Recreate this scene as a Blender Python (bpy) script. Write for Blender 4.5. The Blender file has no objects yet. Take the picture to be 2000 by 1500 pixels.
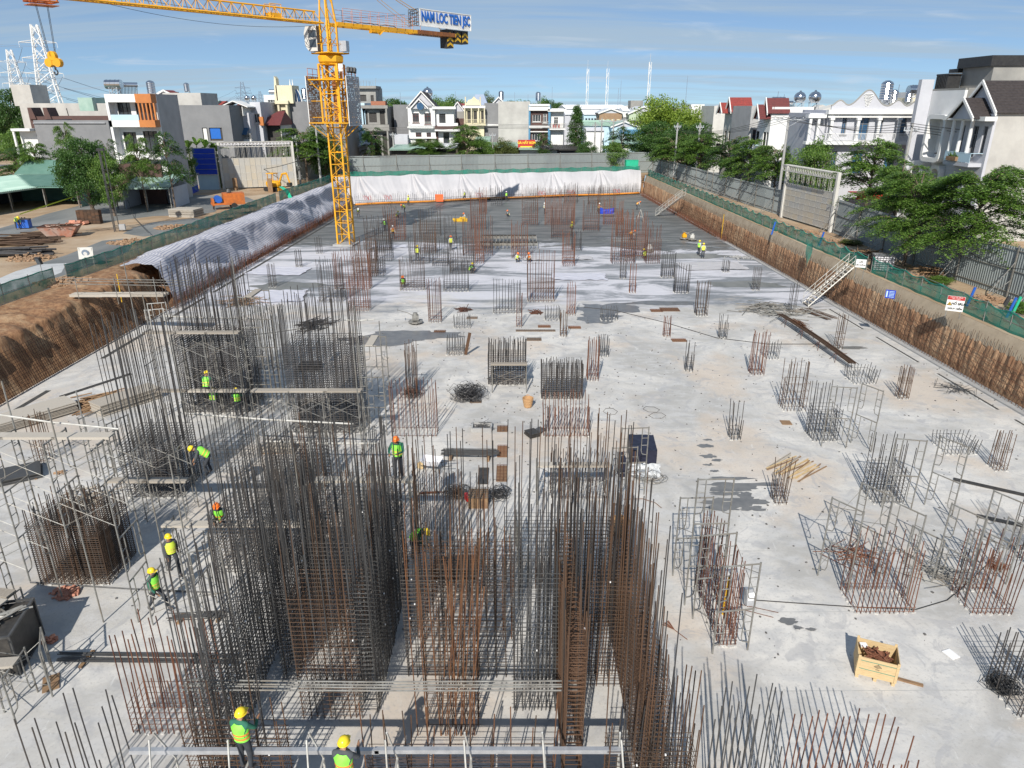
import bpy, bmesh, math, random
from math import sin, cos, tan, pi, radians as R, sqrt, atan2, hypot
from mathutils import Vector as V, Matrix, noise
import numpy as np
rnd = random.Random(7); ru = rnd.uniform
SC = bpy.context.scene
COL = SC.collection
# camera
FPX = 1387.0; PITCH = R(21.4); HC = 16.5; ZS = 3.4     # focal length in photo pixels, tilt, height over slab, street level
cd = bpy.data.cameras.new('camera'); cam = bpy.data.objects.new('camera', cd); COL.objects.link(cam)
cam.location = (0, 0, HC); cam.rotation_euler = (R(90) - PITCH, 0, 0)
cd.sensor_width = 36; cd.sensor_fit = 'HORIZONTAL'; cd.lens = 36 * FPX / 2000
cd.clip_start = 0.3; cd.clip_end = 9000
SC.camera = cam
# light
SUN_EL = R(37); SUN_AZ = R(12)          # shadows run away from the camera and a little to the right
w = bpy.data.worlds.new('World'); SC.world = w; w.use_nodes = True
nt = w.node_tree; nt.nodes.clear()
def N(t, **k):
 n = nt.nodes.new(t)
 for a, b in k.items(): setattr(n, a, b)
 return n
def lk(a, b): nt.links.new(a, b)
out = N('ShaderNodeOutputWorld'); bg = N('ShaderNodeBackground'); bg.inputs[1].default_value = 0.115
sky = N('ShaderNodeTexSky'); sky.sky_type = 'NISHITA'; sky.sun_disc = False
sky.sun_elevation = SUN_EL; sky.sun_rotation = R(180) + SUN_AZ
sky.air_density = 1.0; sky.dust_density = 0.35; sky.ozone_density = 2.2
tc = N('ShaderNodeTexCoord'); sep = N('ShaderNodeSeparateXYZ'); lk(tc.outputs['Generated'], sep.inputs[0])
def mth(op, a, b=None, c=None):
 m = N('ShaderNodeMath', operation=op)
 for i, s in enumerate((a, b, c)):
  if s is None: continue
  if isinstance(s, (int, float)): m.inputs[i].default_value = s
  else: lk(s, m.inputs[i])
 return m.outputs[0]
zp = mth('MAXIMUM', sep.outputs[2], 0.0)
zl = mth('ADD', mth('MULTIPLY', zp, 1.45), 0.075)
cmb = N('ShaderNodeCombineXYZ'); lk(sep.outputs[0], cmb.inputs[0]); lk(sep.outputs[1], cmb.inputs[1]); lk(zl, cmb.inputs[2])
lk(cmb.outputs[0], sky.inputs[0])
tint = N('ShaderNodeMix', data_type='RGBA', blend_type='MULTIPLY'); tint.inputs[0].default_value = 1
lk(sky.outputs[0], tint.inputs[6]); tint.inputs[7].default_value = (0.63, 0.74, 0.84, 1)
# thin streaky cloud
den = mth('ADD', zp, 0.10)
cv = N('ShaderNodeCombineXYZ'); lk(mth('DIVIDE', sep.outputs[0], den), cv.inputs[0]); lk(mth('DIVIDE', sep.outputs[1], den), cv.inputs[1])
def cloud(scale, lo, hi, sx, sy, off):
 mp = N('ShaderNodeMapping'); mp.inputs['Scale'].default_value = (sx, sy, 1); mp.inputs['Location'].default_value = (off, off * .7, 0)
 mp.inputs['Rotation'].default_value = (0, 0, 0.25)
 lk(cv.outputs[0], mp.inputs[0])
 n = N('ShaderNodeTexNoise'); n.inputs['Scale'].default_value = scale; n.inputs['Detail'].default_value = 9; n.inputs['Roughness'].default_value = .58
 n.inputs['Distortion'].default_value = .6
 lk(mp.outputs[0], n.inputs[0])
 r = N('ShaderNodeMapRange'); r.interpolation_type = 'SMOOTHSTEP'; r.inputs[1].default_value = lo; r.inputs[2].default_value = hi
 lk(n.outputs[0], r.inputs[0]); return r.outputs[0]
c1 = cloud(.6, .42, .66, .34, 2.1, 3.1); c2 = cloud(1.3, .55, .74, .8, 1.1, 9.4)
m1 = N('ShaderNodeMix', data_type='RGBA'); lk(mth('ADD', mth('MULTIPLY', c1, .62), .22), m1.inputs[0]); lk(tint.outputs[2], m1.inputs[6]); m1.inputs[7].default_value = (3.1, 3.95, 4.75, 1)
m2 = N('ShaderNodeMix', data_type='RGBA'); lk(mth('MULTIPLY', c2, .5), m2.inputs[0]); lk(m1.outputs[2], m2.inputs[6]); m2.inputs[7].default_value = (4.5, 5.1, 5.8, 1)
lk(m2.outputs[2], bg.inputs[0]); lk(bg.outputs[0], out.inputs[0])
sl = bpy.data.lights.new('sun', 'SUN'); sl.energy = 4.6; sl.angle = R(0.5); sl.color = (1, .945, .86)
so = bpy.data.objects.new('sun', sl); COL.objects.link(so)
sd = V((-sin(SUN_AZ) * cos(SUN_EL), -cos(SUN_AZ) * cos(SUN_EL), sin(SUN_EL)))
so.rotation_euler = sd.to_track_quat('Z', 'Y').to_euler(); so.location = (0, 0, 60)
SC.view_settings.view_transform = 'Standard'; SC.view_settings.look = 'None'
SC.view_settings.exposure = 0.24; SC.view_settings.gamma = 1; SC.view_settings.use_curve_mapping = False
SC.cycles.max_bounces = 5; SC.cycles.transparent_max_bounces = 12
# projection helpers (a pixel of the photo onto a real plane)
FW = V((0, cos(PITCH), -sin(PITCH))); UP = V((0, sin(PITCH), cos(PITCH)))
def ray(px, py):
 return FW + V((1, 0, 0)) * ((px - 1000) / FPX) + UP * ((750 - py) / FPX)
def G(px, py, z=0.0):
 d = ray(px, py); t = (z - HC) / d.z; return V((d.x * t, d.y * t, z))
def P(px, py, Y):
 d = ray(px, py); t = Y / d.y; return V((d.x * t, Y, HC + d.z * t))
def wpx(px, Y, z=0.0):      # metres per pixel at a place
 return (Y * cos(PITCH) + (HC - z) * sin(PITCH)) / FPX
# materials
MATS = {}
def M(name, c1, c2=None, scale=4.0, rough=.75, metal=0.0, bump=0.0, stretch=(1, 1, 1), lo=.35, hi=.65, island=None, rsc=None, c3=None, alpha=None, spec=None, trans=None, dist=0.0, bscale=None):
 m = bpy.data.materials.new(name); m.use_nodes = True; t = m.node_tree; L = t.links
 b = t.nodes['Principled BSDF']; b.inputs['Roughness'].default_value = rough; b.inputs['Metallic'].default_value = metal
 if spec is not None: b.inputs['Specular IOR Level'].default_value = spec
 b.inputs['Base Color'].default_value = (*c1, 1)
 tc = t.nodes.new('ShaderNodeTexCoord'); mp = t.nodes.new('ShaderNodeMapping'); mp.inputs['Scale'].default_value = stretch
 L.new(tc.outputs['Object'], mp.inputs[0])
 cur = None
 if c2 is not None:
  n = t.nodes.new('ShaderNodeTexNoise'); n.inputs['Scale'].default_value = scale; n.inputs['Detail'].default_value = 8; n.inputs['Roughness'].default_value = .62
  n.inputs['Distortion'].default_value = dist
  L.new(mp.outputs[0], n.inputs[0])
  r = t.nodes.new('ShaderNodeMapRange'); r.inputs[1].default_value = lo; r.inputs[2].default_value = hi; L.new(n.outputs[0], r.inputs[0])
  mx = t.nodes.new('ShaderNodeMix'); mx.data_type = 'RGBA'; L.new(r.outputs[0], mx.inputs[0])
  mx.inputs[6].default_value = (*c1, 1); mx.inputs[7].default_value = (*c2, 1); cur = mx.outputs[2]
  if c3 is not None:
   n2 = t.nodes.new('ShaderNodeTexNoise'); n2.inputs['Scale'].default_value = scale * .31; n2.inputs['Detail'].default_value = 6
   L.new(mp.outputs[0], n2.inputs[0])
   r2 = t.nodes.new('ShaderNodeMapRange'); r2.inputs[1].default_value = .5; r2.inputs[2].default_value = .72; L.new(n2.outputs[0], r2.inputs[0])
   mx2 = t.nodes.new('ShaderNodeMix'); mx2.data_type = 'RGBA'; L.new(r2.outputs[0], mx2.inputs[0]); L.new(cur, mx2.inputs[6]); mx2.inputs[7].default_value = (*c3, 1); cur = mx2.outputs[2]
 if island is not None:      # every leaf / bar its own tone
  g = t.nodes.new('ShaderNodeNewGeometry'); mx3 = t.nodes.new('ShaderNodeMix'); mx3.data_type = 'RGBA'
  rr = t.nodes.new('ShaderNodeMapRange'); rr.inputs[1].default_value = 0; rr.inputs[2].default_value = 1; rr.inputs[3].default_value = 0; rr.inputs[4].default_value = 1
  L.new(g.outputs['Random Per Island'], rr.inputs[0]); L.new(rr.outputs[0], mx3.inputs[0])
  if cur is not None: L.new(cur, mx3.inputs[6])
  else: mx3.inputs[6].default_value = (*c1, 1)
  mx3.inputs[7].default_value = (*island, 1); cur = mx3.outputs[2]
 if rsc is not None:         # every object its own tone
  oi = t.nodes.new('ShaderNodeObjectInfo'); mx4 = t.nodes.new('ShaderNodeMix'); mx4.data_type = 'RGBA'
  L.new(oi.outputs['Random'], mx4.inputs[0])
  if cur is not None: L.new(cur, mx4.inputs[6])
  else: mx4.inputs[6].default_value = (*c1, 1)
  mx4.inputs[7].default_value = (*rsc, 1); cur = mx4.outputs[2]
 if cur is not None: L.new(cur, b.inputs['Base Color'])
 if bump:
  n = t.nodes.new('ShaderNodeTexNoise'); n.inputs['Scale'].default_value = bscale or scale * 3; n.inputs['Detail'].default_value = 6; L.new(mp.outputs[0], n.inputs[0])
  bp = t.nodes.new('ShaderNodeBump'); bp.inputs['Strength'].default_value = bump; bp.inputs['Distance'].default_value = .06
  L.new(n.outputs[0], bp.inputs['Height']); L.new(bp.outputs[0], b.inputs['Normal'])
 if trans is not None:
  tr = t.nodes.new('ShaderNodeBsdfTranslucent'); tr.inputs[0].default_value = (*trans, 1)
  ms = t.nodes.new('ShaderNodeMixShader'); ms.inputs[0].default_value = .3; L.new(b.outputs[0], ms.inputs[1]); L.new(tr.outputs[0], ms.inputs[2])
  L.new(ms.outputs[0], t.nodes['Material Output'].inputs[0])
 if alpha is not None: b.inputs['Alpha'].default_value = alpha
 MATS[name] = m; return m
# mesh building
class MB:
 def __init__(s): s.v = []; s.f = []; s.m = []; s.k = 0
 def mat(s, k): s.k = k; return s
 def add(s, vs, fs):
  o = len(s.v); s.v.extend(vs)
  for f in fs: s.f.append([o + i for i in f]); s.m.append(s.k)
 def quad(s, a, b, c, d): s.add([tuple(a), tuple(b), tuple(c), tuple(d)], [(0, 1, 2, 3)])
 def tri(s, a, b, c): s.add([tuple(a), tuple(b), tuple(c)], [(0, 1, 2)])
 def box(s, cx, cy, cz, sx, sy, sz, rz=0.0, rx=0.0, ry=0.0):
  vs = []
  mt = None
  if rx or ry or rz: mt = Matrix.Rotation(rz, 3, 'Z') @ Matrix.Rotation(ry, 3, 'Y') @ Matrix.Rotation(rx, 3, 'X')
  for x in (-.5, .5):
   for y in (-.5, .5):
    for z in (-.5, .5):
     p = V((x * sx, y * sy, z * sz))
     if mt: p = mt @ p
     vs.append((p.x + cx, p.y + cy, p.z + cz))
  s.add(vs, [(0, 1, 3, 2), (4, 6, 7, 5), (0, 4, 5, 1), (2, 3, 7, 6), (0, 2, 6, 4), (1, 5, 7, 3)])
 def bx(s, x0, x1, y0, y1, z0, z1): s.box((x0 + x1) / 2, (y0 + y1) / 2, (z0 + z1) / 2, abs(x1 - x0), abs(y1 - y0), abs(z1 - z0))
 def bar(s, a, b, r, n=4, r1=None, caps=True):
  a = V(a); b = V(b); d = b - a
  if d.length < 1e-6: return
  d.normalize(); u = d.orthogonal().normalized() if abs(d.z) < .99 else V((1, 0, 0)); u = (u - d * u.dot(d)).normalized(); w_ = d.cross(u)
  if r1 is None: r1 = r
  vs = []
  for i in range(n):
   q = 2 * pi * (i + .5) / n; o = u * cos(q) + w_ * sin(q)
   vs.append(tuple(a + o * r)); vs.append(tuple(b + o * r1))
  fs = [(2 * i, 2 * ((i + 1) % n), 2 * ((i + 1) % n) + 1, 2 * i + 1) for i in range(n)]
  if caps: fs += [tuple(2 * i for i in reversed(range(n))), tuple(2 * i + 1 for i in range(n))]
  s.add(vs, fs)
 def tube(s, pts, r, n=5, closed=False, radii=None):
  pts = [V(p) for p in pts]; m = len(pts); rings = []
  prev = None
  for i, p in enumerate(pts):
   if closed: d = pts[(i + 1) % m] - pts[i - 1]
   else: d = pts[min(i + 1, m - 1)] - pts[max(i - 1, 0)]
   d.normalize()
   if prev is None: u = d.orthogonal().normalized()
   else:
    u = prev - d * prev.dot(d)
    u = u.normalized() if u.length > 1e-5 else d.orthogonal().normalized()
   prev = u; w_ = d.cross(u); rr = radii[i] if radii else r
   rings.append([tuple(p + (u * cos(2 * pi * j / n) + w_ * sin(2 * pi * j / n)) * rr) for j in range(n)])
  vs = [q for rg in rings for q in rg]; fs = []
  for i in range(m if closed else m - 1):
   a = i * n; b = ((i + 1) % m) * n
   for j in range(n): fs.append((a + j, a + (j + 1) % n, b + (j + 1) % n, b + j))
  if not closed: fs += [tuple(reversed(range(n))), tuple((m - 1) * n + j for j in range(n))]
  s.add(vs, fs)
 def cyl(s, x, y, z0, z1, r0, r1=None, n=12):
  s.bar((x, y, z0), (x, y, z1), r0, n, r0 if r1 is None else r1)
 def lathe(s, prof, cx=0, cy=0, n=16, sx=1, sy=1):
  vs = []; fs = []; m = len(prof)
  for r, z in prof:
   for j in range(n):
    q = 2 * pi * j / n; vs.append((cx + r * cos(q) * sx, cy + r * sin(q) * sy, z))
  for i in range(m - 1):
   for j in range(n): fs.append((i * n + j, i * n + (j + 1) % n, (i + 1) * n + (j + 1) % n, (i + 1) * n + j))
  fs += [tuple(reversed(range(n))), tuple((m - 1) * n + j for j in range(n))]
  s.add(vs, fs)
 def extr(s, poly, y0, y1):      # polygon in x,z pushed along y
  n = len(poly); vs = [(x, y0, z) for x, z in poly] + [(x, y1, z) for x, z in poly]
  fs = [tuple(range(n)), tuple(reversed(range(n, 2 * n)))] + [(i, i + n, (i + 1) % n + n, (i + 1) % n) for i in range(n)]
  s.add(vs, fs)
 def extz(s, poly, z0, z1):      # polygon in x,y pushed up
  n = len(poly); vs = [(p[0], p[1], z0) for p in poly] + [(p[0], p[1], z1) for p in poly]
  fs = [tuple(reversed(range(n))), tuple(range(n, 2 * n))] + [(i, (i + 1) % n, (i + 1) % n + n, i + n) for i in range(n)]
  s.add(vs, fs)
 def grid(s, fn, nu, nv):
  vs = [tuple(fn(i / nu, j / nv)) for i in range(nu + 1) for j in range(nv + 1)]
  s.add(vs, [(i * (nv + 1) + j, (i + 1) * (nv + 1) + j, (i + 1) * (nv + 1) + j + 1, i * (nv + 1) + j + 1) for i in range(nu) for j in range(nv)])
 def mesh(s, name, mats, smooth=False):
  me = bpy.data.meshes.new(name); me.from_pydata(s.v, [], s.f)
  if not isinstance(mats, (list, tuple)): mats = [mats]
  for mm in mats: me.materials.append(MATS[mm] if isinstance(mm, str) else mm)
  if len(mats) > 1: me.polygons.foreach_set('material_index', s.m)
  if smooth: me.polygons.foreach_set('use_smooth', [True] * len(s.f))
  me.update(); return me
 def build(s, name, mats, parent=None, smooth=False, kind=None, label=None):
  return obj(name, s.mesh(name, mats, smooth), parent, kind, label)
def obj(name, me, parent=None, kind=None, label=None, loc=None, rz=None):
 o = bpy.data.objects.new(name, me); COL.objects.link(o)
 if parent is not None: o.parent = parent
 if kind: o['kind'] = kind
 if label: o['label'] = label
 if loc is not None: o.location = loc
 if rz is not None: o.rotation_euler = (0, 0, rz)
 return o
def tag(o, label, cat, group=None):
 o['label'] = label; o['category'] = cat
 if group: o['group'] = group
 return o
def thing(name, label, cat, loc=(0, 0, 0), rz=0.0, group=None, sc=1.0):
 o = bpy.data.objects.new(name, None); COL.objects.link(o); o.location = loc; o.rotation_euler = (0, 0, rz); o.scale = (sc,) * 3
 o.empty_display_size = .3
 return tag(o, label, cat, group)
def dup(root, label=None, loc=None, rz=None, sc=None, group=None):
 def cp(o, par):
  c = o.copy(); COL.objects.link(c); c.parent = par
  for ch in kids.get(o.name, []): cp(ch, c)
  return c
 kids = {}
 stack = list(root.children)
 kids[root.name] = list(root.children)
 while stack:
  x = stack.pop(); kids[x.name] = list(x.children); stack += x.children
 c = cp(root, None)
 if label: c['label'] = label
 if loc is not None: c.location = loc
 if rz is not None: c.rotation_euler = (0, 0, rz)
 if sc is not None: c.scale = sc if isinstance(sc, tuple) else (sc,) * 3
 if group: c['group'] = group
 return c
def text_mesh(name, body, size, mat, ext=.01, bold=0.0):
 cu = bpy.data.curves.new(name, 'FONT'); cu.body = body; cu.size = size; cu.extrude = ext; cu.offset = bold; cu.align_x = 'CENTER'; cu.align_y = 'CENTER'
 cu.resolution_u = 3
 t = bpy.data.objects.new('tmp', cu); COL.objects.link(t)
 dg = bpy.context.evaluated_depsgraph_get(); me = bpy.data.meshes.new_from_object(t.evaluated_get(dg)); me.name = name
 bpy.data.objects.remove(t); me.materials.clear(); me.materials.append(MATS[mat]); return me
def nz(x, y, z=0.0): return noise.noise(V((x, y, z)))
def fbm(x, y, z=0.0): return noise.noise(V((x, y, z))) + .5 * noise.noise(V((x * 2.1, y * 2.1, z + 7))) + .25 * noise.noise(V((x * 4.3, y * 4.3, z + 3)))
# palette
M('rust', (.105, .042, .028), (.055, .027, .02), 3, .85, .1, rsc=(.19, .075, .04))
M('rust_brown', (.085, .055, .036), (.042, .03, .023), 3, .8, .2, rsc=(.13, .07, .04))
M('steel_dark', (.075, .075, .078), (.04, .04, .044), 3, .5, .5, rsc=(.11, .095, .085))
M('steel_grey', (.16, .162, .165), (.09, .09, .092), 3, .45, .5, rsc=(.10, .098, .095))
M('orange_rust', (.19, .085, .035), (.10, .045, .025), 3, .85, .1)
M('galv', (.33, .33, .31), (.17, .16, .145), 2.5, .5, .35, c3=(.28, .24, .19))
M('galv_white', (.60, .60, .57), (.40, .38, .34), 2.5, .55, .15)
M('plank', (.36, .32, .27), (.24, .21, .17), 6, .8, 0, .2, (1, 8, 1), rsc=(.5, .46, .40))
M('plank_pink', (.50, .39, .32), (.38, .30, .25), 5, .8, 0, .2)
M('aluminium', (.55, .56, .58), (.42, .43, .45), 4, .4, .5)
M('concrete', (.40, .40, .39), (.31, .31, .31), 1.2, .85, 0, .15)
M('concrete_white', (.62, .61, .58), (.45, .44, .42), 9, .9, 0, .4)
M('dirt', (.42, .31, .20), (.30, .20, .12), .35, .95, 0, .5, bscale=6, c3=(.48, .40, .30))
M('mound', (.40, .26, .16), (.28, .18, .11), 1.6, .95, 0, .6, bscale=7)
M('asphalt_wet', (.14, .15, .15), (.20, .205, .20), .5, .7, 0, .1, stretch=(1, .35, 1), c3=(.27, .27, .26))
M('whitish_ground', (.52, .53, .53), (.40, .41, .42), .8, .9)
M('shotcrete', (.40, .33, .24), (.30, .24, .17), .9, .95, 0, .3)
M('yellow_crane', (.82, .42, .014), (.70, .33, .012), 1.2, .5, 0, c3=(.52, .27, .03))
M('brown_crane', (.30, .11, .03), (.18, .07, .03), 2, .6)
M('white_paint', (.78, .78, .76), (.70, .70, .68), 1.5, .6)
M('black', (.02, .02, .022), (.035, .035, .035), 4, .5)
M('yellow_paint', (.75, .45, .02), (.55, .32, .02), 3, .5)
M('blue_sign', (.02, .14, .52), None, rough=.4)
M('blue_panel', (.012, .045, .42), (.018, .06, .5), 1, .4)
M('red_paint', (.52, .03, .025), (.4, .03, .03), 3, .5)
M('orange_paint', (.62, .17, .03), (.42, .12, .03), 2.5, .5, c3=(.3, .12, .05))
M('orange_plastic', (.8, .15, .04), None, rough=.5)
M('blue_plastic', (.02, .10, .45), (.03, .13, .5), 2, .35)
M('green_plastic', (.02, .42, .24), (.03, .5, .3), 2, .5)
M('white_sheet', (.72, .72, .75), (.62, .62, .67), 1.2, .6)
M('glass', (.03, .038, .045), (.06, .07, .08), .6, .08, spec=.8)
M('glass_blue', (.03, .09, .18), (.05, .14, .26), .6, .1, spec=.8)
M('chrome', (.62, .63, .65), None, rough=.18, metal=1.0)
M('rubber', (.025, .025, .025), None, rough=.9)
M('stone_dark', (.09, .088, .085), (.14, .135, .13), 3, .8)
M('wood', (.30, .19, .10), (.20, .12, .07), 3, .8, 0, .2, (1, 6, 1))
M('crate_wood', (.62, .47, .26), (.50, .36, .19), 4, .75, 0, .2, (1, 1, 7))
M('bark', (.20, .15, .11), (.12, .09, .07), 5, .9, 0, .5)
M('leaf_dark', (.03, .075, .018), island=(.085, .17, .035), rough=.5, trans=(.10, .23, .04))
M('leaf_mid', (.055, .125, .025), island=(.20, .32, .06), rough=.5, trans=(.16, .32, .05))
M('leaf_bright', (.12, .20, .025), island=(.28, .37, .05), rough=.55, trans=(.32, .46, .06))
M('leaf_olive', (.05, .085, .02), island=(.16, .19, .05), rough=.6, trans=(.16, .19, .05))
M('leaf_far', (.04, .075, .03), island=(.07, .11, .045), rough=.7)
M('skin', (.32, .17, .10), None, rough=.6)
M('trousers', (.03, .035, .045), (.05, .055, .065), 6, .9)
M('shirt_green', (.02, .12, .08), (.03, .16, .10), 5, .85)
M('shirt_dark', (.05, .06, .07), (.08, .085, .09), 5, .85)
M('shirt_pale', (.55, .55, .52), (.4, .42, .42), 5, .85)
M('vest', (.22, .78, .06), (.30, .85, .09), 5, .6)
M('vest_yellow', (.62, .80, .06), (.7, .85, .09), 5, .6)
M('reflective', (.80, .66, .12), None, rough=.4)
M('reflective_orange', (.85, .25, .05), None, rough=.4)
M('helmet_yellow', (.88, .66, .03), None, rough=.3)
M('helmet_orange', (.9, .2, .03), None, rough=.3)
M('helmet_white', (.8, .8, .78), None, rough=.3)
M('hair', (.02, .015, .012), None, rough=.7)
M('boots', (.12, .10, .09), None, rough=.8)
M('tarp_black', (.012, .014, .03), (.02, .022, .045), 3, .45, 0, .4, bscale=5)
M('plastic_clear', (.5, .52, .54), (.3, .32, .34), 6, .25, 0, .5)
M('wicker', (.55, .33, .16), (.42, .24, .11), 14, .8, 0, .4)
M('roof_green', (.26, .40, .34), (.33, .47, .40), .8, .55, stretch=(1, 3, 1), c3=(.42, .55, .48))
M('roof_green_dark', (.10, .21, .17), (.14, .26, .21), .8, .55)
M('roof_white', (.72, .74, .76), (.62, .64, .67), .5, .5)
M('roof_tile_dark', (.03, .024, .024), (.055, .045, .043), 4, .7)
M('roof_tile_red', (.30, .05, .04), (.20, .04, .035), 3, .6)
M('roof_tile_maroon', (.16, .035, .035), (.11, .03, .03), 3, .6)
M('roof_blue', (.035, .10, .22), (.05, .13, .27), 2, .4)
M('wall_white', (.78, .78, .77), (.70, .71, .71), .7, .75, c3=(.66, .66, .64))
M('wall_offwhite', (.62, .61, .57), (.52, .51, .48), .7, .8)
M('wall_cream', (.72, .66, .47), (.64, .58, .41), .7, .8)
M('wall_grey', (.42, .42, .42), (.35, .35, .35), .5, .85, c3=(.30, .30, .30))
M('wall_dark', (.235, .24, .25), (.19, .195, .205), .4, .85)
M('wall_render', (.50, .49, .46), (.40, .39, .37), .45, .9, 0, .15, c3=(.58, .57, .54), bscale=3)
M('wall_concrete', (.34, .335, .31), (.27, .265, .25), .6, .9, 0, .2, c3=(.22, .22, .21))
M('wall_lilac', (.52, .53, .57), (.47, .48, .52), .7, .8)
M('wall_brown', (.11, .055, .045), (.08, .045, .04), 1, .7)
M('wall_blue', (.10, .27, .42), (.08, .22, .36), 1, .7)
M('wall_lightblue', (.50, .66, .75), (.44, .60, .70), 1, .7)
M('wall_tan', (.33, .22, .13), (.28, .18, .11), 1, .7)
M('wall_palegreen', (.46, .55, .40), (.40, .49, .35), 1, .7, stretch=(6, 1, 1))
M('orange_wall', (.55, .20, .05), (.45, .16, .045), 1, .6)
M('brick_red', (.40, .17, .10), (.32, .13, .08), 4, .85)
M('fence_sheet', (.25, .285, .285), (.20, .225, .235), .5, .55, .2, rsc=(.30, .335, .335), c3=(.20, .19, .18))
M('gate_sheet', (.40, .42, .43), (.48, .48, .46), .6, .5, .2, rsc=(.52, .47, .38))
M('net_top', (.015, .22, .16), None, rough=.7)
M('cable', (.03, .03, .03), None, rough=.6)
M('paper', (.82, .82, .82), None, rough=.6)
M('puddle_and_shadow', (.13, .132, .135), (.19, .188, .185), 1.6, .3)
M('plaster_pink', (.62, .30, .20), (.45, .20, .14), 6, .9, 0, .4)
M('form_dark', (.03, .028, .026), (.06, .055, .05), 4, .5)  # dark formwork, also the painted shade inside open bays
M('pipe_orange', (.70, .27, .03), (.55, .2, .03), 2, .6)
M('pylon', (.42, .45, .48), None, rough=.6)
M('pylon_far', (.20, .25, .32), None, rough=.8)
def net_material():
 m = bpy.data.materials.new('safety_net'); m.use_nodes = True; t = m.node_tree; L = t.links
 b = t.nodes['Principled BSDF']; b.inputs['Roughness'].default_value = .8
 tc = t.nodes.new('ShaderNodeTexCoord'); n = t.nodes.new('ShaderNodeTexNoise'); n.inputs['Scale'].default_value = 1.1; n.inputs['Detail'].default_value = 5
 L.new(tc.outputs['Object'], n.inputs[0])
 mx = t.nodes.new('ShaderNodeMix'); mx.data_type = 'RGBA'; L.new(n.outputs[0], mx.inputs[0]); mx.inputs[6].default_value = (.008, .11, .075, 1); mx.inputs[7].default_value = (.02, .26, .19, 1)
 L.new(mx.outputs[2], b.inputs['Base Color'])
 r = t.nodes.new('ShaderNodeMapRange'); r.inputs[1].default_value = .3; r.inputs[2].default_value = .7; r.inputs[3].default_value = .62; r.inputs[4].default_value = .92
 L.new(n.outputs[0], r.inputs[0]); L.new(r.outputs[0], b.inputs['Alpha']); MATS['net'] = m
net_material()
def tarp_material(name, stripe, base, base2, amt, width=.2):
 m = bpy.data.materials.new(name); m.use_nodes = True; t = m.node_tree; L = t.links
 b = t.nodes['Principled BSDF']; b.inputs['Roughness'].default_value = .62
 uv = t.nodes.new('ShaderNodeUVMap'); uv.uv_map = 'UVMap'; s = t.nodes.new('ShaderNodeSeparateXYZ'); L.new(uv.outputs[0], s.inputs[0])
 def mt(op, a, v):
  q = t.nodes.new('ShaderNodeMath'); q.operation = op; L.new(a, q.inputs[0]); q.inputs[1].default_value = v; return q.outputs[0]
 fr = mt('FRACT', mt('MULTIPLY', s.outputs[1], 1.0), 0); lt = mt('LESS_THAN', fr, width); am = mt('MULTIPLY', lt, amt)
 n = t.nodes.new('ShaderNodeTexNoise'); n.inputs['Scale'].default_value = .5; n.inputs['Detail'].default_value = 6
 tc = t.nodes.new('ShaderNodeTexCoord'); L.new(tc.outputs['Object'], n.inputs[0])
 mx = t.nodes.new('ShaderNodeMix'); mx.data_type = 'RGBA'; L.new(n.outputs[0], mx.inputs[0]); mx.inputs[6].default_value = (*base, 1); mx.inputs[7].default_value = (*base2, 1)
 m2 = t.nodes.new('ShaderNodeMix'); m2.data_type = 'RGBA'; L.new(am, m2.inputs[0]); L.new(mx.outputs[2], m2.inputs[6]); m2.inputs[7].default_value = (*stripe, 1)
 L.new(m2.outputs[2], b.inputs['Base Color']); MATS[name] = m
tarp_material('tarp_striped', (.16, .18, .28), (.42, .42, .46), (.56, .55, .57), .8, .32)
tarp_material('tarp_white', (.40, .40, .45), (.56, .55, .56), (.43, .42, .43), .4, .25)
tarp_material('tarp_ground', (.36, .38, .50), (.62, .62, .66), (.56, .56, .62), .6, .3)
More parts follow.
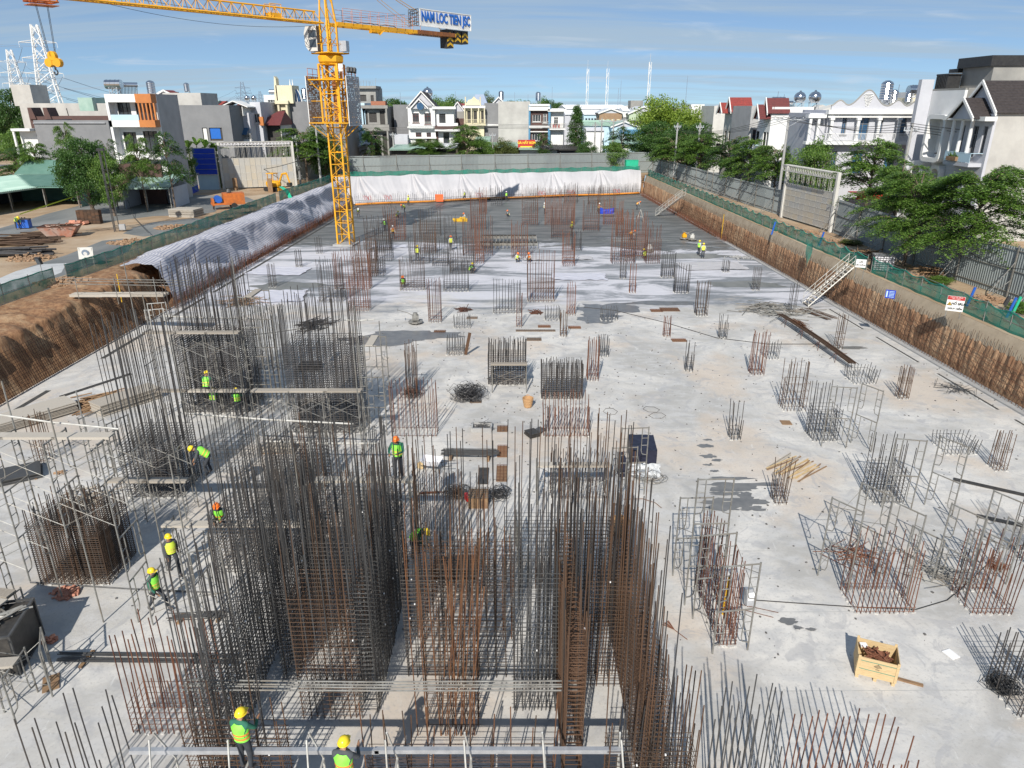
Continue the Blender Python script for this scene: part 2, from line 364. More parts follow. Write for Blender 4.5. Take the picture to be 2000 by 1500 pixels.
def slab_material():
 m = bpy.data.materials.new('slab_concrete'); m.use_nodes = True; t = m.node_tree; L = t.links
 b = t.nodes['Principled BSDF']
 tc = t.nodes.new('ShaderNodeTexCoord'); sp = t.nodes.new('ShaderNodeSeparateXYZ'); L.new(tc.outputs['Object'], sp.inputs[0])
 def NZ(scale, st=(1, 1, 1), det=7, rough=.6, dist=0., loc=(0, 0, 0)):
  mp = t.nodes.new('ShaderNodeMapping'); mp.inputs['Scale'].default_value = st; mp.inputs['Location'].default_value = loc; L.new(tc.outputs['Object'], mp.inputs[0])
  n = t.nodes.new('ShaderNodeTexNoise'); n.inputs['Scale'].default_value = scale; n.inputs['Detail'].default_value = det; n.inputs['Roughness'].default_value = rough; n.inputs['Distortion'].default_value = dist
  L.new(mp.outputs[0], n.inputs[0]); return n.outputs[0]
 def MR(a, lo, hi, o0=0., o1=1.):
  r = t.nodes.new('ShaderNodeMapRange'); r.interpolation_type = 'SMOOTHSTEP'; L.new(a, r.inputs[0])
  for i, q in enumerate((lo, hi, o0, o1)): r.inputs[i + 1].default_value = q
  return r.outputs[0]
 def MT(op, a, c):
  q = t.nodes.new('ShaderNodeMath'); q.operation = op
  for i, x in enumerate((a, c)):
   if isinstance(x, (int, float)): q.inputs[i].default_value = x
   else: L.new(x, q.inputs[i])
  return q.outputs[0]
 def MX(f, a, c):
  x = t.nodes.new('ShaderNodeMix'); x.data_type = 'RGBA'
  for i, q in ((0, f), (6, a), (7, c)):
   if isinstance(q, tuple): x.inputs[i].default_value = (*q, 1)
   elif isinstance(q, float): x.inputs[i].default_value = q
   else: L.new(q, x.inputs[i])
  return x.outputs[2]
 base = MX(MR(NZ(.16, dist=.8), .38, .62), (.41, .40, .38), (.63, .61, .575))
 base = MX(MR(NZ(.9, (1, 1.6, 1)), .42, .66), base, (.50, .495, .485))
 base = MX(MT('MULTIPLY', MR(NZ(.13, loc=(30, 9, 0)), .5, .64), .65), base, (.55, .46, .37))        # warm mud tint
 base = MX(MT('MULTIPLY', MR(NZ(.35, (1, 1, 1), dist=1.5, loc=(3, 40, 0)), .55, .72), .5), base, (.30, .31, .33))
 base = MX(MT('MULTIPLY', MR(NZ(9, det=5), .52, .7), .5), base, (.34, .33, .32))
 base = MX(MT('MULTIPLY', MR(NZ(.55, dist=2.5, loc=(17, 2, 0)), .55, .63), .5), base, (.36, .36, .37))
 base = MX(MT('MULTIPLY', MR(NZ(2.2, (1, .5, 1), dist=1, loc=(9, 21, 0)), .64, .70), .4), base, (.68, .68, .67))
 base = MX(MT('MULTIPLY', MR(NZ(3.1, (1, .25, 1), loc=(5, 0, 0)), .60, .75), .3), base, (.66, .66, .65))
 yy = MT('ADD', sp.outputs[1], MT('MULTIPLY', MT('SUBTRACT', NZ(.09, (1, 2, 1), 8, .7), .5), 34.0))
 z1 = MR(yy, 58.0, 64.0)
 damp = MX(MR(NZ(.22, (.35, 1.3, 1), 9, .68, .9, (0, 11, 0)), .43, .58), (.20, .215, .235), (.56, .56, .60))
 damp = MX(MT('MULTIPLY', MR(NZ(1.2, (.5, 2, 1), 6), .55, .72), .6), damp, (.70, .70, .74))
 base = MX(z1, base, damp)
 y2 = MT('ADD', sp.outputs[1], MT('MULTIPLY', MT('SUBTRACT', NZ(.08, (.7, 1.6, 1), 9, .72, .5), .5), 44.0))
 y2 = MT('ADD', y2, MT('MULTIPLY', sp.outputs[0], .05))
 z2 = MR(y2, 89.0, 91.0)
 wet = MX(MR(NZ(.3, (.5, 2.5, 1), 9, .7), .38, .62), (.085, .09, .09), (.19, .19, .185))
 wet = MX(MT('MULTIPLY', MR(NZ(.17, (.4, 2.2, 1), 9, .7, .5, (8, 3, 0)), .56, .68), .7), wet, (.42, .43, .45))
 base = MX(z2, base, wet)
 L.new(base, b.inputs['Base Color'])
 ro = t.nodes.new('ShaderNodeMix'); ro.data_type = 'FLOAT'; L.new(z2, ro.inputs[0]); ro.inputs[2].default_value = .82; ro.inputs[3].default_value = .5
 L.new(ro.outputs[0], b.inputs['Roughness'])
 bp = t.nodes.new('ShaderNodeBump'); bp.inputs['Strength'].default_value = .25; bp.inputs['Distance'].default_value = .03; L.new(NZ(6), bp.inputs['Height']); L.new(bp.outputs[0], b.inputs['Normal'])
 MATS['slab'] = m
slab_material()
def earth_material(name, a, b_, c, sc=1.6):
 m = bpy.data.materials.new(name); m.use_nodes = True; t = m.node_tree; L = t.links
 b = t.nodes['Principled BSDF']; b.inputs['Roughness'].default_value = .95
 tc = t.nodes.new('ShaderNodeTexCoord')
 def NZ(scale, st):
  mp = t.nodes.new('ShaderNodeMapping'); mp.inputs['Scale'].default_value = st; L.new(tc.outputs['Object'], mp.inputs[0])
  n = t.nodes.new('ShaderNodeTexNoise'); n.inputs['Scale'].default_value = scale; n.inputs['Detail'].default_value = 8; n.inputs['Roughness'].default_value = .65; L.new(mp.outputs[0], n.inputs[0]); return n.outputs[0]
 def MR(q, lo, hi):
  r = t.nodes.new('ShaderNodeMapRange'); L.new(q, r.inputs[0]); r.inputs[1].default_value = lo; r.inputs[2].default_value = hi; return r.outputs[0]
 x = t.nodes.new('ShaderNodeMix'); x.data_type = 'RGBA'; L.new(MR(NZ(sc, (1, 1, .25)), .38, .62), x.inputs[0]); x.inputs[6].default_value = (*a, 1); x.inputs[7].default_value = (*b_, 1)
 y = t.nodes.new('ShaderNodeMix'); y.data_type = 'RGBA'; L.new(MR(NZ(sc * .3, (1, 1, .5)), .5, .7), y.inputs[0]); L.new(x.outputs[2], y.inputs[6]); y.inputs[7].default_value = (*c, 1)
 L.new(y.outputs[2], b.inputs['Base Color'])
 bp = t.nodes.new('ShaderNodeBump'); bp.inputs['Strength'].default_value = .7; bp.inputs['Distance'].default_value = .12; L.new(NZ(4, (1, 1, .5)), bp.inputs['Height']); L.new(bp.outputs[0], b.inputs['Normal'])
 MATS[name] = m
earth_material('earth_left', (.33, .185, .095), (.18, .09, .045), (.43, .29, .17), 2.6)
earth_material('earth_right', (.45, .27, .155), (.25, .13, .07), (.54, .38, .235), 1.6)
# slab, banks, street-level ground
def slabL(Y): return -30.0 + (Y - 38) * .020 if Y < 129 else -28.2
def slabR(Y): return 29.7 - (Y - 38) * .032
SL, SR = (-28.2, 129.0), (26.2, 147.0)
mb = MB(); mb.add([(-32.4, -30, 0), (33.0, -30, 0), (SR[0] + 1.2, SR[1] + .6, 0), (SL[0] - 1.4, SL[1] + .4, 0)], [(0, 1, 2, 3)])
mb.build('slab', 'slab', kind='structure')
TOPL = [(-37.5, -30), (-36.3, 45), (-34.8, 65), (-34.0, 110), (-32.6, 134)]
TOPR = [(26.9, 149), (29.0, 85), (30.5, 42), (32.8, -30)]
g = MB(); far = 4500
rg = [(x, y, ZS) for x, y in TOPL + TOPR]; n = len(rg)
g.add(rg + [(-far, -30, ZS), (-far, 134, ZS), (-far, far, ZS), (far, far, ZS), (far, 149, ZS), (far, -30, ZS), (-far, -far, ZS), (far, -far, ZS)],
      [(n, 0, 1, 2, 3, 4, n + 1), (n + 1, 4, 5, n + 4, n + 3, n + 2), (n + 4, 5, 6, 7, 8, n + 5), (n + 6, n + 7, n + 5, 8, 0, n)])
g.add([(-37.5, -30, 0), (32.8, -30, 0), (32.8, -30, ZS), (-37.5, -30, ZS)], [(0, 1, 2, 3)])
go = g.build('ground', 'dirt', kind='structure')
bm = bmesh.new(); bm.from_mesh(go.data); bmesh.ops.triangulate(bm, faces=bm.faces); bm.to_mesh(go.data); bm.free()
def lerp_poly(pts, Y):
 ps = sorted(pts, key=lambda q: q[1])
 for a, b in zip(ps, ps[1:]):
  if Y <= b[1]: break
 k = (Y - a[1]) / (b[1] - a[1]); return a[0] + (b[0] - a[0]) * k
def topL(Y): return lerp_poly(TOPL, Y)
def topR(Y): return lerp_poly(TOPR, Y)
# left earth bank: eroded slope
def bankL(u, v):
 Y = -30 + 164 * u; x0 = slabL(Y) - .35; x1 = topL(Y) + .02
 e = fbm(Y * .45, v * 2.0) * .55; rill = abs(nz(Y * 1.1, v * .6, 4)) * 1.3 + .25 * abs(nz(Y * 3.1, v * 1.5, 8))
 if v < .12: return (x0 - v * 2, Y, v / .12 * .35 - .02)
 k = (v - .12) / .88
 if k < .62:
  q = k / .62; z = .35 + q * 2.85 + .35 * nz(Y * .3, 1.5) * q; x = x0 - .3 - q * 1.0 - (e * .7 + rill * .8) * (.35 + .65 * q) * min(1, q * 4) * .9
 else:
  q = (k - .62) / .38; z0 = 3.2 + .35 * nz(Y * .3, 1.5); xa = x0 - 1.3 - (e * .7 + rill * .8) * .9
  x = xa + (x1 - xa) * q; z = z0 + (ZS - .01 - z0) * q + .30 * fbm(Y * .9, q * 3, 5) * (1 - q) * .8 + .12 * sin(pi * q) + .10 * fbm(Y * 2.5, q * 5, 9) * sin(pi * q)
 if Y > 60:
  c = min(1, (Y - 60) / 2.5); x -= c * 1.5 * sin(pi * min(1, k)) + c * .5 * (1 - k); z -= c * 1.1 * sin(pi * k)
 if v >= .999: x = x1; z = ZS - .003
 return (x, Y, z)
b = MB(); b.grid(bankL, 620, 34); b.build('earth_bank', 'earth_left', smooth=True, kind='structure')
# right bank: ribbed by the piling machine, with a smooth shotcrete lip
def bankR(u, v):
 Y = -30 + 178 * u; x0 = slabR(Y) + .25
 rib = abs(sin(Y * 4.4 + 2.2 * nz(Y * .7, 0))) ** .7 * .13 + .08 * fbm(Y * 1.3, v * 3, 2)
 z = v * 2.55 + .12 * nz(Y * .8, 9) * v
 x = x0 + .05 + v * .25 - rib * min(1, v * 5)
 if v > .93: x += (v - .93) / .07 * .22
 return (x, Y, z)
b = MB(); b.grid(bankR, 1400, 16); b.build('earth_bank', 'earth_right', smooth=True, kind='structure')
def lipR(u, v):
 Y = -30 + 178 * u; x0 = slabR(Y) + .52; z0 = 2.5 + .12 * nz(Y * .8, 9)
 x1 = topR(Y) + .01
 x = x0 + (x1 - x0) * v; z = z0 + (ZS - .004 - z0) * (v ** .8)
 if v < .01: z -= .12 + .2 * abs(nz(Y * 1.3, 3)); x -= .06
 return (x, Y, z)
b = MB(); b.grid(lipR, 500, 4); b.build('earth_bank', 'shotcrete', smooth=True, kind='structure')
# far bank (under the sheeting)
def bankF(u, v):
 ax, ay = SL[0] - .6, SL[1] - .5; bx_, by = SR[0] + .4, SR[1] + .3
 tx0, ty0 = TOPL[-1]; tx1, ty1 = TOPR[0]
 x = (ax + (bx_ - ax) * u) * (1 - v) + (tx0 + (tx1 - tx0) * u) * v; y = (ay + (by - ay) * u) * (1 - v) + (ty0 + (ty1 - ty0) * u) * v
 return (x, y + 1.3 * sin(pi * v), (ZS - .003) * v - 1.0 * sin(pi * v))
b = MB(); b.grid(bankF, 60, 6); b.build('earth_bank', 'earth_left', smooth=True, kind='structure')
# pavements in the left yard
def sheet(name, pts, z, mat, kind='structure'):
 m = MB(); ps = [G(x, y, z) for x, y in pts]; m.add([tuple(p) for p in ps], [tuple(range(len(ps)))]); o = m.build(name, mat, kind=kind)
 bm = bmesh.new(); bm.from_mesh(o.data); bmesh.ops.triangulate(bm, faces=bm.faces)
 for f in bm.faces:
  if f.normal.z < 0: f.normal_flip()
 bm.to_mesh(o.data); bm.free(); return o
sheet('pavement', [(-60, 462), (20, 440), (90, 418), (170, 398), (260, 386), (360, 380), (480, 384), (500, 392), (430, 404), (420, 414), (380, 420), (300, 422), (235, 430), (160, 438), (90, 447), (30, 458), (-60, 478)], ZS + .004, 'asphalt_wet')
sheet('pavement', [(-60, 600), (-60, 572), (60, 520), (130, 498), (200, 470), (240, 466), (262, 474), (250, 492), (200, 512), (140, 533), (60, 558)], ZS + .004, 'asphalt_wet')
sheet('pavement', [(240, 456), (262, 444), (300, 434), (380, 426), (430, 432), (440, 438), (400, 446), (330, 456), (280, 462)], ZS + .004, 'asphalt_wet')
sheet('pavement', [(-40, 590), (-40, 560), (30, 530), (80, 516), (130, 514), (120, 532), (60, 556)], ZS + .008, 'whitish_ground')
# streets beyond the fences
m = MB(); m.quad((-400, 158, ZS + .004), (400, 178, ZS + .004), (400, 190, ZS + .004), (-400, 170, ZS + .004)); m.build('street', 'asphalt_wet', kind='structure')
m = MB(); m.quad((39, -30, ZS + .004), (47, -30, ZS + .004), (41, 170, ZS + .004), (33, 170, ZS + .004)); m.build('street', 'asphalt_wet', kind='structure')
# edge channels on the slab and other marks
def strip(name, pts, wd, z, mat, kind='structure'):
 m = MB()
 for a, c in zip(pts, pts[1:]):
  a = V((*a, 0)); c = V((*c, 0)); d = (c - a).normalized(); nn = V((-d.y, d.x, 0)) * wd / 2
  m.quad(*[(q.x, q.y, z) for q in (a - nn, c - nn, c + nn, a + nn)])
 return m.build(name, mat, kind=kind)
# right kerb beam along the wall
m = MB(); m.add([(slabR(-30) - .55, -30, 0), (slabR(-30) + .1, -30, 0), (slabR(146) + .1, 146, 0), (slabR(146) - .55, 146, 0), (slabR(-30) - .55, -30, .1), (slabR(-30) + .1, -30, .1), (slabR(146) + .1, 146, .1), (slabR(146) - .55, 146, .1)],
    [(0, 4, 7, 3), (4, 5, 6, 7), (1, 2, 6, 5), (0, 1, 5, 4), (2, 3, 7, 6)])
m.build('kerb', 'concrete', kind='structure')
M('channel_dark', (.035, .035, .034), (.07, .068, .064), 3, .9)
for y0, y1 in ((30, 36.6), (38, 44), (46.2, 52), (54, 60)):
 strip('drain_channel', [(slabR(y0) - 1.35, y0), (slabR(y1) - 1.35, y1)], .16, .006, 'channel_dark')
 strip('channel_lip', [(slabR(y0) - 1.52, y0), (slabR(y1) - 1.52, y1)], .16, .010, 'concrete_white')
for y0, y1 in ((30, 34), (36.6, 41), (47, 54), (56, 64), (66, 128)):
 strip('drain_channel', [(slabL(y0) + 1.1, y0), (slabL(y1) + 1.1, y1)], .34, .006, 'channel_dark')
# straight pour joints scribed across the slab
M('joint', (.38, .38, .375), (.46, .46, .45), 3, .9)
for yy in (16.6, 20.2, 23.8, 28.5, 33.7, 39.5):
 strip('slab_joint', [(-29.6 if yy > 21 else 4, yy), (29, yy + .15)], .025, .004, 'joint')
def blob(name, cx, cy, rx, ry, mat, z=.005, seed=0, n=28, amp=.45, rz=0.):
 m = MB(); ps = []
 for i in range(n):
  q = 2 * pi * i / n; k = 1 + amp * fbm(cos(q) * 1.6 + seed * 3.1, sin(q) * 1.6, seed)
  x = cos(q) * rx * k; y = sin(q) * ry * k
  ps.append((cx + x * cos(rz) - y * sin(rz), cy + x * sin(rz) + y * cos(rz), z))
 m.add(ps, [tuple(range(n))]); return m.build(name, mat, kind='structure')
pd = [(1384, 859, .28, .1), (1377, 871, .45, .18), (1385, 891, .42, .22), (1400, 899, .26, .14), (1383, 908, .25, .12), (1396, 920, .22, .1),
      (1430, 934, 1.0, .17), (1415, 946, .9, .15), (1445, 952, .9, .3), (1480, 946, 1.3, .16), (1408, 956, .6, .2), (1412, 964, .8, .16), (1425, 985, 1.1, .42), (1458, 978, .9, .3), (1470, 994, .6, .2), (1410, 992, .7, .26), (1455, 968, .35, .35)]
for i, (x, y, a, c) in enumerate(pd):
 q = G(x, y); blob('puddle_and_shadow', q.x, q.y, a, c, 'puddle_and_shadow', .005 + .0004 * i, i, amp=.6)
for i, (x, y, a, c) in enumerate([(1180, 603, 2.6, 1.9), (1165, 620, 1.8, 1.6), (1290, 592, 3.6, .7), (1650, 679, 1.6, .35), (1540, 1214, .3, .17), (1558, 1226, .16, .1), (1585, 1230, .18, .09), (800, 655, 3.4, 1.4), (745, 665, 3, 1.2)]):  # last two blobs paint the crane's cast shadow onto the slab
 q = G(x, y); blob('puddle_and_shadow', q.x, q.y, a, c, 'puddle_and_shadow', .012 + .0004 * i, 40 + i, amp=.5)
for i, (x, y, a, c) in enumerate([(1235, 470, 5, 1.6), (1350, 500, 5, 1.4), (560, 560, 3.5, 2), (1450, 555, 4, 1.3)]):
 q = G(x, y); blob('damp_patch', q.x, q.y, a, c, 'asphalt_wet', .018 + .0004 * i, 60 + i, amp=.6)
# tarpaulins over the left and far bank
def uv_mesh(mbx, name, mats, uvs, **k):
 me = mbx.mesh(name, mats, True); ul = me.uv_layers.new(name='UVMap')
 li = np.zeros(len(me.loops), dtype=np.int32); me.loops.foreach_get('vertex_index', li)
 arr = np.array(uvs, dtype=np.float32)[li]; ul.data.foreach_set('uv', arr.ravel()); return me
def tarpL(u, v):
 Y = 61.5 + 72.0 * u; xb = slabL(Y) - .25; xt = topL(Y) + .35
 jag = .9 * nz(Y * .16, 3.3) + .3 * nz(Y * .6, 8)
 x0 = xb; x1 = xt - .15 + jag * .5
 if u < .05: x1 = xt + (1 - u / .05) * .5
 q = v
 prof = .55 + 2.95 * (q ** .75)
 hump = 1.1 * max(0, nz(Y * .075 + 2.3, 1.7)) + .5 * nz(Y * .2, 6)
 prof = .45 + 2.95 * min(1, q / .62) ** .9 + .25 * sin(pi * max(0, q - .62) / .38)
 z = prof + hump * sin(pi * q) * .5
 x = x0 + (x1 - x0) * (q / .62 * .42 if q < .62 else .42 + (q - .62) / .38 * .58) + hump * .5 * sin(pi * q)
 fold = .8 * nz(Y * .16 + v * 1.9, v * 2.1, 2) + .28 * abs(nz(Y * .5 + v * 3.5, v * 2.4, 11)) + .30 * abs(nz(Y * .35 - v * 2.6, v * 1.3, 6)) * (.3 + 1.4 * abs(nz(Y * .08, 4))) * (1 if Y < 104 else 1.8) + .04 * nz(Y * 1.4, v * 3, 1)
 fade = sin(pi * min(1, max(0, q * .9 + .05))) ** .5
 z += fold * fade; x += fold * .8 * fade
 if v > .97: z = ZS + .10 + .06 * nz(Y * 1.5, 3)
 if v == 0: z = .35 + .3 * nz(Y * .5, 5)
 return (x, Y + .5 * nz(Y * .3, v * 2), z)
b = MB(); nu, nv = 420, 40; b.grid(tarpL, nu, nv)
uvs = [(i / nu * 40, j / nv * 24 + 1.8 * nz(i / nu * 6, j / nv * 2, 3)) for i in range(nu + 1) for j in range(nv + 1)]
o = obj('tarpaulin', uv_mesh(b, 'tarpaulin', 'tarp_striped', uvs)); tag(o, 'blue striped white tarpaulin draped over the left bank of the pit', 'tarpaulin')
def tarpF(u, v):
 ax, ay = SL[0] - .8, SL[1] + .2; bx_, by = SR[0] - .6, SR[1] - .6
 tx0, ty0 = TOPL[-1]; tx1, ty1 = TOPR[0]; tx0 += .2; ty0 += .8; tx1 -= .9; ty1 += .4
 v2 = v ** .8
 x = (ax + (bx_ - ax) * u) * (1 - v2) + (tx0 + (tx1 - tx0) * u) * v2; y = (ay + (by - ay) * u) * (1 - v2) + (ty0 + (ty1 - ty0) * u) * v2
 w_ = u * 55
 fan = 0
 for c in (4, 13, 21.5, 27, 38, 47):         # folds fan out from the places where the sheet is pinned
  d = (w_ - c) / (.5 + (1 - v) * 3.6)
  if abs(d) < 1: fan += .28 * sin(d * 11 + c) * (1 - abs(d)) * (.3 + v)
 f = .45 * nz(w_ * .33, v * 1.3, 3) + fan * 1.15 + .07 * nz(w_ * 2.1, v * 1.5, 8)
 z = .15 + (ZS + 1.0 - .15) * v + .25 * nz(w_ * .35, 5) * v + .25 * f
 y -= f * 1.0 + 1.1 * sin(pi * v)
 return (x, y, z)
b = MB(); nu, nv = 420, 36; b.grid(tarpF, nu, nv)
uvs = [(i / nu * 40, j / nv * 26 + 1.2 * nz(i / nu * 14, j / nv * 2, 3)) for i in range(nu + 1) for j in range(nv + 1)]
o = obj('tarpaulin', uv_mesh(b, 'tarpaulin', 'tarp_white', uvs)); tag(o, 'creased white tarpaulin sheeting hung over the far bank of the pit', 'tarpaulin')
# painted red marks on the far sheet
for i, x in enumerate((720, 760, 937, 1057, 1115, 1203)):
 p = P(x, 386 - (x - 700) * .028, 128.2 + (x - 700) / 540 * 17.5 - .6); m = MB()
 for k in range(3): m.tube([(p.x - .5 + k * .45 + .25 * sin(j), p.y - 1.0 + .0 * j, p.z + .45 * cos(j * 1.3 + k)) for j in range(6)], .035, 4)
 o = m.build('paint_mark', 'red_paint'); tag(o, ['red sprayed mark on the far tarpaulin nearest the crane', 'red sprayed mark second from the crane', 'red sprayed mark left of the dense rust block', 'red sprayed mark behind the dense rust block', 'red sprayed mark right of the dense rust block', 'red sprayed mark nearest the right end of the far tarpaulin'][i], 'paint mark', 'red sprayed marks along the far sheeting')
# reinforcement mats standing against the banks
def mat_wall(side):
 X = slabL if side < 0 else slabR
 v = MB(); h = MB(); y0, y1 = (-22, 60) if side < 0 else (-22, 118)
 y = y0; top = {}
 while y < y1:
  x = X(y) + (-.12 if side < 0 else .02) + ru(-.04, .04); zt = (2.75 if side < 0 else 3.3) + ru(-.15, .25) - (.45 if side > 0 else 0)
  lean = (-.9 if side < 0 else .50)
  v.bar((x, y, 0), (x + lean * zt / 3, y + ru(-.05, .05), zt), .018 if side < 0 else .013, 3, caps=False)
  x2 = x + (-.18 if side > 0 else .22) * -side * -1
  if side > 0: v.bar((x - .22, y + .04, 0), (x - .22 + ru(-.03, .03), y, 1.15 + ru(-.2, .15)), .018, 3, caps=False)
  y += .20 if side < 0 else .30
 z = .18
 while z < (2.7 if side < 0 else 2.0):
  n = 26
  pts = []
  for i in range(n + 1):
   yy = y0 + (y1 - y0) * i / n
   pts.append((X(yy) + (-.12 if side < 0 else .02) + (-.9 if side < 0 else .50) * z / 3 - .02 * side, yy, z + .03 * nz(yy, z)))
  h.tube(pts, .016, 3); z += .2 if side < 0 else .33
 t = thing('rebar_mat', 'rusty bar mesh standing against the %s' % ('bare brown bank at the left' if side < 0 else 'ribbed earth wall at the right'), 'reinforcement mesh')
 v.build('upright_bar', 'rust_brown', t, kind='stuff'); h.build('cross_bar', 'rust', t, kind='stuff')
mat_wall(-1); mat_wall(1)
# starter bars along the sheeted edges
def starters(label, a, c, dy, h0, h1, mat, rows=2, n3=3):
 m = MB(); a = V(a); c = V(c); d = c - a; L = d.length; k = int(L / dy)
 nn = V((-d.y, d.x, 0)).normalized()
 for i in range(k):
  for r in range(rows):
   p = a + d * (i / k) + nn * (r * .28) + V((ru(-.05, .05), ru(-.05, .05), 0)); h = ru(h0, h1)
   m.bar(p, p + V((ru(-.06, .06), ru(-.06, .06), h)), .02, n3, caps=False)
 for z in (.3, .6, .9):
  for r in range(rows): m.bar(a + nn * (r * .28) + V((0, 0, z)), c + nn * (r * .28) + V((0, 0, z)), .014, 3)
 t = thing('starter_bars', label, 'starter bars'); m.build('upright_bar', mat, t, kind='stuff')
starters('rusty starter bars along the foot of the striped left tarpaulin', (slabL(60) + .35, 60, 0), (slabL(128) + .35, 128, 0), .24, .8, 1.5, 'rust')
starters('thin grey starter bars in front of the far white tarpaulin', (SL[0] + .6, SL[1] - .8, 0), (SR[0] - .6, SR[1] - 1.0, 0), .34, 1.6, 2.3, 'steel_grey')
starters('rusty starter bars at the foot of the far end of the right wall', (slabR(146) - .9, 144, 0), (slabR(92) - .5, 92, 0), .26, .5, .9, 'rust')
# orange edge pipe
m = MB(); pts = [(SL[0] + .7, 127.6, .35)]
for i in range(1, 30):
 u = i / 29; pts.append((SL[0] + .7 + (SR[0] - SL[0] - 1.6) * u, 127.6 + 17.6 * u + 1.2 * sin(u * pi), .35 + .05 * sin(u * 20)))
m.tube(pts, .17, 8); o = m.build('edge_pipe', 'pipe_orange', smooth=True); tag(o, 'long orange hose lying along the foot of the far white tarpaulin', 'hose')
m = MB(); m.tube([(slabR(y) - .5, y, .16 + .05 * nz(y * .4, 2)) for y in range(96, 146, 3)], .09, 6); o = m.build('edge_pipe', 'rust_brown', smooth=True); tag(o, 'brown hose lying along the foot of the right wall', 'hose')
# safety netting with tube railings
def net_fence(label, pts, hh, post_d, sag=.25, gap=(), drop=.15, posts=True, dark=False):
 t = thing('safety_net_fence', label, 'netting', (pts[0][0], pts[0][1], ZS))
 o0 = V((pts[0][0], pts[0][1], ZS)); P3 = [V((x, y, ZS)) - o0 for x, y in pts]
 segs = list(zip(P3, P3[1:])); L = sum((c - a).length for a, c in segs)
 def at(s):
  for a, c in segs:
   l = (c - a).length
   if s <= l: return a + (c - a) * (s / l)
   s -= l
  return segs[-1][1]
 n = int(L / .45)
 net = MB()
 def fn(u, v):
  p = at(u * L); d = .16 * nz(u * L * .8, v * 2, 4)
  s = (u * L / post_d) % 1; z = v * hh - sag * sin(pi * s) * (1.0 if v > .99 else v * .5) * (.6 + .5 * nz(u * L * .21, 2)) - (drop * (1 + 1.2 * nz(u * L * .3, 7)) if v < .01 else 0)
  dr = (at(min(L, u * L + .3)) - at(max(0, u * L - .3))).normalized()
  return (p.x - dr.y * d, p.y + dr.x * d, z)
 net.grid(fn, n, 5); net.build('net', 'net', t, smooth=True)
 ps = int(L / post_d); proto = None
 rail = MB()
 for zz in (hh * .98, hh * .5): rail.tube([at(L * i / 40) + V((0, 0, zz)) for i in range(41)], .022, 4)
 rail.build('rail', 'galv', t)
 if posts:
  for i in range(ps + 1):
   p = at(L * i / ps)
   if proto is None:
    pm = MB(); pm.bar((0, 0, 0), (0, 0, hh + .08), .03, 6); proto = pm.mesh('post', 'galv')
   obj('post', proto, t, loc=p)
 top = MB(); top.tube([V(fn(i / n, 1.0)) for i in range(0, n + 1)], .045, 4); top.build('hem_rope', 'net_top', t)
 return t
def offL(y, d=0.): return (topL(y) + d, y)
net_fence('green netting fence on the brink of the bare left bank', [offL(y, -.25) for y in (22, 34, 44, 54.8)], 1.35, 2.6, .12, dark=True)
net_fence('dark green netting fence running up behind the striped tarpaulin', [offL(y, -.25) for y in (56.2, 62, 72, 84, 96, 106)], 1.3, 2.6, .18)
net_fence('green netting fence from the tarpaulin fold to the far corner', [offL(y, -.25) for y in (107.5, 118, 128)] + [(TOPL[-1][0] - .6, 136.5)], 1.4, 2.8, .15)
net_fence('low green netting along the top of the far white tarpaulin', [(TOPL[-1][0] + .5, 136.5), (-3, 142.5), (26, 150.6)], 1.75, 3.0, .3)
net_fence('green netting fence along the lip of the right wall', [(topR(y) + .35, y) for y in (148, 120, 95, 75, 60)], 1.3, 2.4, .45, drop=.35)
net_fence('green netting fence nearest the camera along the right lip', [(topR(y) + .35, y) for y in (59.2, 50, 40, 30, 18)], 1.3, 2.4, .35, drop=.3)
# loose strip of net hanging into the fold of the tarpaulin, another on the right
m = MB(); a = G(545, 368, ZS + 1.2); c = G(583, 408, 2.3)
m.grid(lambda u, v: (a.x + (c.x - a.x) * u + v * .25 + .2 * sin(u * 7), a.y + (c.y - a.y) * u + v * .8 * (1 - u * .6), a.z + .25 + (c.z - a.z) * u + .3 * sin(pi * u) * v), 14, 3)
o = m.build('loose_net', 'green_plastic', smooth=True); tag(o, 'loose bright green net strip hanging over the left striped tarpaulin', 'netting')
m = MB(); a = G(1592, 495, ZS)
m.grid(lambda u, v: (a.x - .35 - .25 * u + .1 * sin(u * 5 + v * 3), a.y + v * 1.3 * (1 - .6 * u) - u * .2, ZS + .8 - u * 2.1 + .1 * sin(v * 5)), 8, 5)
o = m.build('loose_net', 'net', smooth=True); tag(o, 'torn green net scrap hanging down the right wall', 'netting')
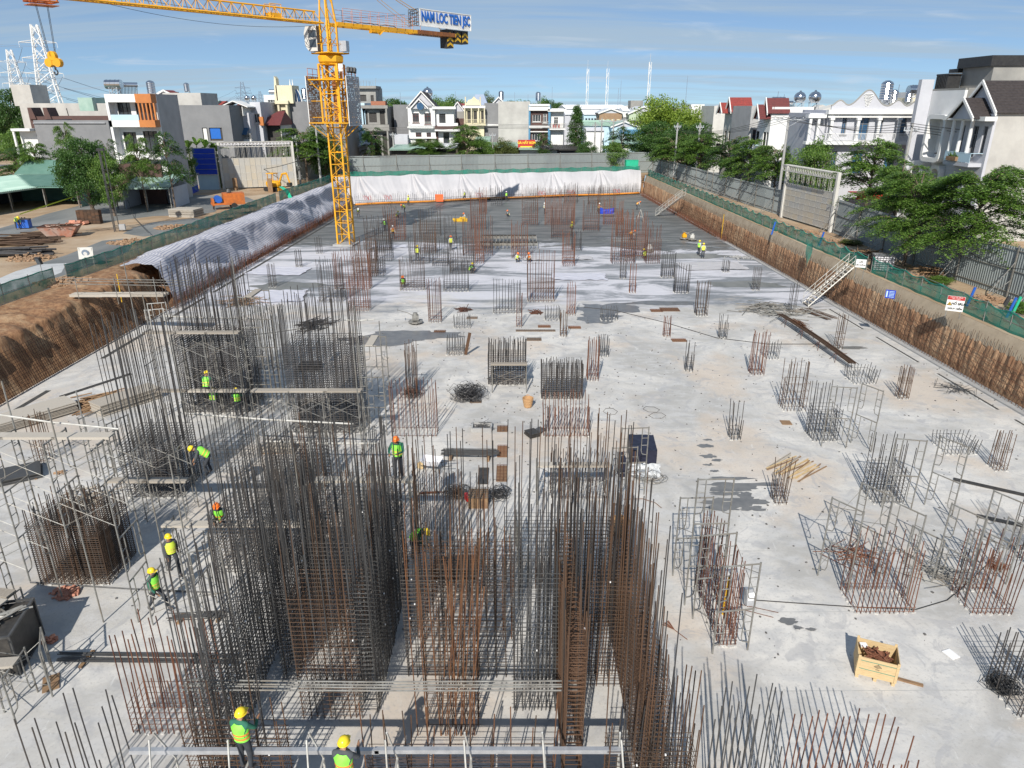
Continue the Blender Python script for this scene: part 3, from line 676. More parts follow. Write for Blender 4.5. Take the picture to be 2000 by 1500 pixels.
# corrugated hoarding
def hoarding(label, pts, hh, pw, brace_side=1, brace=True, z0=ZS, every=1):
 t = thing('hoarding', label, 'fence', (pts[0][0], pts[0][1], z0)); o0 = V((pts[0][0], pts[0][1], 0)); P3 = [V((x, y, 0)) - o0 for x, y in pts]
 sm = MB(); k = 12; prof = []
 for i in range(k):
  a_, b_ = i / k, (i + .5) / k
  prof += [(a_, 0), (a_ + .22 / k, 0), (a_ + .34 / k, .035), (a_ + .62 / k, .035), (a_ + .74 / k, 0)]
 prof.append((1, 0))
 vs = [(x * pw, -y, z) for x, y in prof for z in (0, hh)]
 sm.add(vs, [(2 * i, 2 * i + 2, 2 * i + 3, 2 * i + 1) for i in range(len(prof) - 1)]); pm = sm.mesh('sheet_panel', 'fence_sheet')
 po = MB(); po.box(0, 0, hh / 2 + .1, .09, .09, hh + .2); pom = po.mesh('post', 'galv')
 ra = MB(); ra.bar((0, 0, hh * .72), (0, -brace_side * 1.7, 0), .04, 5); ra.bar((0, 0, hh * .36), (0, -brace_side * 1.5, 0), .03, 5); ram = ra.mesh('brace', 'galv')
 i = 0
 for a, c in zip(P3, P3[1:]):
  d = c - a; L = d.length; n = max(1, round(L / pw)); ang = atan2(d.y, d.x)
  for j in range(n):
   p = a + d * (j / n); w_ = L / n
   q = obj('sheet_panel', pm, t, loc=p + V((0, 0, ru(0, .06))), rz=ang + ru(-.012, .012)); q.scale = (w_ / pw, 1, 1)
   if j % 2 == 0:
    off = V((sin(ang), -cos(ang), 0)) * .1 * brace_side
    obj('post', pom, t, loc=p + off, rz=ang)
    if brace and i % every == 0: obj('brace', ram, t, loc=p + off, rz=ang)
   i += 1
  rl = MB()
  off = V((sin(ang), -cos(ang), 0)) * .06 * brace_side
  for zz in (hh * .12, hh * .55, hh * .95): rl.bar(a + off + V((0, 0, zz)), c + off + V((0, 0, zz)), .03, 4)
  rl.build('rail', 'galv', t)
 return t
hoarding('long grey sheet hoarding across the far end of the site', [(-41, 140.2), (-10, 146.6), (29.5, 155.4)], 4.1, 3.3)
hoarding('grey sheet hoarding on the right between far corner and tall gate', [(29.6, 155.2), (32.3, 118), (34.4, 92.0)], 3.1, 2.9, every=1)
hoarding('grey sheet hoarding at right, nearest stretch beside the big tree', [(35.5, 79.0), (35.3, 62), (36.6, 48), (39.5, 30)], 3.6, 2.8, every=1)
# loose sag of cable on top of the hoarding
def cable(label, pts, r=.02, sag=0.0, mat='cable', name='cable', n=10, group=None, cat='cable'):
 m = MB()
 for a, c in zip(pts, pts[1:]):
  a = V(a); c = V(c); m.tube([a + (c - a) * (i / n) - V((0, 0, sag * 4 * (i / n) * (1 - i / n))) for i in range(n + 1)], r, 4)
 o = m.build(name, mat); tag(o, label, cat, group); return o
cable('dark cable looped along the top of the far hoarding', [(-38 + 6.6 * i, 140.6 + 1.47 * i, ZS + 4.1) for i in range(11)], .035, .25)
cable('dark cable looped along the right hoarding before the tall gate', [(29.6 + .4 * i, 152 - 7 * i, ZS + 3.05) for i in range(9)], .03, .2)
cable('dark cable looped along the nearest right hoarding', [(33.9 + .28 * i, 76 - 5.5 * i, ZS + 2.6) for i in range(9)], .03, .25)
# tall gates
def gate(label, a, c, hh, cols, rows, tilt, openw=0.0, roof=False):
 a = V(a); c = V(c); d = c - a; W = d.length; t = thing('site_gate', label, 'gate', a, atan2(d.y, d.x))
 for x in (0, W):
  m = MB(); m.box(x, 0, hh / 2, .34, .34, hh); m.build('gate_post', 'wall_offwhite', t)
 m = MB(); fh = hh * .90
 for x in (0.25, W - .25): m.box(x, 0, fh / 2, .1, .1, fh)
 bz = hh * .66
 for j in range(rows + 1): m.box(W / 2, 0, .25 + (bz - .25) * j / rows, W - .5, .07, .07)
 m.box(W / 2, 0, fh, W - .4, .12, .12); m.box(W / 2, 0, hh - .02, W - .2, .14, .10); m.box(W / 2, .8, hh - .02, W - .2, .10, .10); 
 m.build('gate_frame', 'galv_white', t)
 pm = MB(); cw = (W - .6) / cols; ph = (bz - .25) / rows; pm.box(0, 0, 0, cw - .05, .03, ph - .06); pmm = pm.mesh('sheet_panel', 'gate_sheet')
 for i in range(cols):
  for j in range(rows): obj('sheet_panel', pmm, t, loc=(.3 + cw * (i + .5), -.0, .25 + ph * (j + .5)))
 bm_ = MB(); bm_.box(0, 0, (fh + .25) / 2, .045, .045, fh - .25); bmm = bm_.mesh('upright_bar', 'galv_white')
 for i in range(cols + 1): obj('upright_bar', bmm, t, loc=(.3 + cw * i, -.06, 0))
 b2 = MB(); b2.box(0, 0, 0, .03, .03, fh - bz - .1); b2m = b2.mesh('upright_bar', 'galv_white')
 for i in range(cols * 2): obj('upright_bar', b2m, t, loc=(.3 + cw * (i + .5) / 2 + cw / 4 * 0, -.03, (fh + bz) / 2))
 tr = MB(); nn = int(W / .55)
 for i in range(nn):
  x0 = .2 + (W - .4) * i / nn; x1 = .2 + (W - .4) * (i + 1) / nn; xm = (x0 + x1) / 2
  for y in (0, .8):
   tr.bar((x0, y, hh - .06), (xm, y, fh + .06), .025, 4); tr.bar((xm, y, fh + .06), (x1, y, hh - .06), .025, 4)
  tr.bar((x0, 0, hh), (xm, .8, hh), .025, 4); tr.bar((xm, .8, hh), (x1, 0, hh), .025, 4)
 tr.box(W / 2, .8, fh, W - .4, .1, .1)
 tr.build('truss', 'galv_white', t)
 if roof:
  m = MB(); m.box(W / 2, .9, hh - .28, W - .5, .06, .5); m.build('fascia_panel', 'white_sheet', t)
 return t
ga = G(425, 362, ZS); gc = G(570, 352, ZS)
YG = 123.0
ga = P(428, 300, YG); ga.z = ZS; gc = P(572, 300, YG + 4); gc.z = ZS
gate('pale sheet-and-bar gate beside the blue panels at left', ga, gc, 7.5, 13, 4, 0, roof=True)
gate('tall grey barred gate in the right hoarding', (35.3, 79.6, ZS), (33.9, 90.9, ZS), 6.4, 9, 6, 0)
# blue board by the left gate
bq = P(376, 300, YG - 1); bq.z = ZS
t = thing('blue_board', 'bright blue slatted board on posts left of the pale gate', 'board', bq, R(4))
wb = 3.6; z0, z1 = 2.5, 6.6
for k in range(5):
 m = MB(); hh = (z1 - z0) / 5; m.box(wb / 2, -.03, z0 + hh * (k + .5), wb - .1, .05, hh - .07); m.build('blue_slat', 'blue_panel', t)
m = MB(); m.box(wb / 2, .05, (z0 + z1) / 2, wb + .2, .06, z1 - z0 + .2)
for x in (0, wb): m.box(x, .02, z1 / 2, .14, .14, z1 + .2)
m.box(wb / 2, .02, 2.6, wb, .1, .1); m.build('board_frame', 'galv_white', t)
# second, open kiosk wall under it
m = MB(); m.bx(.1, 3.5, .5, .7, 0, 2.4); m.build('lower_panel', 'wall_lightblue', t)
# signs on the right lip
def sign(label, p, w_, h_, rz, parts, cat='sign', tilt=0., board='white_paint', post=True, zb=.5):
 t = thing('warning_sign', label, cat, p, rz)
 m = MB(); m.box(0, 0, zb + h_ / 2, w_, .04, h_); m.build('sign_board', board, t)
 if post:
  m = MB()
  for x in (-w_ * .4, w_ * .4): m.bar((x, .05, 0), (x, .05, zb + h_ * .9), .025, 5)
  m.build('sign_post', 'galv', t)
 for kind, x, z, a1, a2, mt in parts:
  if kind == 'box':
   m = MB(); m.box(x, -.026, zb + z, a1, .012, a2); m.build('colour_field', mt, t)
  elif kind == 'tri':
   m = MB(); m.extr([(x - a1 / 2, zb + z - a1 * .43), (x + a1 / 2, zb + z - a1 * .43), (x, zb + z + a1 * .43)], -.036, -.021); m.build('warning_triangle', 'black', t)
   m = MB(); q = a1 * .72; m.extr([(x - q / 2, zb + z - q * .40), (x + q / 2, zb + z - q * .40), (x, zb + z + q * .46)], -.042, -.037); m.build('warning_triangle', 'yellow_paint', t)
   m = MB(); m.extr([(x + .02, zb + z + q * .22), (x - .07, zb + z - q * .08), (x, zb + z - q * .08), (x - .03, zb + z - q * .3), (x + .07, zb + z + 0), (x, zb + z)], -.047, -.043); m.build('bolt_mark', 'black', t)
  else:
   me = text_mesh('lettering', kind, a1, mt, .004, a2); o = obj('lettering', me, t); o.rotation_euler = (R(90), 0, 0); o.location = (x, -.034, zb + z)
 return t
sgR = R(-38)
p = G(1862, 622, ZS); sign('white danger sign with red header reading HỐ SÂU on the right netting', (p.x - .1, p.y, ZS), 1.0, 1.0, R(-30),
     [('box', 0, .87, .97, .24, 'red_paint'), ('CÔNG TRƯỜNG\nTHI CÔNG', 0, .87, .095, .0, 'white_paint'), ('tri', -.32, .5, .30, 0, 'yellow_paint'), ('HỐ SÂU', .15, .5, .20, .008, 'black'), ('NGUY HIỂM', .03, .17, .15, .005, 'black')])
p = G(1676, 545, ZS); sign('small white notice reading LỐI LÊN XUỐNG above the right stair', (p.x, p.y, ZS), 0.75, .65, R(-22),
     [('LỐI', 0, .44, .17, .006, 'black'), ('LÊN XUỐNG', 0, .2, .12, .004, 'black')], zb=.95)
p = G(1741, 583, ZS); sign('small blue notice tied to the right netting', (p.x - .3, p.y - .3, ZS), .65, .6, R(-30),
     [('box', -.22, .3, .1, .45, 'wall_lightblue')] + [('box', .08, .1 + .1 * k, .34, .035, 'wall_lightblue') for k in range(5)], board='blue_panel', zb=.1)
p = G(1762, 513, ZS); sign('white electrical cabinet with yellow triangle by the right hoarding', (p.x, p.y, ZS), 1.25, 1.35, R(-20),
     [('tri', 0, .62, .7, 0, 'yellow_paint'), ('NGUY HIỂM', 0, 1.12, .15, .004, 'black'), ('ĐIỆN CAO ÁP', 0, .2, .12, .003, 'black')], zb=1.0, cat='cabinet', board='wall_offwhite')
# small junction box beside it
t = thing('junction_box', 'small white junction box on a pole right of the triangle cabinet', 'electrical box', G(1778, 508, ZS) + V((.3, 0, 0)), R(-20))
m = MB(); m.box(0, 0, 2.35, .7, .3, .55); m.build('box_body', 'white_paint', t)
m = MB(); m.bar((0, .1, 0), (.1, .1, 3.6), .04, 6); m.bar((0, .1, 1.2), (-.9, -1.2, 0), .03, 5); m.build('pole', 'galv', t)
# notice boards near the left edge (speaker-like flood lamps are separate)
for lab, x, y in (('white notice board with a dark round picture by the left netting', 173, 520), ('white notice board with a dark round picture on the left yard road', 277, 392)):
 p = G(x, y, ZS); t = thing('notice_board', lab, 'sign', p, R(10))
 m = MB(); m.box(0, 0, 1.15, 1.2, .05, 1.0, rx=R(-12)); m.build('sign_board', 'wall_offwhite', t)
 m = MB(); m.bar((0, -.10, 1.17), (0, -.045, 1.18), .30, 20); m.build('round_picture', 'pylon_far', t)
 m = MB(); m.bar((0, -.12, 1.12), (0, -.09, 1.13), .16, 20); m.build('round_picture', 'white_paint', t)
 m = MB()
 for sx in (-.5, .5): m.bar((sx, -.05, 0), (sx, .05, 1.6), .03, 5); m.bar((sx, .7, 0), (sx, .05, 1.5), .03, 5)
 m.build('sign_post', 'galv_white', t)
# black flood lamps clipped to netting posts
for lab, x, y in (('black flood lamp on the netting at the gap of the left bank', 86, 552), ('black flood lamp on the netting nearest the camera at right', 1953, 640)):
 p = G(x, y, ZS); t = thing('flood_lamp', lab, 'flood lamp', p, R(60 if x > 1000 else -20))
 m = MB(); m.box(0, 0, 1.75, .5, .16, .55, rx=R(15)); m.build('lamp_housing', 'black', t)
 m = MB(); m.box(0, -.1, 1.73, .42, .02, .46, rx=R(15)); m.build('lamp_glass', 'glass', t)
 m = MB(); m.bar((0, .05, 0), (0, .05, 1.7), .025, 5); m.build('lamp_pole', 'galv', t)
# tower crane
def lattice(m, z0, z1, hw, bay, rl=.09, rd=.045, cx=0., cy=0.):
 for sx in (-1, 1):
  for sy in (-1, 1): m.box(cx + sx * hw, cy + sy * hw, (z0 + z1) / 2, rl * 2, rl * 2, z1 - z0)
 n = max(1, round((z1 - z0) / bay)); bz = (z1 - z0) / n
 cs = [(-hw, -hw), (hw, -hw), (hw, hw), (-hw, hw)]
 for i in range(n + 1):
  for a, c in zip(cs, cs[1:] + cs[:1]): m.bar((cx + a[0], cy + a[1], z0 + i * bz), (cx + c[0], cy + c[1], z0 + i * bz), rd, 4)
 for i in range(n):
  for k, (a, c) in enumerate(zip(cs, cs[1:] + cs[:1])):
   if (i + k) % 2: a, c = c, a
   m.bar((cx + a[0], cy + a[1], z0 + i * bz), (cx + c[0], cy + c[1], z0 + (i + 1) * bz), rd, 4)
CB = G(674, 480); CB.z = 0; CX, CY = CB.x, CB.y + .8
t = thing('tower_crane', 'yellow tower crane standing on the slab near the far end', 'crane', (CX, CY, 0), R(-9))
for k in range(5):
 m = MB(); lattice(m, .05 + k * 2.8, .05 + (k + 1) * 2.8 - .02, .80, 1.4); m.build('mast_section', 'yellow_crane', t)
m = MB(); lattice(m, 14.05, 20.9, .80, 1.45); m.build('mast_section', 'yellow_crane', t)
m = MB(); lattice(m, 14.6, 21.0, 1.12, 1.6, .10, .05); m.build('climbing_cage', 'yellow_crane', t)
m = MB(); m.box(0, 0, .1, 2.6, 2.6, .2); m.build('base_pad', 'concrete', t)
m = MB()
for i in range(60): m.bar((-.2, .45, .4 + i * .33), (.2, .45, .4 + i * .33), .018, 4)
for sx in (-.2, .2): m.bar((sx, .45, .2), (sx, .45, 20), .025, 4)
m.build('ladder', 'rust_brown', t)
m = MB()          # hydraulic column inside the cage
m.box(.2, .2, 17.4, .55, .5, 5.6); m.build('hydraulic_ram', 'brown_crane', t)
# working platforms around the cage
for z, e in ((14.6, 2.35), (19.3, 2.1)):
 m = MB()
 for s in (-1, 1):
  m.box(s * (e - .45), 0, z, .8, 2 * e, .06); m.box(0, s * (e - .45), z, 2 * e - 1.7, .8, .06)
 for s in (-1, 1):
  for q in (-1, 1):
   m.bar((s * e, q * e, z), (s * .9, q * .9, z - 1.6), .06, 5); m.bar((s * e, 0, z), (s * .9, 0, z - 1.6), .05, 5); m.bar((0, q * e, z), (0, q * .9, z - 1.6), .05, 5)
  m.bar((s * e, -e, z), (s * e, e, z), .07, 5); m.bar((-e, s * e, z), (e, s * e, z), .07, 5)
 m.build('platform', 'yellow_crane', t)
m = MB(); e = 2.1
for s in (-1, 1):
 for q in [-1, -.33, .33, 1]:
  m.bar((s * e, q * e, 19.3), (s * e, q * e, 20.5), .03, 4)
 for z in (19.9, 20.5): m.bar((s * e, -e, z), (s * e, e, z), .03, 4)
m.build('guard_rail', 'orange_paint', t)
# punched screens on both sides
def screen(x):
 m = MB(); W, H = 4.0, 5.3; cols, rows = 20, 26
 for i in range(cols + 1):
  m.box(x, -W / 2 + W * i / cols, 17.0, .03, .055, H)
 for j in range(rows + 1):
  m.box(x, 0, 17.0 - H / 2 + H * j / rows, .032, W, .055)
 for i in range(cols):
  for j in range(rows):
   if rnd.random() < .62:
    m.box(x, -W / 2 + W * (i + .5) / cols, 17.0 - H / 2 + H * (j + .5) / rows, .028, W / cols * .9, H / rows * .9)
 m.build('screen_panel', 'wall_grey', t)
 m = MB()
 for s in (-1, 1): m.box(x, s * (W / 2 + .03), 17, .08, .07, H + .1)
 for z in (-1, 1): m.box(x, 0, 17 + z * (H / 2 + .03), .08, W + .1, .07)
 m.build('screen_frame', 'white_paint', t)
 m = MB()
 for z in (15.2, 17, 18.8):
  for y in (-1.2, 1.2): m.bar((x, y, z), (x * .45, y * .8, z), .045, 4)
 m.build('screen_bracket', 'yellow_crane', t)
screen(-2.45); screen(2.45)
m = MB()          # three spotlights on the right screen
for k in range(3): m.box(2.5, -1.2 + k * 1.0, 20.35, .30, .45, .55, rx=R(-20)); m.bar((2.5, -1.2 + k, 19.6), (2.5, -1.2 + k, 20.2), .03, 4)
m.build('spotlight', 'black', t)
m = MB(); m.box(1.55, -1.0, 20.6, .5, .4, .8, rz=.2); m.build('control_box', 'white_paint', t)
m = MB(); m.lathe([(1.15, 20.9), (1.5, 21.25), (1.55, 21.8), (1.2, 22.1)], n=8); m.build('slewing_ring', 'yellow_crane', t)
JD = V((-.64, -.768, 0)).normalized(); ja = atan2(JD.y, JD.x) - R(-9)
up = MB(); zt = 25.3
jr = Matrix.Rotation(ja, 3, 'Z')
def J(s, l, z): q = jr @ V((s, l, 0)); return (q.x, q.y, z)
for s in (-.65, .65):
 for l in (-.65, .65):
  up.bar(J(s, l, 22.0), J(s, l, zt), .14, 4)
for l in (-.65, .65):
 up.bar(J(-.65, l, zt), J(.25, l * .3, 32.5), .12, 4); up.bar(J(.65, l, zt), J(.25, l * .3, 32.5), .10, 4)
 for k in range(4):
  z = zt + k * 1.8; q = k / 4; up.bar(J(-.65 + .9 * q, l * (1 - .7 * q), z), J(.65 - .4 * (q + .25), l * (1 - .7 * (q + .25)), z + 1.8), .05, 4)
for k, z in enumerate((22.9, 24.1)):
 for l in (-.65, .65): up.bar(J(-.65, l, z), J(.65, l, z + 1.1), .05, 4)
 for s in (-.65, .65): up.bar(J(s, -.65, z), J(s, .65, z + 1.1), .05, 4)
up.build('tower_head', 'yellow_crane', t)
m = MB()
for q in range(4): a = [(-1.5, -1.5), (1.5, -1.5), (1.5, 1.5), (-1.5, 1.5)]; c = a[(q + 1) % 4]; a = a[q]; m.bar(J(*a, 22.15), J(*c, 22.15), .08, 4); m.bar(J(*a, 23.1), J(*c, 23.1), .03, 4); m.bar(J(*a, 22.15), J(*a, 23.1), .03, 4)
m.box(0, 0, 22.12, 3, 3, .06, rz=ja); m.build('platform', 'yellow_crane', t)
# cab on the left side, rounded glass front
cabp = V((-1.75, -.5, 0)); m = MB()
prof = [(.0, 22.35), (1.15, 22.35), (1.55, 22.9), (1.6, 24.2), (1.35, 24.9), (.0, 25.0)]
def cabpts(y): return [(cabp.x + .75 - x * .95, y, z) for x, z in prof]
A, B = cabpts(-1.15), cabpts(.45); n = len(A)
m.add(A + B, [tuple(reversed(range(n))), tuple(range(n, 2 * n))] + [(i, i + 1, i + 1 + n, i + n) for i in range(n - 1)])
m.build('cab', 'wall_offwhite', t)
m = MB(); m.box(-1.5, -1.17, 24.15, .9, .03, .75); m.box(-1.5, -1.17, 23.15, .8, .03, .8); m.box(-2.54, -.35, 23.6, .03, 1.2, 1.2); m.build('cab_window', 'glass', t)
m = MB(); m.box(1.75, .1, 22.9, .8, 1.0, 1.1); m.build('slewing_motor', 'aluminium', t)
# jib
jb = MB(); L = 52; bay = 1.25
def JJ(s, l, z): return J(s, l, z)
for l in (-.6, .6): jb.bar(JJ(1.0, l, 25.2), JJ(L, l, 25.2), .095, 4)
jb.bar(JJ(1.6, 0, 26.35), JJ(L, 0, 26.35), .085, 4)
n = int((L - 1.2) / bay)
for i in range(n):
 s0 = 1.2 + i * bay; s1 = s0 + bay / 2; s2 = s0 + bay
 for l in (-.6, .6): jb.bar(JJ(s0, l, 25.2), JJ(s1, 0, 26.35), .04, 4); jb.bar(JJ(s1, 0, 26.35), JJ(s2, l, 25.2), .04, 4)
 jb.bar(JJ(s0, -.6, 25.2), JJ(s0, .6, 25.2), .035, 4); jb.bar(JJ(s0, -.6, 25.2), JJ(s2, .6, 25.2), .03, 4)
jb.build('jib', 'yellow_crane', t)
m = MB(); m.bar(JJ(.25, 0, 32.5), JJ(30, 0, 26.4), .04, 4); m.bar(JJ(.25, 0, 32.5), JJ(47, 0, 26.4), .04, 4)
for l in (-.5, .5): m.bar(JJ(.25, 0, 32.5), JJ(-19, l, 25.9), .04, 4); m.bar(JJ(.25, 0, 32.3), JJ(-13, l, 25.9), .03, 4)
m.build('tie_rod', 'yellow_crane', t)
m = MB(); m.tube([V(J(-12, 0, 27.2)) * (1 - q) + V(J(31, .2, 26.6)) * q - V((0, 0, 1.5 * 4 * q * (1 - q))) for q in [i / 20 for i in range(21)]], .025, 4)
m.tube([V(J(2, .3, 24.9)) * (1 - q) + V(J(31, .3, 26.3)) * q - V((0, 0, 1.3 * 4 * q * (1 - q))) for q in [i / 20 for i in range(21)]], .025, 4); m.build('hoist_rope', 'cable', t)
m = MB()          # gear box on the jib near the mast
m.box(*J(7.0, 0, 25.5), 1.3, .9, .5, rz=ja)
for q in ((6.3, -.5), (7.7, -.5), (6.3, .5), (7.7, .5)): m.bar(J(q[0], q[1], 25.3), J(q[0], q[1], 26.6), .04, 4)
for l in (-.5, .5): m.bar(J(6.3, l, 26.6), J(7.7, l, 26.6), .04, 4)
m.build('trolley_winch', 'yellow_crane', t)
# counter jib
m = MB()
for l in (-.75, .75): m.box(*J(-10.5, l, 25.25), 19.5, .18, .42, rz=ja)
for i in range(14): m.bar(J(-1 - i * 1.4, -.75, 25.3), J(-1 - i * 1.4, .75, 25.3), .05, 4)
m.box(*J(-7, 0, 24.95), 1.6, .5, .5, rz=ja); m.bar(J(-7.8, .8, 25.1), J(-7, .8, 24.5), .07, 4); m.bar(J(-6.2, .8, 25.1), J(-7, .8, 24.5), .07, 4)
m.build('counter_jib', 'yellow_crane', t)
m = MB(); m.box(*J(-16.6, .88, 25.28), 6.8, .04, .46, rz=ja); m.box(*J(-16.6, 0, 25.02), 7.2, 1.5, .05, rz=ja); m.build('counter_jib_deck', 'brown_crane', t)
m = MB()
for l in (-.95, .95):
 for i in range(10): m.bar(J(-1.5 - i * 1.35, l, 25.4), J(-1.5 - i * 1.35, l, 26.9), .03, 4)
 for z in (25.9, 26.4, 26.9): m.bar(J(-1.5, l, z), J(-13.6, l, z), .022, 4)
m.build('guard_rail', 'plaster_pink', t)
m = MB(); m.tube([J(-2 - i * .5, .2 * sin(i), 25.6 + .12 * abs(sin(i * 1.3))) for i in range(18)], .05, 4); m.build('power_cable', 'cable', t)
M('weight_stripe', (.68, .42, .03), (.6, .36, .03), 3, .6)
for k in range(3):
 s = -19.3 - k * 1.45; lo_ = 23.7 if k == 0 else 24.35
 m = MB(); m.box(*J(s, 0, (lo_ + 25.95) / 2), 1.2, 1.3, 25.95 - lo_, rz=ja); cw = m.build('counterweight', 'black', t)
 m = MB()
 for q in range(3):
  z = lo_ + .1 + q * .62
  if z > 25.2: continue
  for sg in (-1, 1):
   a_, b_, c_, d_ = (s - sg * .6, z), (s, z + .32), (s, z + .62), (s - sg * .6, z + .3)
   for l in (.665,):
    ps = [J(x, l, zz) for x, zz in (a_, b_, c_, d_)]; m.add(ps, [(0, 1, 2, 3)])
 m.build('hazard_stripe', 'weight_stripe', cw)
# name board
m = MB(); SB = (-13.6, -23.0); cs = (SB[0] + SB[1]) / 2; wl = SB[0] - SB[1]
for l in (.98,): m.box(*J(cs, l, 26.95), wl, .06, 1.85, rz=ja)
m.build('name_board', 'white_paint', t)
m = MB()
m.box(*J(cs, 1.02, 25.99), wl + .1, .1, .1, rz=ja); m.box(*J(cs, 1.02, 27.9), wl + .1, .1, .1, rz=ja)
m.box(*J(SB[0], 1.02, 26.95), .1, .1, 1.95, rz=ja); m.box(*J(SB[1], 1.02, 26.95), .1, .1, 1.95, rz=ja)
m.build('board_frame', 'white_paint', t)
m = MB()
for i in range(5):
 for l in (-.9, .9): m.bar(J(SB[0] + .2, l * (1 - i * .4), 26), J(SB[0] + .2, l * (1 - i * .4), 27.9), .05, 4)
 m.bar(J(SB[0] + .2, -.9, 26 + i * .47), J(SB[0] + .2, .9, 26 + i * .47), .04, 4)
 m.bar(J(SB[0] + .2, -.9, 26 + i * .38), J(SB[0] + .2, .9, 26.38 + i * .38), .04, 4)
m.build('board_bracket', 'steel_grey', t)
me = text_mesh('lettering', 'NAM LOC TIEN JSC', 1.85, 'blue_sign', .03, .05)
xs = [v.co.x for v in me.vertices]; wd = max(xs) - min(xs); ys = [v.co.y for v in me.vertices]; hd = max(ys) - min(ys); yc = (max(ys) + min(ys)) / 2; xc = (max(xs) + min(xs)) / 2
for v in me.vertices: v.co.x = (v.co.x - xc) * (wl - .4) / wd; v.co.y = (v.co.y - yc) * 1.55 / hd
o = obj('lettering', me, t); o.rotation_euler = (R(90), 0, ja + pi); o.location = J(cs, 1.08, 26.95)
# trolley and hook
m = MB(); s = 29.6
for l in (-.75, .75): m.bar(J(s - 1.1, l, 24.75), J(s + 1.1, l, 24.75), .08, 4); m.bar(J(s - 1.0, l, 24.75), J(s - 1.0, l, 25.3), .07, 4); m.bar(J(s + 1.0, l, 24.75), J(s + 1.0, l, 25.3), .07, 4)
for q in (-1.1, -.3, .5, 1.1): m.bar(J(s + q, -.75, 24.75), J(s + q, .75, 24.75), .07, 4)
m.box(*J(s, .0, 24.45), 2.2, 1.6, .05, rz=ja)
m.build('trolley', 'orange_paint', t)
m = MB()
for q in (-.45, .45):
 for l in (-.12, .12): m.bar(J(s + q, l, 24.6), J(s + q * .55, l, 20.5), .02, 4)
m.build('hoist_rope', 'cable', t)
m = MB(); hk = V(J(s, 0, 20.1))
m.bar((hk.x, hk.y - .18, hk.z + .45), (hk.x, hk.y + .18, hk.z + .45), .38, 14)
m.bar((hk.x - .42, hk.y - .2, hk.z - .1), (hk.x - .42, hk.y + .2, hk.z - .1), .36, 14); m.bar((hk.x + .42, hk.y - .2, hk.z - .1), (hk.x + .42, hk.y + .2, hk.z - .1), .36, 14)
m.box(hk.x, hk.y, hk.z + .05, .8, .3, .7)
m.build('hook_block', 'yellow_crane', t)
m = MB(); m.tube([(hk.x + .18 * cos(a), hk.y, hk.z - .85 + .22 * sin(a)) for a in [R(100 - 26 * i) for i in range(12)]], .06, 6); m.bar((hk.x, hk.y, hk.z - .65), (hk.x, hk.y, hk.z - .3), .07, 6); m.build('hook', 'steel_dark', t)
# houses
def facade(m, w_, h, ops, t=.28):
 xs = sorted({0, w_} | {q for o in ops for q in (o[0], o[1])}); zs = sorted({0, h} | {q for o in ops for q in (o[2], o[3])})
 for x0, x1 in zip(xs, xs[1:]):
  run = None
  for z0, z1 in zip(zs, zs[1:]):
   xm, zm = (x0 + x1) / 2, (z0 + z1) / 2
   solid = not any(o[0] < xm < o[1] and o[2] < zm < o[3] for o in ops)
   if solid: run = (run[0], z1) if run else (z0, z1)
   if (not solid or z1 == zs[-1]) and run: m.bx(x0, x1, 0, t, run[0], run[1]); run = None
def window(t, x0, x1, z0, z1, kind='w', frame='white_paint', y=0.0, flip=None, side=0):
 W, H = x1 - x0, z1 - z0; cx, cz = (x0 + x1) / 2, (z0 + z1) / 2
 f = MB()
 if kind != 'o':
  for s in (-1, 1): f.box(s * (W / 2 - .04), .16, 0, .09, .10, H); f.box(0, .16, s * (H / 2 - .04), W, .10, .09)
  n = 1 if W < 1.5 else 2 if W < 2.6 else 3
  for i in range(1, n + 1): f.box(-W / 2 + W * i / (n + 1), .16, 0, .06, .08, H)
  if H > 1.6: f.box(0, .16, H * .22, W, .08, .06)
  f.box(0, -.04, -H / 2 - .05, W + .3, .3, .09)
 else: f.box(0, .1, -H / 2 + .02, W, .2, .04)
 p = MB(); p.box(0, .235, 0, W, .03, H)
 fo = f.build('window' if kind != 'd' else 'door', frame, t); po = p.build('pane', {'w': 'glass', 'd': 'glass', 'o': 'form_dark', 'b': 'glass_blue'}[kind], fo)  # open bays get a dark panel painted in place of their shaded inside
 if side == 0: fo.location = (cx, y, cz)
 else: fo.location = (side * y, cx, cz); fo.rotation_euler = (0, 0, R(90) * side)
 return fo
def balcony(t, x0, x1, z, dep, wall='wall_white', rail='bars', col=None):
 m = MB(); m.bx(x0, x1, -dep, -.003, z - .35, z); s = m.build('balcony', wall, t)
 m = MB()
 H = .95
 if rail == 'glass': m.bx(x0, x1, -dep + .02, -dep + .05, z + .05, z + H - .05)
 elif rail == 'solid': m.bx(x0, x1, -dep + .01, -dep + .12, z + .003, z + H)
 else:
  n = int((x1 - x0) / .16)
  for i in range(n + 1): m.box(x0 + (x1 - x0) * i / n, -dep + .05, z + H / 2, .035, .035, H)
  m.box((x0 + x1) / 2, -dep + .05, z + .1, x1 - x0, .05, .05)
 m.box((x0 + x1) / 2, -dep + .05, z + H, x1 - x0, .08, .06)
 for xx in (x0 + .03, x1 - .03): m.box(xx, -dep / 2, z + H, .05, dep - .1, .05)
 m.build('railing', col or {'glass': 'wall_lightblue', 'solid': wall, 'bars': 'galv_white'}[rail], s)
 return s
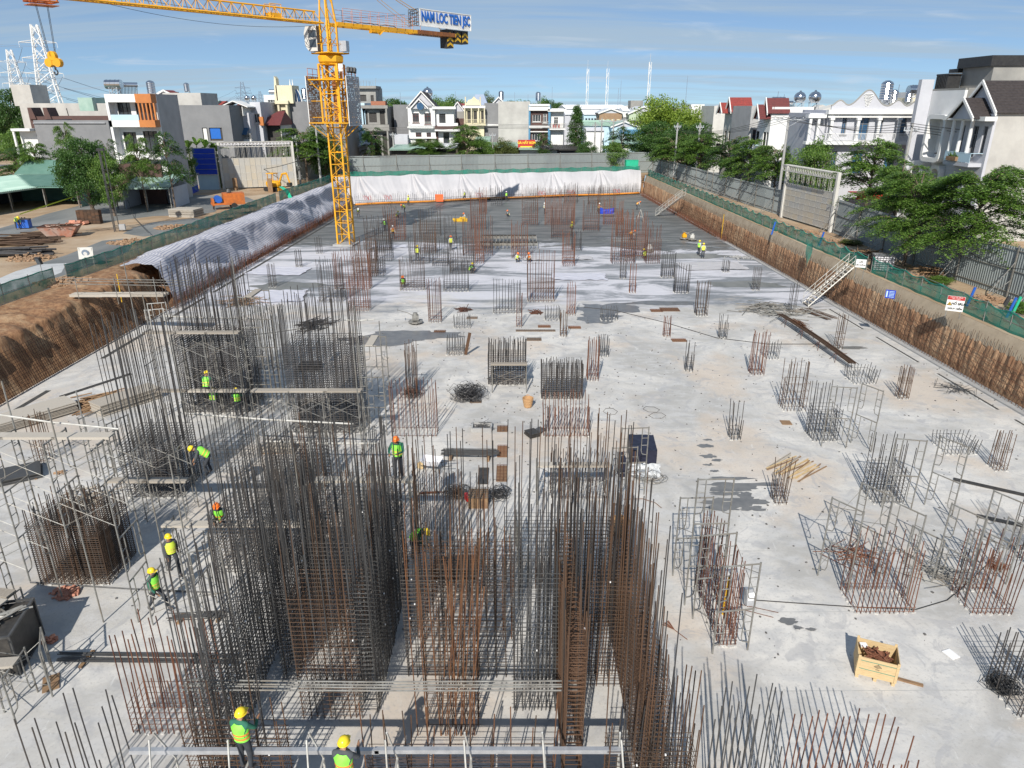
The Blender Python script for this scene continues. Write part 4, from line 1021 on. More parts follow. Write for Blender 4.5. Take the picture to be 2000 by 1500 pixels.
def roof_gable(t, x0, x1, y0, y1, ze, zr, mat, along='y', trim='white_paint', over=.35, name='roof'):
 m = MB(); tr = MB()
 if along == 'y':
  xm = (x0 + x1) / 2
  for s, xe in ((-1, x0 - over), (1, x1 + over)):
   n = max(3, int(hypot(xm - xe, zr - ze) / .35))
   for i in range(n):
    a, b_ = i / n, (i + 1) / n
    xa, xb = xe + (xm - xe) * a, xe + (xm - xe) * b_; za, zb = ze + (zr - ze) * a, ze + (zr - ze) * b_
    m.quad((xa, y0 - over, za + .10), (xa, y1, za + .10), (xb, y1, zb + .04), (xb, y0 - over, zb + .04)); m.quad((xa, y0 - over, za), (xa, y1, za), (xa, y1, za + .10), (xa, y0 - over, za + .10))
   tr.extr([(xe, ze - .22), (xm, zr - .22), (xm, zr + .12), (xe, ze + .12)], y0 - over - .08, y0 - over + .06)
  m.quad((x0 - over, y0, ze), (x0 - over, y1, ze), ((x0 + x1) / 2, y1, zr), ((x0 + x1) / 2, y0, zr)); m.quad((x1 + over, y0, ze), (x1 + over, y1, ze), (xm, y1, zr), (xm, y0, zr))
  gb = MB(); gb.extr([(x0, ze - .05), (x1, ze - .05), (xm, zr - .08)], y0 + .02, y1 - .05); gb.build('gable_wall', 'wall_lilac', t)
 else:
  ym = (y0 + y1) / 2
  for ye in (y0 - over, y1 + over):
   n = max(3, int(hypot(ym - ye, zr - ze) / .35))
   for i in range(n):
    a, b_ = i / n, (i + 1) / n
    ya, yb = ye + (ym - ye) * a, ye + (ym - ye) * b_; za, zb = ze + (zr - ze) * a, ze + (zr - ze) * b_
    m.quad((x0, ya, za + .10), (x1, ya, za + .10), (x1, yb, zb + .04), (x0, yb, zb + .04)); m.quad((x0, ya, za), (x1, ya, za), (x1, ya, za + .10), (x0, ya, za + .10))
  m.extr  # gable ends
  for xx in (x0 + .02, x1 - .02): m.add([(xx, y0, ze), (xx, y1, ze), (xx, ym, zr)], [(0, 1, 2)])
 r = m.build(name, mat, t)
 if tr.v: tr.build('roof_trim', trim, r)
 return r
def house(label, loc, rz, w_, d, h, wall, ops=(), bals=(), cornices=(), parapet=.5, side=None, cat='house', frame='white_paint', name='house', sideops=(), cornice_mat='white_paint'):
 t = thing(name, label, cat, loc, rz)
 m = MB(); facade(m, w_, h, [o[:4] for o in ops]); wl = m.build('wall', wall, t)
 m = MB(); m.bx(.003, w_ - .003, .283, d, 0, h - .01)
 m.bx(0, .18, .3, d, h - .01, h + parapet); m.bx(w_ - .18, w_, .3, d, h - .01, h + parapet); m.bx(0, w_, d - .18, d + .003, h - .012, h + parapet); m.bx(0, w_, -.002, .2, h - .002, h + parapet)
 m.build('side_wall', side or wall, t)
 for o in ops: window(t, o[0], o[1], o[2], o[3], o[4] if len(o) > 4 else 'w', o[5] if len(o) > 5 else frame)
 for s, a, b_, z0, z1, k in sideops:   # on the side walls, frame proud of the wall
  q = window(t, a, b_, z0, z1, k, frame, y=(w_ if s > 0 else 0) + .24, side=s) if s > 0 else window(t, a, b_, z0, z1, k, frame, y=.24, side=-1)
 for b_ in bals: balcony(t, *b_)
 for z, th, o in cornices:
  m = MB(); m.bx(-o * .4, w_ + o * .4, -o, .01 - .014, z, z + th); m.build('cornice', cornice_mat, t)
 return t
def px_house(label, x0, x1, Y, ytop, d, wall, base=ZS, **k):
 a = P(x0, ytop, Y); b_ = P(x1, ytop, Y)
 t = house(label, (a.x, Y, base), 0, b_.x - a.x, d, a.z - base, wall, **k); return t, b_.x - a.x, a.z - base
def zpx(y, Y): return P(1000, y, Y).z - ZS
TANKS = {}
def tank(label, loc, kind='stand', sc=1.0, rz=0.):
 if kind not in TANKS:
  t = thing('water_tank', label, 'water tank')
  if kind == 'flat':     # horizontal drum
   m = MB(); m.bar((-1.0, 0, 1.3), (1.0, 0, 1.3), .55, 18); 
   for x in (-.8, -.3, .3, .8): m.bar((x - .05, 0, 1.3), (x + .05, 0, 1.3), .58, 18)
   m.build('tank_body', 'chrome', t, smooth=False)
  elif kind == 'ball':
   m = MB(); m.lathe([(.0, .95), (.45, 1.0), (.72, 1.3), (.78, 1.6), (.72, 1.9), (.45, 2.2), (.15, 2.3), (.12, 2.45), (0, 2.45)], n=18); m.build('tank_body', 'chrome', t, smooth=True)
  else:
   m = MB(); pr = [(.0, .9), (.6, .95)]
   for i in range(7): pr += [(.62, 1.0 + i * .25), (.66, 1.08 + i * .25), (.62, 1.2 + i * .25)]
   pr += [(.5, 2.85), (.2, 3.0), (0, 3.0)]; m.lathe(pr, n=18); m.build('tank_body', 'chrome', t)
  m = MB()
  for sx in (-.5, .5):
   for sy in (-.4, .4): m.bar((sx, sy, 0), (sx, sy, 1.0), .04, 4)
   m.bar((sx, -.4, .1), (sx, .4, .9), .03, 4)
  for sy in (-.4, .4): m.bar((-.5, sy, .1), (.5, sy, .9), .03, 4); m.bar((-.6, sy, .95), (.6, sy, .95), .04, 4)
  m.build('tank_stand', 'pylon', t); TANKS[kind] = t; t.location = loc; t.rotation_euler = (0, 0, rz); t.scale = (sc,) * 3; return t
 return dup(TANKS[kind], label, loc, rz, sc)
def solar(label, loc, rz=0., sc=1.0):
 if 'solar' not in TANKS:
  t = thing('solar_heater', label, 'solar heater', loc, rz, sc=sc)
  m = MB(); m.bar((-1.1, .5, 1.2), (1.1, .5, 1.2), .25, 14); m.build('drum', 'chrome', t)
  m = MB()
  for i in range(14): m.bar((-1 + i * .154, -.9, .1), (-1 + i * .154, .45, 1.1), .04, 5)
  m.build('glass_tubes', 'glass', t)
  m = MB()
  for x in (-.9, .9): m.bar((x, .5, 0), (x, .5, 1.1), .04, 4); m.bar((x, -.9, .02), (x, .5, .02), .04, 4)
  m.build('rack', 'pylon', t); TANKS['solar'] = t; return t
 return dup(TANKS['solar'], label, loc, rz, sc)
def roofpt(x, y, Y): p = P(x, y, Y); return (p.x, p.y, p.z)
# --- left of the crane
t, W, H = px_house('large bare render block with stub tower at far left', 38, 213, 150, 207, 14, 'wall_render', sideops=())
m = MB(); a = P(32, 165, 150); m.bx(-1.2, 2.6, .5, 6, H, a.z - ZS); m.build('stair_tower', 'wall_render', t)
m = MB(); m.tube([(W * .52, -.06, H - .4), (W * .53, -.06, H - 3), (W * .57, -.06, H - 6)], .07, 4); m.build('drain_pipe', 'steel_dark', t)
t, W, H = px_house('low dark grey party wall house in front of the render block', 66, 212, 128, 241, 14, 'wall_dark', cornices=[])
m = MB(); m.bx(0, W - .5, -.25, .3, H, H + .12); m.build('coping', 'aluminium', t)
m = MB(); m.bx(-3.2, -.01, .6, 8, 0, H - 1); m.bx(-3.4, -.2, -1.2, .58, H * .42, H * .42 + .4); m.bx(-3.4, -.2, -1.2, .58, H - 1.2, H - .8); m.bx(-3.3, -3.0, -1.1, -.8, 0, H - .8)
m.build('front_wing', 'wall_white', t)
t, W, H = px_house('dark maroon clad house between render block and grey wall', 58, 212, 139, 233, 9, 'wall_brown')
m = MB()
for x in (0.2, 3.0): m = MB(); m.extr([(x, H), (x + 1.2, H), (x + .7, H + 2.0), (x, H + 2.0)], -.3, 2.5); m.build('roof_fin', 'wall_brown', t)
t, W, H = px_house('shed with pale green sheet walls on the render roofs', 152, 180, 149, 196, 6, 'roof_green')
t, W, H = px_house('concrete parapet block with rails behind the white orange house', 150, 216, 148, 222, 6, 'wall_render')
# white and orange modern house
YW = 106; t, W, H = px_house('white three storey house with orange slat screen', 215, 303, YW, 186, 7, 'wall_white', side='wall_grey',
 ops=[(.7, 2.5, zpx(238, YW), zpx(200, YW), 'd', 'black'), (3.2, 5.8, zpx(238, YW), zpx(200, YW), 'd', 'black'),
         (.8, 2.6, zpx(292, YW), zpx(258, YW), 'w', 'black'), (3.6, 5.6, zpx(296, YW), zpx(256, YW), 'd', 'black')], parapet=.15)
m = MB(); zt, zb = zpx(186, YW), zpx(246, YW)
m.bx(-.05, W, -1.5, -.003, zt - .9, zt + .12); m.bx(-.05, .3, -1.5, -.004, 0, zt - .903); m.bx(-.05, W * .66, -1.5, -.003, zb - .1, zb + .75); m.bx(-.05, W - .1, -1.3, -.003, zpx(310, YW), zpx(303, YW)); m.build('balcony_frame', 'wall_white', t)
m = MB(); m.bx(W * .66, W + .06, -1.56, -.004, zt - 1.0, zt + .16); m.bx(W * .66, W + .06, -1.56, -.004, zb - .12, zb + .8); m.build('orange_surround', 'orange_wall', t)
for i in range(5):
 m = MB(); m.bx(W * .69 + i * .52, W * .69 + i * .52 + .2, -1.5, -1.2, zb + .8, zt - 1.0); m.build('slat', 'orange_wall', t)
m = MB(); m.bx(.3, W * .66, -1.46, -1.43, zb + .76, zb + 1.5); m.build('glass_railing', 'wall_lightblue', t)
m = MB(); m.bx(.0, W, -2.0, -1.6, 0, zpx(318, YW)); m.build('lower_wall', 'wall_brown', t)
tank('horizontal drum tank over the white and orange house', roofpt(226, 186, YW + 3), 'flat', 1.1); 
tank('second horizontal drum stacked over the white orange house', (roofpt(226, 172, YW + 3)[0], YW + 3.0, roofpt(226, 179, YW + 3)[2]), 'flat', .8)
solar('solar heater rack right of the drums on the white house', roofpt(252, 186, YW + 5), R(20), 1.2)
tank('upright ribbed tank at the right end of the white house', roofpt(299, 196, YW + 6), 'stand', .9)
t, W, H = px_house('long dark grey party wall house right of the white orange house', 298, 447, 129, 209, 9, 'wall_dark', ops=[(7.8, 8.7, 7.4, 9.6, 'o'), (9.0, 11.2, 7.4, 9.6, 'o')], parapet=.3)
m = MB(); m.bx(9.1, 10.8, .18, .22, 7.8, 9.5); m.build('blue_poster', 'blue_sign', t); m = MB(); m.bx(7.9, 8.5, .17, .21, 7.5, 9.5); m.build('white_shutter', 'white_paint', t)
t, W, H = px_house('pale render rooftop block behind the dark party wall', 318, 392, 142, 187, 8, 'wall_render', ops=[(1.2, 2.6, 12.0, 13.2, 'w')])
tank('upright tank on the pale rooftop block at left', roofpt(367, 187, 143), 'stand', .75)
m_ = px_house('small red gabled roof house behind the pale rooftop block', 310, 328, 150, 184, 5, 'wall_white')[0]
roof_gable(m_, 0, 2.3, 0, 4, zpx(184, 150), zpx(176, 150), 'roof_tile_red')
# white glass-roofed houses mid left
t, W, H = px_house('white house with sloping skylights left of the maroon roof', 436, 486, 135, 226, 10, 'wall_lilac', ops=[(.7, 2.0, zpx(262, 135), zpx(243, 135), 'o'), (3, 4.4, zpx(285, 135), zpx(262, 135), 'w')], bals=[(.2, 4.8, zpx(272, 135), 1.0, 'wall_white', 'bars')])
m = MB()
for i in range(4): m.bx(.3 + i * 1.2, .4 + i * 1.2, -1.2, 3, H, H + 1.5)
m.extr([(-.1, H + 1.5), (2.4, H + 2.5), (4.9, H + 1.5), (4.9, H + 1.35), (2.4, H + 2.35), (-.1, H + 1.35)], -1.2, 3.2); m.build('pergola', 'white_paint', t)
m = MB(); m.box(1.5, -.8, H - 1.8, 1.6, 1.9, .08, rx=R(35)); m.box(3.6, -.8, H - 2.6, 1.4, 1.9, .08, rx=R(35)); m.build('skylight', 'glass_blue', t)
t, W, H = px_house('narrow pale grey house with orange post beside the maroon roof', 488, 508, 138, 205, 12, 'wall_lilac', ops=[(.3, 1.6, zpx(240, 138), zpx(222, 138), 'w')])
m = MB(); m.bx(W - .3, W + .4, -.6, -.01, zpx(245, 138), zpx(228, 138)); m.build('orange_post', 'orange_wall', t)
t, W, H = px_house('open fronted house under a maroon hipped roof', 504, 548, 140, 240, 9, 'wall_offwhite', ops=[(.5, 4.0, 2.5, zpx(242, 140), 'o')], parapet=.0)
m = MB(); z0, z1 = H - .4, zpx(217, 140); m.add([(-.6, -1.2, z0), (W + .2, -1.2, z0), (W + .2, 8, z0), (-.6, 8, z0), (W * .75, 3, z1), (W, 3.5, z1)], [(0, 1, 5, 4), (1, 2, 5), (2, 3, 4, 5), (3, 0, 4)]); m.build('roof', 'roof_tile_maroon', t)
t, W, H = px_house('cream columned house with a blue glass dome', 543, 562, 146, 202, 12, 'wall_cream', ops=[(.5, 1.3, zpx(245, 146), zpx(215, 146), 'o')])
m = MB()
for x in (.15, W - .15):
 m.cyl(x, -.4, zpx(250, 146), H, .22, n=10); m.cyl(x, -.4, 1, zpx(256, 146), .22, n=10)
m.bx(-.3, W + .3, -.8, -.003, H - .1, H + .5); m.bx(-.3, W + .3, -.8, -.003, zpx(256, 146), zpx(250, 146)); m.build('column', 'wall_cream', t)
m = MB(); m.bx(-.2, 2.9, .2, 5, H + .01, H + 3.2); m.extr([(-.7, H), (0, H), (0, H + 4.4), (-.3, H + 4.8)], .2, 2); m.build('attic_block', 'wall_cream', t)
dc = P(573, 203, 149); ox = dc.x - t.location.x; dz = dc.z - ZS; m = MB()
prof = [(1.65 * cos(a) ** .8, 3.0 * sin(a)) for a in [R(9 * i) for i in range(10)]]
m.lathe([(r, dz + z) for r, z in prof] + [(0, dz + 3.0)], ox, 3, 20); dm = m.build('dome', 'roof_blue', t, smooth=True)
m = MB()
for k in range(8):
 q = 2 * pi * k / 8; m.tube([(ox + (r + .04) * cos(q), 3 + (r + .04) * sin(q), dz + z) for r, z in prof], .10, 4)
for x in (-.25, .25): m.bar((ox + x, 3, dz + 2.8), (ox + x, 3, dz + 4.4), .16, 6, .05)
m.build('dome_rib', 'white_paint', dm)
t, W, H = px_house('plain dark grey wall house behind the crane mast', 562, 672, 147, 204, 12, 'wall_dark', cornices=[])
tank('upright tank on the grey wall left of the crane mast', roofpt(597, 204, 149), 'stand', 1.0)
t, W, H = px_house('white boxy roof house with a slotted window', 515, 543, 175, 190, 8, 'wall_white', ops=[(.8, 2.6, zpx(200, 175), zpx(195, 175), 'w')])
tank('twin drum tank on the white boxy roof at left', roofpt(535, 190, 176), 'flat', .9)
# small roofs on the skyline at left
for i, (lab, x0, x1, yt, Y, wl, rf) in enumerate([('small bright green roof on the far left skyline', 402, 420, 200, 190, 'brick_red', 'roof_green'), ('small red roof beside the green one on the skyline', 420, 434, 201, 192, 'wall_tan', 'roof_tile_red'),
  ('low maroon roof left of the glass dome', 457, 476, 206, 188, 'wall_white', 'roof_tile_maroon'), ('round roofed grey store under the white boxy roof', 480, 516, 207, 180, 'wall_offwhite', 'wall_concrete'), ('green lean-to roof before the white boxy roof', 520, 546, 212, 165, 'wall_offwhite', 'roof_green')]):
 t, W, H = px_house(lab, x0, x1, Y, yt + 4, 7, wl, parapet=0); roof_gable(t, 0, W, 0, 7, H, H + .9, rf, 'x')
for i, (x, y) in enumerate([(484, 203), (497, 203), (534, 205)]): tank(['left one of three globe tanks near the dome', 'middle one of three globe tanks near the dome', 'right globe tank nearest the dome'][i], roofpt(x, y, 178), 'ball', .8)
# --- centre
t, W, H = px_house('light blue house with arched gable right of the crane foot', 672, 706, 163, 262, 9, 'wall_lightblue', ops=[(.5, 1.6, 2.5, 5.0, 'w'), (2.3, 3.4, 2.5, 5.0, 'w')], bals=[(-.3, 4.3, 2.0, 1.4, 'wall_white', 'bars')])
roof_gable(t, -.2, W + .2, 0, 5, H, H + 2.6, 'wall_blue', 'y')
m = MB(); m.tube([(W / 2 + 1.2 * cos(a), -.45, H - .3 + 1.2 * sin(a)) for a in [R(12 * i) for i in range(16)]], .14, 5); m.build('arch', 'wall_blue', t)
t, W, H = px_house('white flat sided house between blue gable and concrete shell', 690, 712, 168, 206, 10, 'wall_lightblue')
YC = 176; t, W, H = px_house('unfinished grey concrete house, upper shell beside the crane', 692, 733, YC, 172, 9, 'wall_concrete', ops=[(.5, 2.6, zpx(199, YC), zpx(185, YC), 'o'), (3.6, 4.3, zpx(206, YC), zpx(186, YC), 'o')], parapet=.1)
m = MB(); m.bx(-.2, W + .3, -.9, 6, H - .1, H + .45)
for i in range(9): m.bar((.4 + i * .55, ru(0, 2), H + .4), (.4 + i * .55 + ru(-.2, .2), 1, H + 1.3 + rnd.random()), .03, 4)
m.build('roof_slab', 'wall_concrete', t)
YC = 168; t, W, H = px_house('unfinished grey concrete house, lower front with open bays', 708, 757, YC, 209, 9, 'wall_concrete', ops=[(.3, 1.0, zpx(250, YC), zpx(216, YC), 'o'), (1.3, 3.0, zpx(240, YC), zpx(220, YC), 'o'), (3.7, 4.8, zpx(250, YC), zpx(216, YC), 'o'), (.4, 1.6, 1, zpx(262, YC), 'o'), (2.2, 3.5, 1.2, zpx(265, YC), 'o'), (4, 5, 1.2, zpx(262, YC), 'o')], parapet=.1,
 bals=[(-.1, 5.8, zpx(252, YC), 1.2, 'wall_concrete', 'solid')])
m = MB(); m.bx(-.2, W + .2, -1.2, -.01, H - .3, H + .35); m.bx(W - .35, W, -1.15, -.02, 0, H - .3); m.build('roof_slab', 'wall_concrete', t)
m = MB(); m.bx(1.8, 5, .5, 3, H + .1, H + 1.2); m.build('brick_upstand', 'brick_red', t)
t, W, H = px_house('low house with teal wall between concrete shell and white gable', 754, 772, 180, 215, 8, 'wall_lightblue', ops=[(.3, 1.9, 8, 11, 'b')])
t, W, H = px_house('dark blue grey side wall left of the white gabled house', 768, 797, 172, 209, 11, 'wall_dark')
t, W, H = px_house('small grey outhouse with two arched windows under the gabled house', 770, 796, 164, 268, 4, 'wall_lilac', ops=[(.6, 1.1, 1.5, 3.2, 'w'), (2.1, 2.6, 1.5, 3.2, 'w')])
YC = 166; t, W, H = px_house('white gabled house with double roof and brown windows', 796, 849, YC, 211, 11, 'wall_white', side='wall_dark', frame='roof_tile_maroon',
 ops=[(1.0, 2.4, zpx(240, YC), zpx(221, YC), 'w'), (3.6, 5.0, zpx(243, YC), zpx(221, YC), 'd'), (1.5, 2.8, zpx(279, YC), zpx(259, YC), 'w'), (3.9, 4.9, zpx(284, YC), zpx(259, YC), 'd')],
 bals=[(.2, W * 0 + 5.6, zpx(247, YC), 1.2, 'wall_white', 'bars')], cornices=[(zpx(250, YC), .3, .5), (H - .35, .35, .45)])
roof_gable(t, .0, W, 1.2, 9, H, zpx(178, YC), 'roof_tile_dark', 'y'); roof_gable(t, 1.0, W - 1.6, -.8, 2, H - .1, zpx(193, YC), 'roof_tile_dark', 'y')
m = MB(); m.bar((2.9, -1.25, H + .35), (2.9, -1.1, H + .35), .75, 20); m.build('arched_window', 'glass_blue', t)
tank('globe tank on the roof of the white gabled house', roofpt(836, 203, 176), 'ball', 1.5)
YC = 167; t, W, H = px_house('white cubic house with a brown edged balcony beside the gable', 850, 886, YC, 213, 10, 'wall_white', frame='black', ops=[(.8, 2.2, zpx(241, YC), zpx(222, YC), 'w'), (1.6, 2.9, zpx(283, YC), zpx(259, YC), 'd')], cornices=[(zpx(213, YC), .5, 1.4)])
m = MB(); m.bx(-.1, 5.4, -1.8, -.01, zpx(252, YC), zpx(246, YC)); m.build('balcony', 'wall_brown', t); m = MB(); m.bx(-.1, 5.4, -1.85, -.02, zpx(256, YC), zpx(252, YC) - .01); m.bx(.5, 5.0, -1.5, -1.46, zpx(246, YC), zpx(240, YC)); m.build('balcony_edge', 'wall_white', t)
m = MB(); m.bx(.02, .45, -.3, -.005, 1, zpx(245, YC)); m.build('brown_pier', 'wall_brown', t)
t, W, H = px_house('grey house with red roof behind the cubic house', 880, 908, 182, 222, 12, 'wall_concrete'); roof_gable(t, 0, W, 0, 8, H, zpx(199, 182), 'roof_tile_red')
t, W, H = px_house('low brown grey wall house below the red roofs', 888, 908, 172, 236, 12, 'wall_brown')
t, W, H = px_house('long red roofed house on the centre skyline', 893, 932, 195, 212, 9, 'wall_offwhite', parapet=0); roof_gable(t, 0, W, 0, 8, H, H + 1.2, 'roof_tile_red', 'x')
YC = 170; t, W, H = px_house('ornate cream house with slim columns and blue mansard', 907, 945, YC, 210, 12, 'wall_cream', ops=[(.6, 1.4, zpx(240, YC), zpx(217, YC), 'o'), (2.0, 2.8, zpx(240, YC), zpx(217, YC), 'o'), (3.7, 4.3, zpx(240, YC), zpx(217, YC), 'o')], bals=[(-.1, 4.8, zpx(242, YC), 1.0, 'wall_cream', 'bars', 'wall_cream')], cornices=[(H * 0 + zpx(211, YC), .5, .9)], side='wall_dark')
m = MB()
for x in (.1, 1.6, 3.2, 4.5): m.cyl(x, -.8, zpx(242, YC), zpx(211, YC), .14, n=8)
m.extr([(.2, H + .5), (1, H + 1.6), (1.6, H + 1.7), (2.2, H + 2.3), (2.8, H + 1.7), (3.3, H + 1.6), (3.6, H + .5)], -.7, -.4)
for x in (.3, 3.6): m.cyl(x, -.5, H + .4, H + 2.2, .15, n=8)
m.build('column', 'wall_cream', t)
m = MB(); x0, x1 = 1.9, 5.2; zb_, zt_ = H + .5, zpx(184, YC); m.add([(x0, 2, zb_), (x1, 2, zb_), (x1, 8, zb_), (x0, 8, zb_), (x0 + .4, 2.8, zt_), (x1 - .9, 2.8, zt_), (x1 - .9, 7, zt_), (x0 + .4, 7, zt_)], [(0, 1, 5, 4), (1, 2, 6, 5), (2, 3, 7, 6), (3, 0, 4, 7), (4, 5, 6, 7)]); m.build('mansard_roof', 'roof_blue', t)
t, W, H = px_house('dark grey blank wall house right of the ornate cream house', 946, 984, 171, 206, 12, 'wall_dark'); m = MB(); m.bx(-.5, W, -.5, -.01, zpx(246, 171), zpx(242, 171)); m.build('white_band', 'wall_white', t)
t, W, H = px_house('small white gable peeping over the dark wall', 962, 986, 185, 205, 6, 'wall_white'); roof_gable(t, 0, W, 0, 5, H, H + 1.8, 'wall_lilac')
tank('upright tank beside the small white gable on the skyline', roofpt(979, 203, 188), 'stand', 1.0)
t, W, H = px_house('big blank pale render house in the centre', 973, 1035, 166, 203, 12, 'wall_render')
YC = 166.5; t, W, H = px_house('brown and blue three storey house right of the render block', 1036, 1071, YC, 207, 11, 'wall_brown', ops=[(.5, 2.3, zpx(238, YC), zpx(224, YC), 'w'), (2.8, 3.6, zpx(240, YC), zpx(222, YC), 'd'), (.4, 2.2, zpx(275, YC), zpx(261, YC), 'w')], parapet=.1,
 cornices=[(zpx(207, YC), .4, .7), (zpx(216, YC), .8, .8), (zpx(250, YC), .5, .8), (zpx(258, YC), .2, .5)], bals=[(2.6, 4.0, zpx(246, YC), .9, 'wall_white', 'bars')], side='wall_blue')
m = MB(); m.bx(-.4, -.01, -.6, 8, 0, H + .2); m.bx(3.9, 4.4, -.6, -.02, 0, H + .3); m.build('blue_pier', 'wall_blue', t)
tank('dark tank on the brown and blue house', roofpt(1051, 205, 170), 'stand', .9)
t, W, H = px_house('white house with laundry on its balcony', 1074, 1101, 167, 217, 9, 'wall_white', ops=[(.9, 1.9, zpx(246, 167), zpx(229, 167), 'd')], bals=[(-.1, 3.4, zpx(250, 167), 1.4, 'wall_white', 'bars', 'galv_white')], cornices=[(zpx(218, 167), .5, 1.3)])
m = MB()
for i, q in enumerate((.8, 1.3, 2.0)): m.box(q, -1.1, zpx(246, 167), .35, .05, .8)
m.build('laundry', 'red_paint', t)
# industrial sheds on the right skyline
for lab, x0, x1, ye, yr, Y, d, wl, rf, al in [
 ('long white roofed warehouse on the skyline right of centre', 1105, 1232, 213, 205, 230, 40, 'wall_white', 'roof_white', 'x'),
 ('second white warehouse roof with small window row', 1140, 1180, 224, 215, 205, 16, 'wall_lightblue', 'roof_white', 'x'),
 ('brown warehouse gable with four cream panels', 1171, 1215, 221, 212, 198, 14, 'wall_tan', 'roof_white', 'y'),
 ('small white house beside the pale green shed', 1216, 1230, 217, 211, 200, 9, 'wall_white', 'roof_white', 'x'),
 ('pale green corrugated shed with dark window strip', 1229, 1285, 222, 208, 196, 14, 'wall_palegreen', 'roof_white', 'y'),
 ('light blue low shed behind the tall conifer', 1140, 1200, 246, 236, 186, 14, 'wall_lightblue', 'roof_green', 'x'),
 ('light blue gabled shed left of the bright tree', 1195, 1245, 248, 237, 182, 12, 'wall_lightblue', 'roof_green', 'y'),
 ('light blue lean-to below the gabled shed', 1215, 1262, 262, 254, 176, 6, 'wall_lightblue', 'wall_blue', 'x'),
 ('pale store with a blue grey roof behind the pole', 1145, 1180, 256, 250, 178, 7, 'wall_white', 'wall_lilac', 'x'),
 ('small grey house on the skyline left of warehouse', 1103, 1135, 224, 216, 190, 9, 'wall_lilac', 'roof_white', 'x')]:
 t, W, H = px_house(lab, x0, x1, Y, ye, d, wl, parapet=0); roof_gable(t, 0, W, 0, d, H, zpx(yr, Y), rf, al)
 if 'brown' in lab:
  for k in range(4): m = MB(); m.bx(.5 + k * 1.35, 1.3 + k * 1.35, -.06, -.003, H - 2.6, H - 1.5); m.build('cream_panel', 'wall_cream' if k != 1 else 'wall_palegreen', t)
 if 'dark window' in lab: window(t, .4, W - .6, H - 2.8, H - 1.6, 'o').location.y = -.25
 if 'window row' in lab:
  for k in range(6): m = MB(); m.bx(.5 + k * .8, 1.0 + k * .8, -.06, -.003, H - 2.0, H - .9); m.build('window', 'glass', t)
 if 'small white house' in lab: window(t, .5, 1.3, H - 2.5, H - 1.4, 'w').location.y = -.25
t, W, H = px_house('dark rooftop box with an antenna dish near the bright tree', 1232, 1256, 215, 200, 5, 'wall_concrete')
# low sheds and stalls behind the far hoarding
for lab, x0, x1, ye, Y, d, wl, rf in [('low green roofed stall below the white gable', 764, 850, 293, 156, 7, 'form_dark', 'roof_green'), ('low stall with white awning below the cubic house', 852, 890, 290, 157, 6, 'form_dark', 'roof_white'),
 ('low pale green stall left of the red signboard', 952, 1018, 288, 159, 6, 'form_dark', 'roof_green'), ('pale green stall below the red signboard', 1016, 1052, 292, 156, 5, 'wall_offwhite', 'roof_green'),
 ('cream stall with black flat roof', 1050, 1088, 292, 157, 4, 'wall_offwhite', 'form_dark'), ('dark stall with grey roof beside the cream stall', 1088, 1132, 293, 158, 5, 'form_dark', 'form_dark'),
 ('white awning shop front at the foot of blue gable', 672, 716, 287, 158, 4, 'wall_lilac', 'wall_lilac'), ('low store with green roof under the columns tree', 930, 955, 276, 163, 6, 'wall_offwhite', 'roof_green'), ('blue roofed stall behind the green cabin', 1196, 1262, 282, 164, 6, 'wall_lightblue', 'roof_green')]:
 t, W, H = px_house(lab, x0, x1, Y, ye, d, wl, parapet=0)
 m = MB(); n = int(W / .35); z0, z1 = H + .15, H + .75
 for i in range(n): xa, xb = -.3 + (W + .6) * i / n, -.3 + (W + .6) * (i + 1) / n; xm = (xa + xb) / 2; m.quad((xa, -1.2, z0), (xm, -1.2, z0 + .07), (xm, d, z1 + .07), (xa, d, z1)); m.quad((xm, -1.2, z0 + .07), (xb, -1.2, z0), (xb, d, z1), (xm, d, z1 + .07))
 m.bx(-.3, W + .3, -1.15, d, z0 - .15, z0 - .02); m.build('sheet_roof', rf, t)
p = P(1020, 284, 157); t = thing('signboard', 'red shop signboard with yellow lettering above the far hoarding', 'sign', (p.x - .6, 157, p.z - .6), R(3))
m = MB(); m.box(1.5, 0, .9, 3.6, .1, 1.6); m.box(1.5, .1, -1.4, .1, .1, 3); m.build('sign_board', 'red_paint', t)
M('sign_yellow', (.9, .65, .05)); o = obj('lettering', text_mesh('lettering', 'GÀ HẤT RƠM', .62, 'sign_yellow', .01, .02), t); o.rotation_euler = (R(90), 0, 0); o.location = (1.5, -.07, 1.1)
m = MB(); m.bx(.2, 2.8, -.07, -.055, .25, .45); m.build('sign_line', 'sign_yellow', t)
p = P(1220, 290, 157); t = thing('notice_board', 'small white ruled board standing above the far hoarding', 'sign', (p.x, 157, ZS), 0)
m = MB(); m.box(0, 0, 4.1, 1.7, .1, 1.2); m.build('sign_board', 'white_paint', t); m = MB(); m.box(-.5, .08, 2, .1, .1, 4); m.box(.5, .08, 2, .1, .1, 4); m.build('sign_post', 'galv', t)
# green cabin at the far right corner
p = P(1234, 335, 151.2); p.z = ZS; t = thing('portable_toilet', 'bright green portable cabin at the far right corner', 'cabin', p, R(5), sc=1.15)
m = MB(); m.bx(-1.1, 1.1, 0, 1.2, .1, 2.3); m.build('cabin_body', 'green_plastic', t); m = MB(); m.bx(-1.0, -.05, -.06, -.003, .2, 2.15); m.bx(.05, 1.0, -.06, -.003, .2, 2.15); m.build('door', 'green_plastic', t); m = MB(); m.box(0, .6, 2.36, 2.3, 1.3, .1); m.build('roof', 'green_plastic', t)
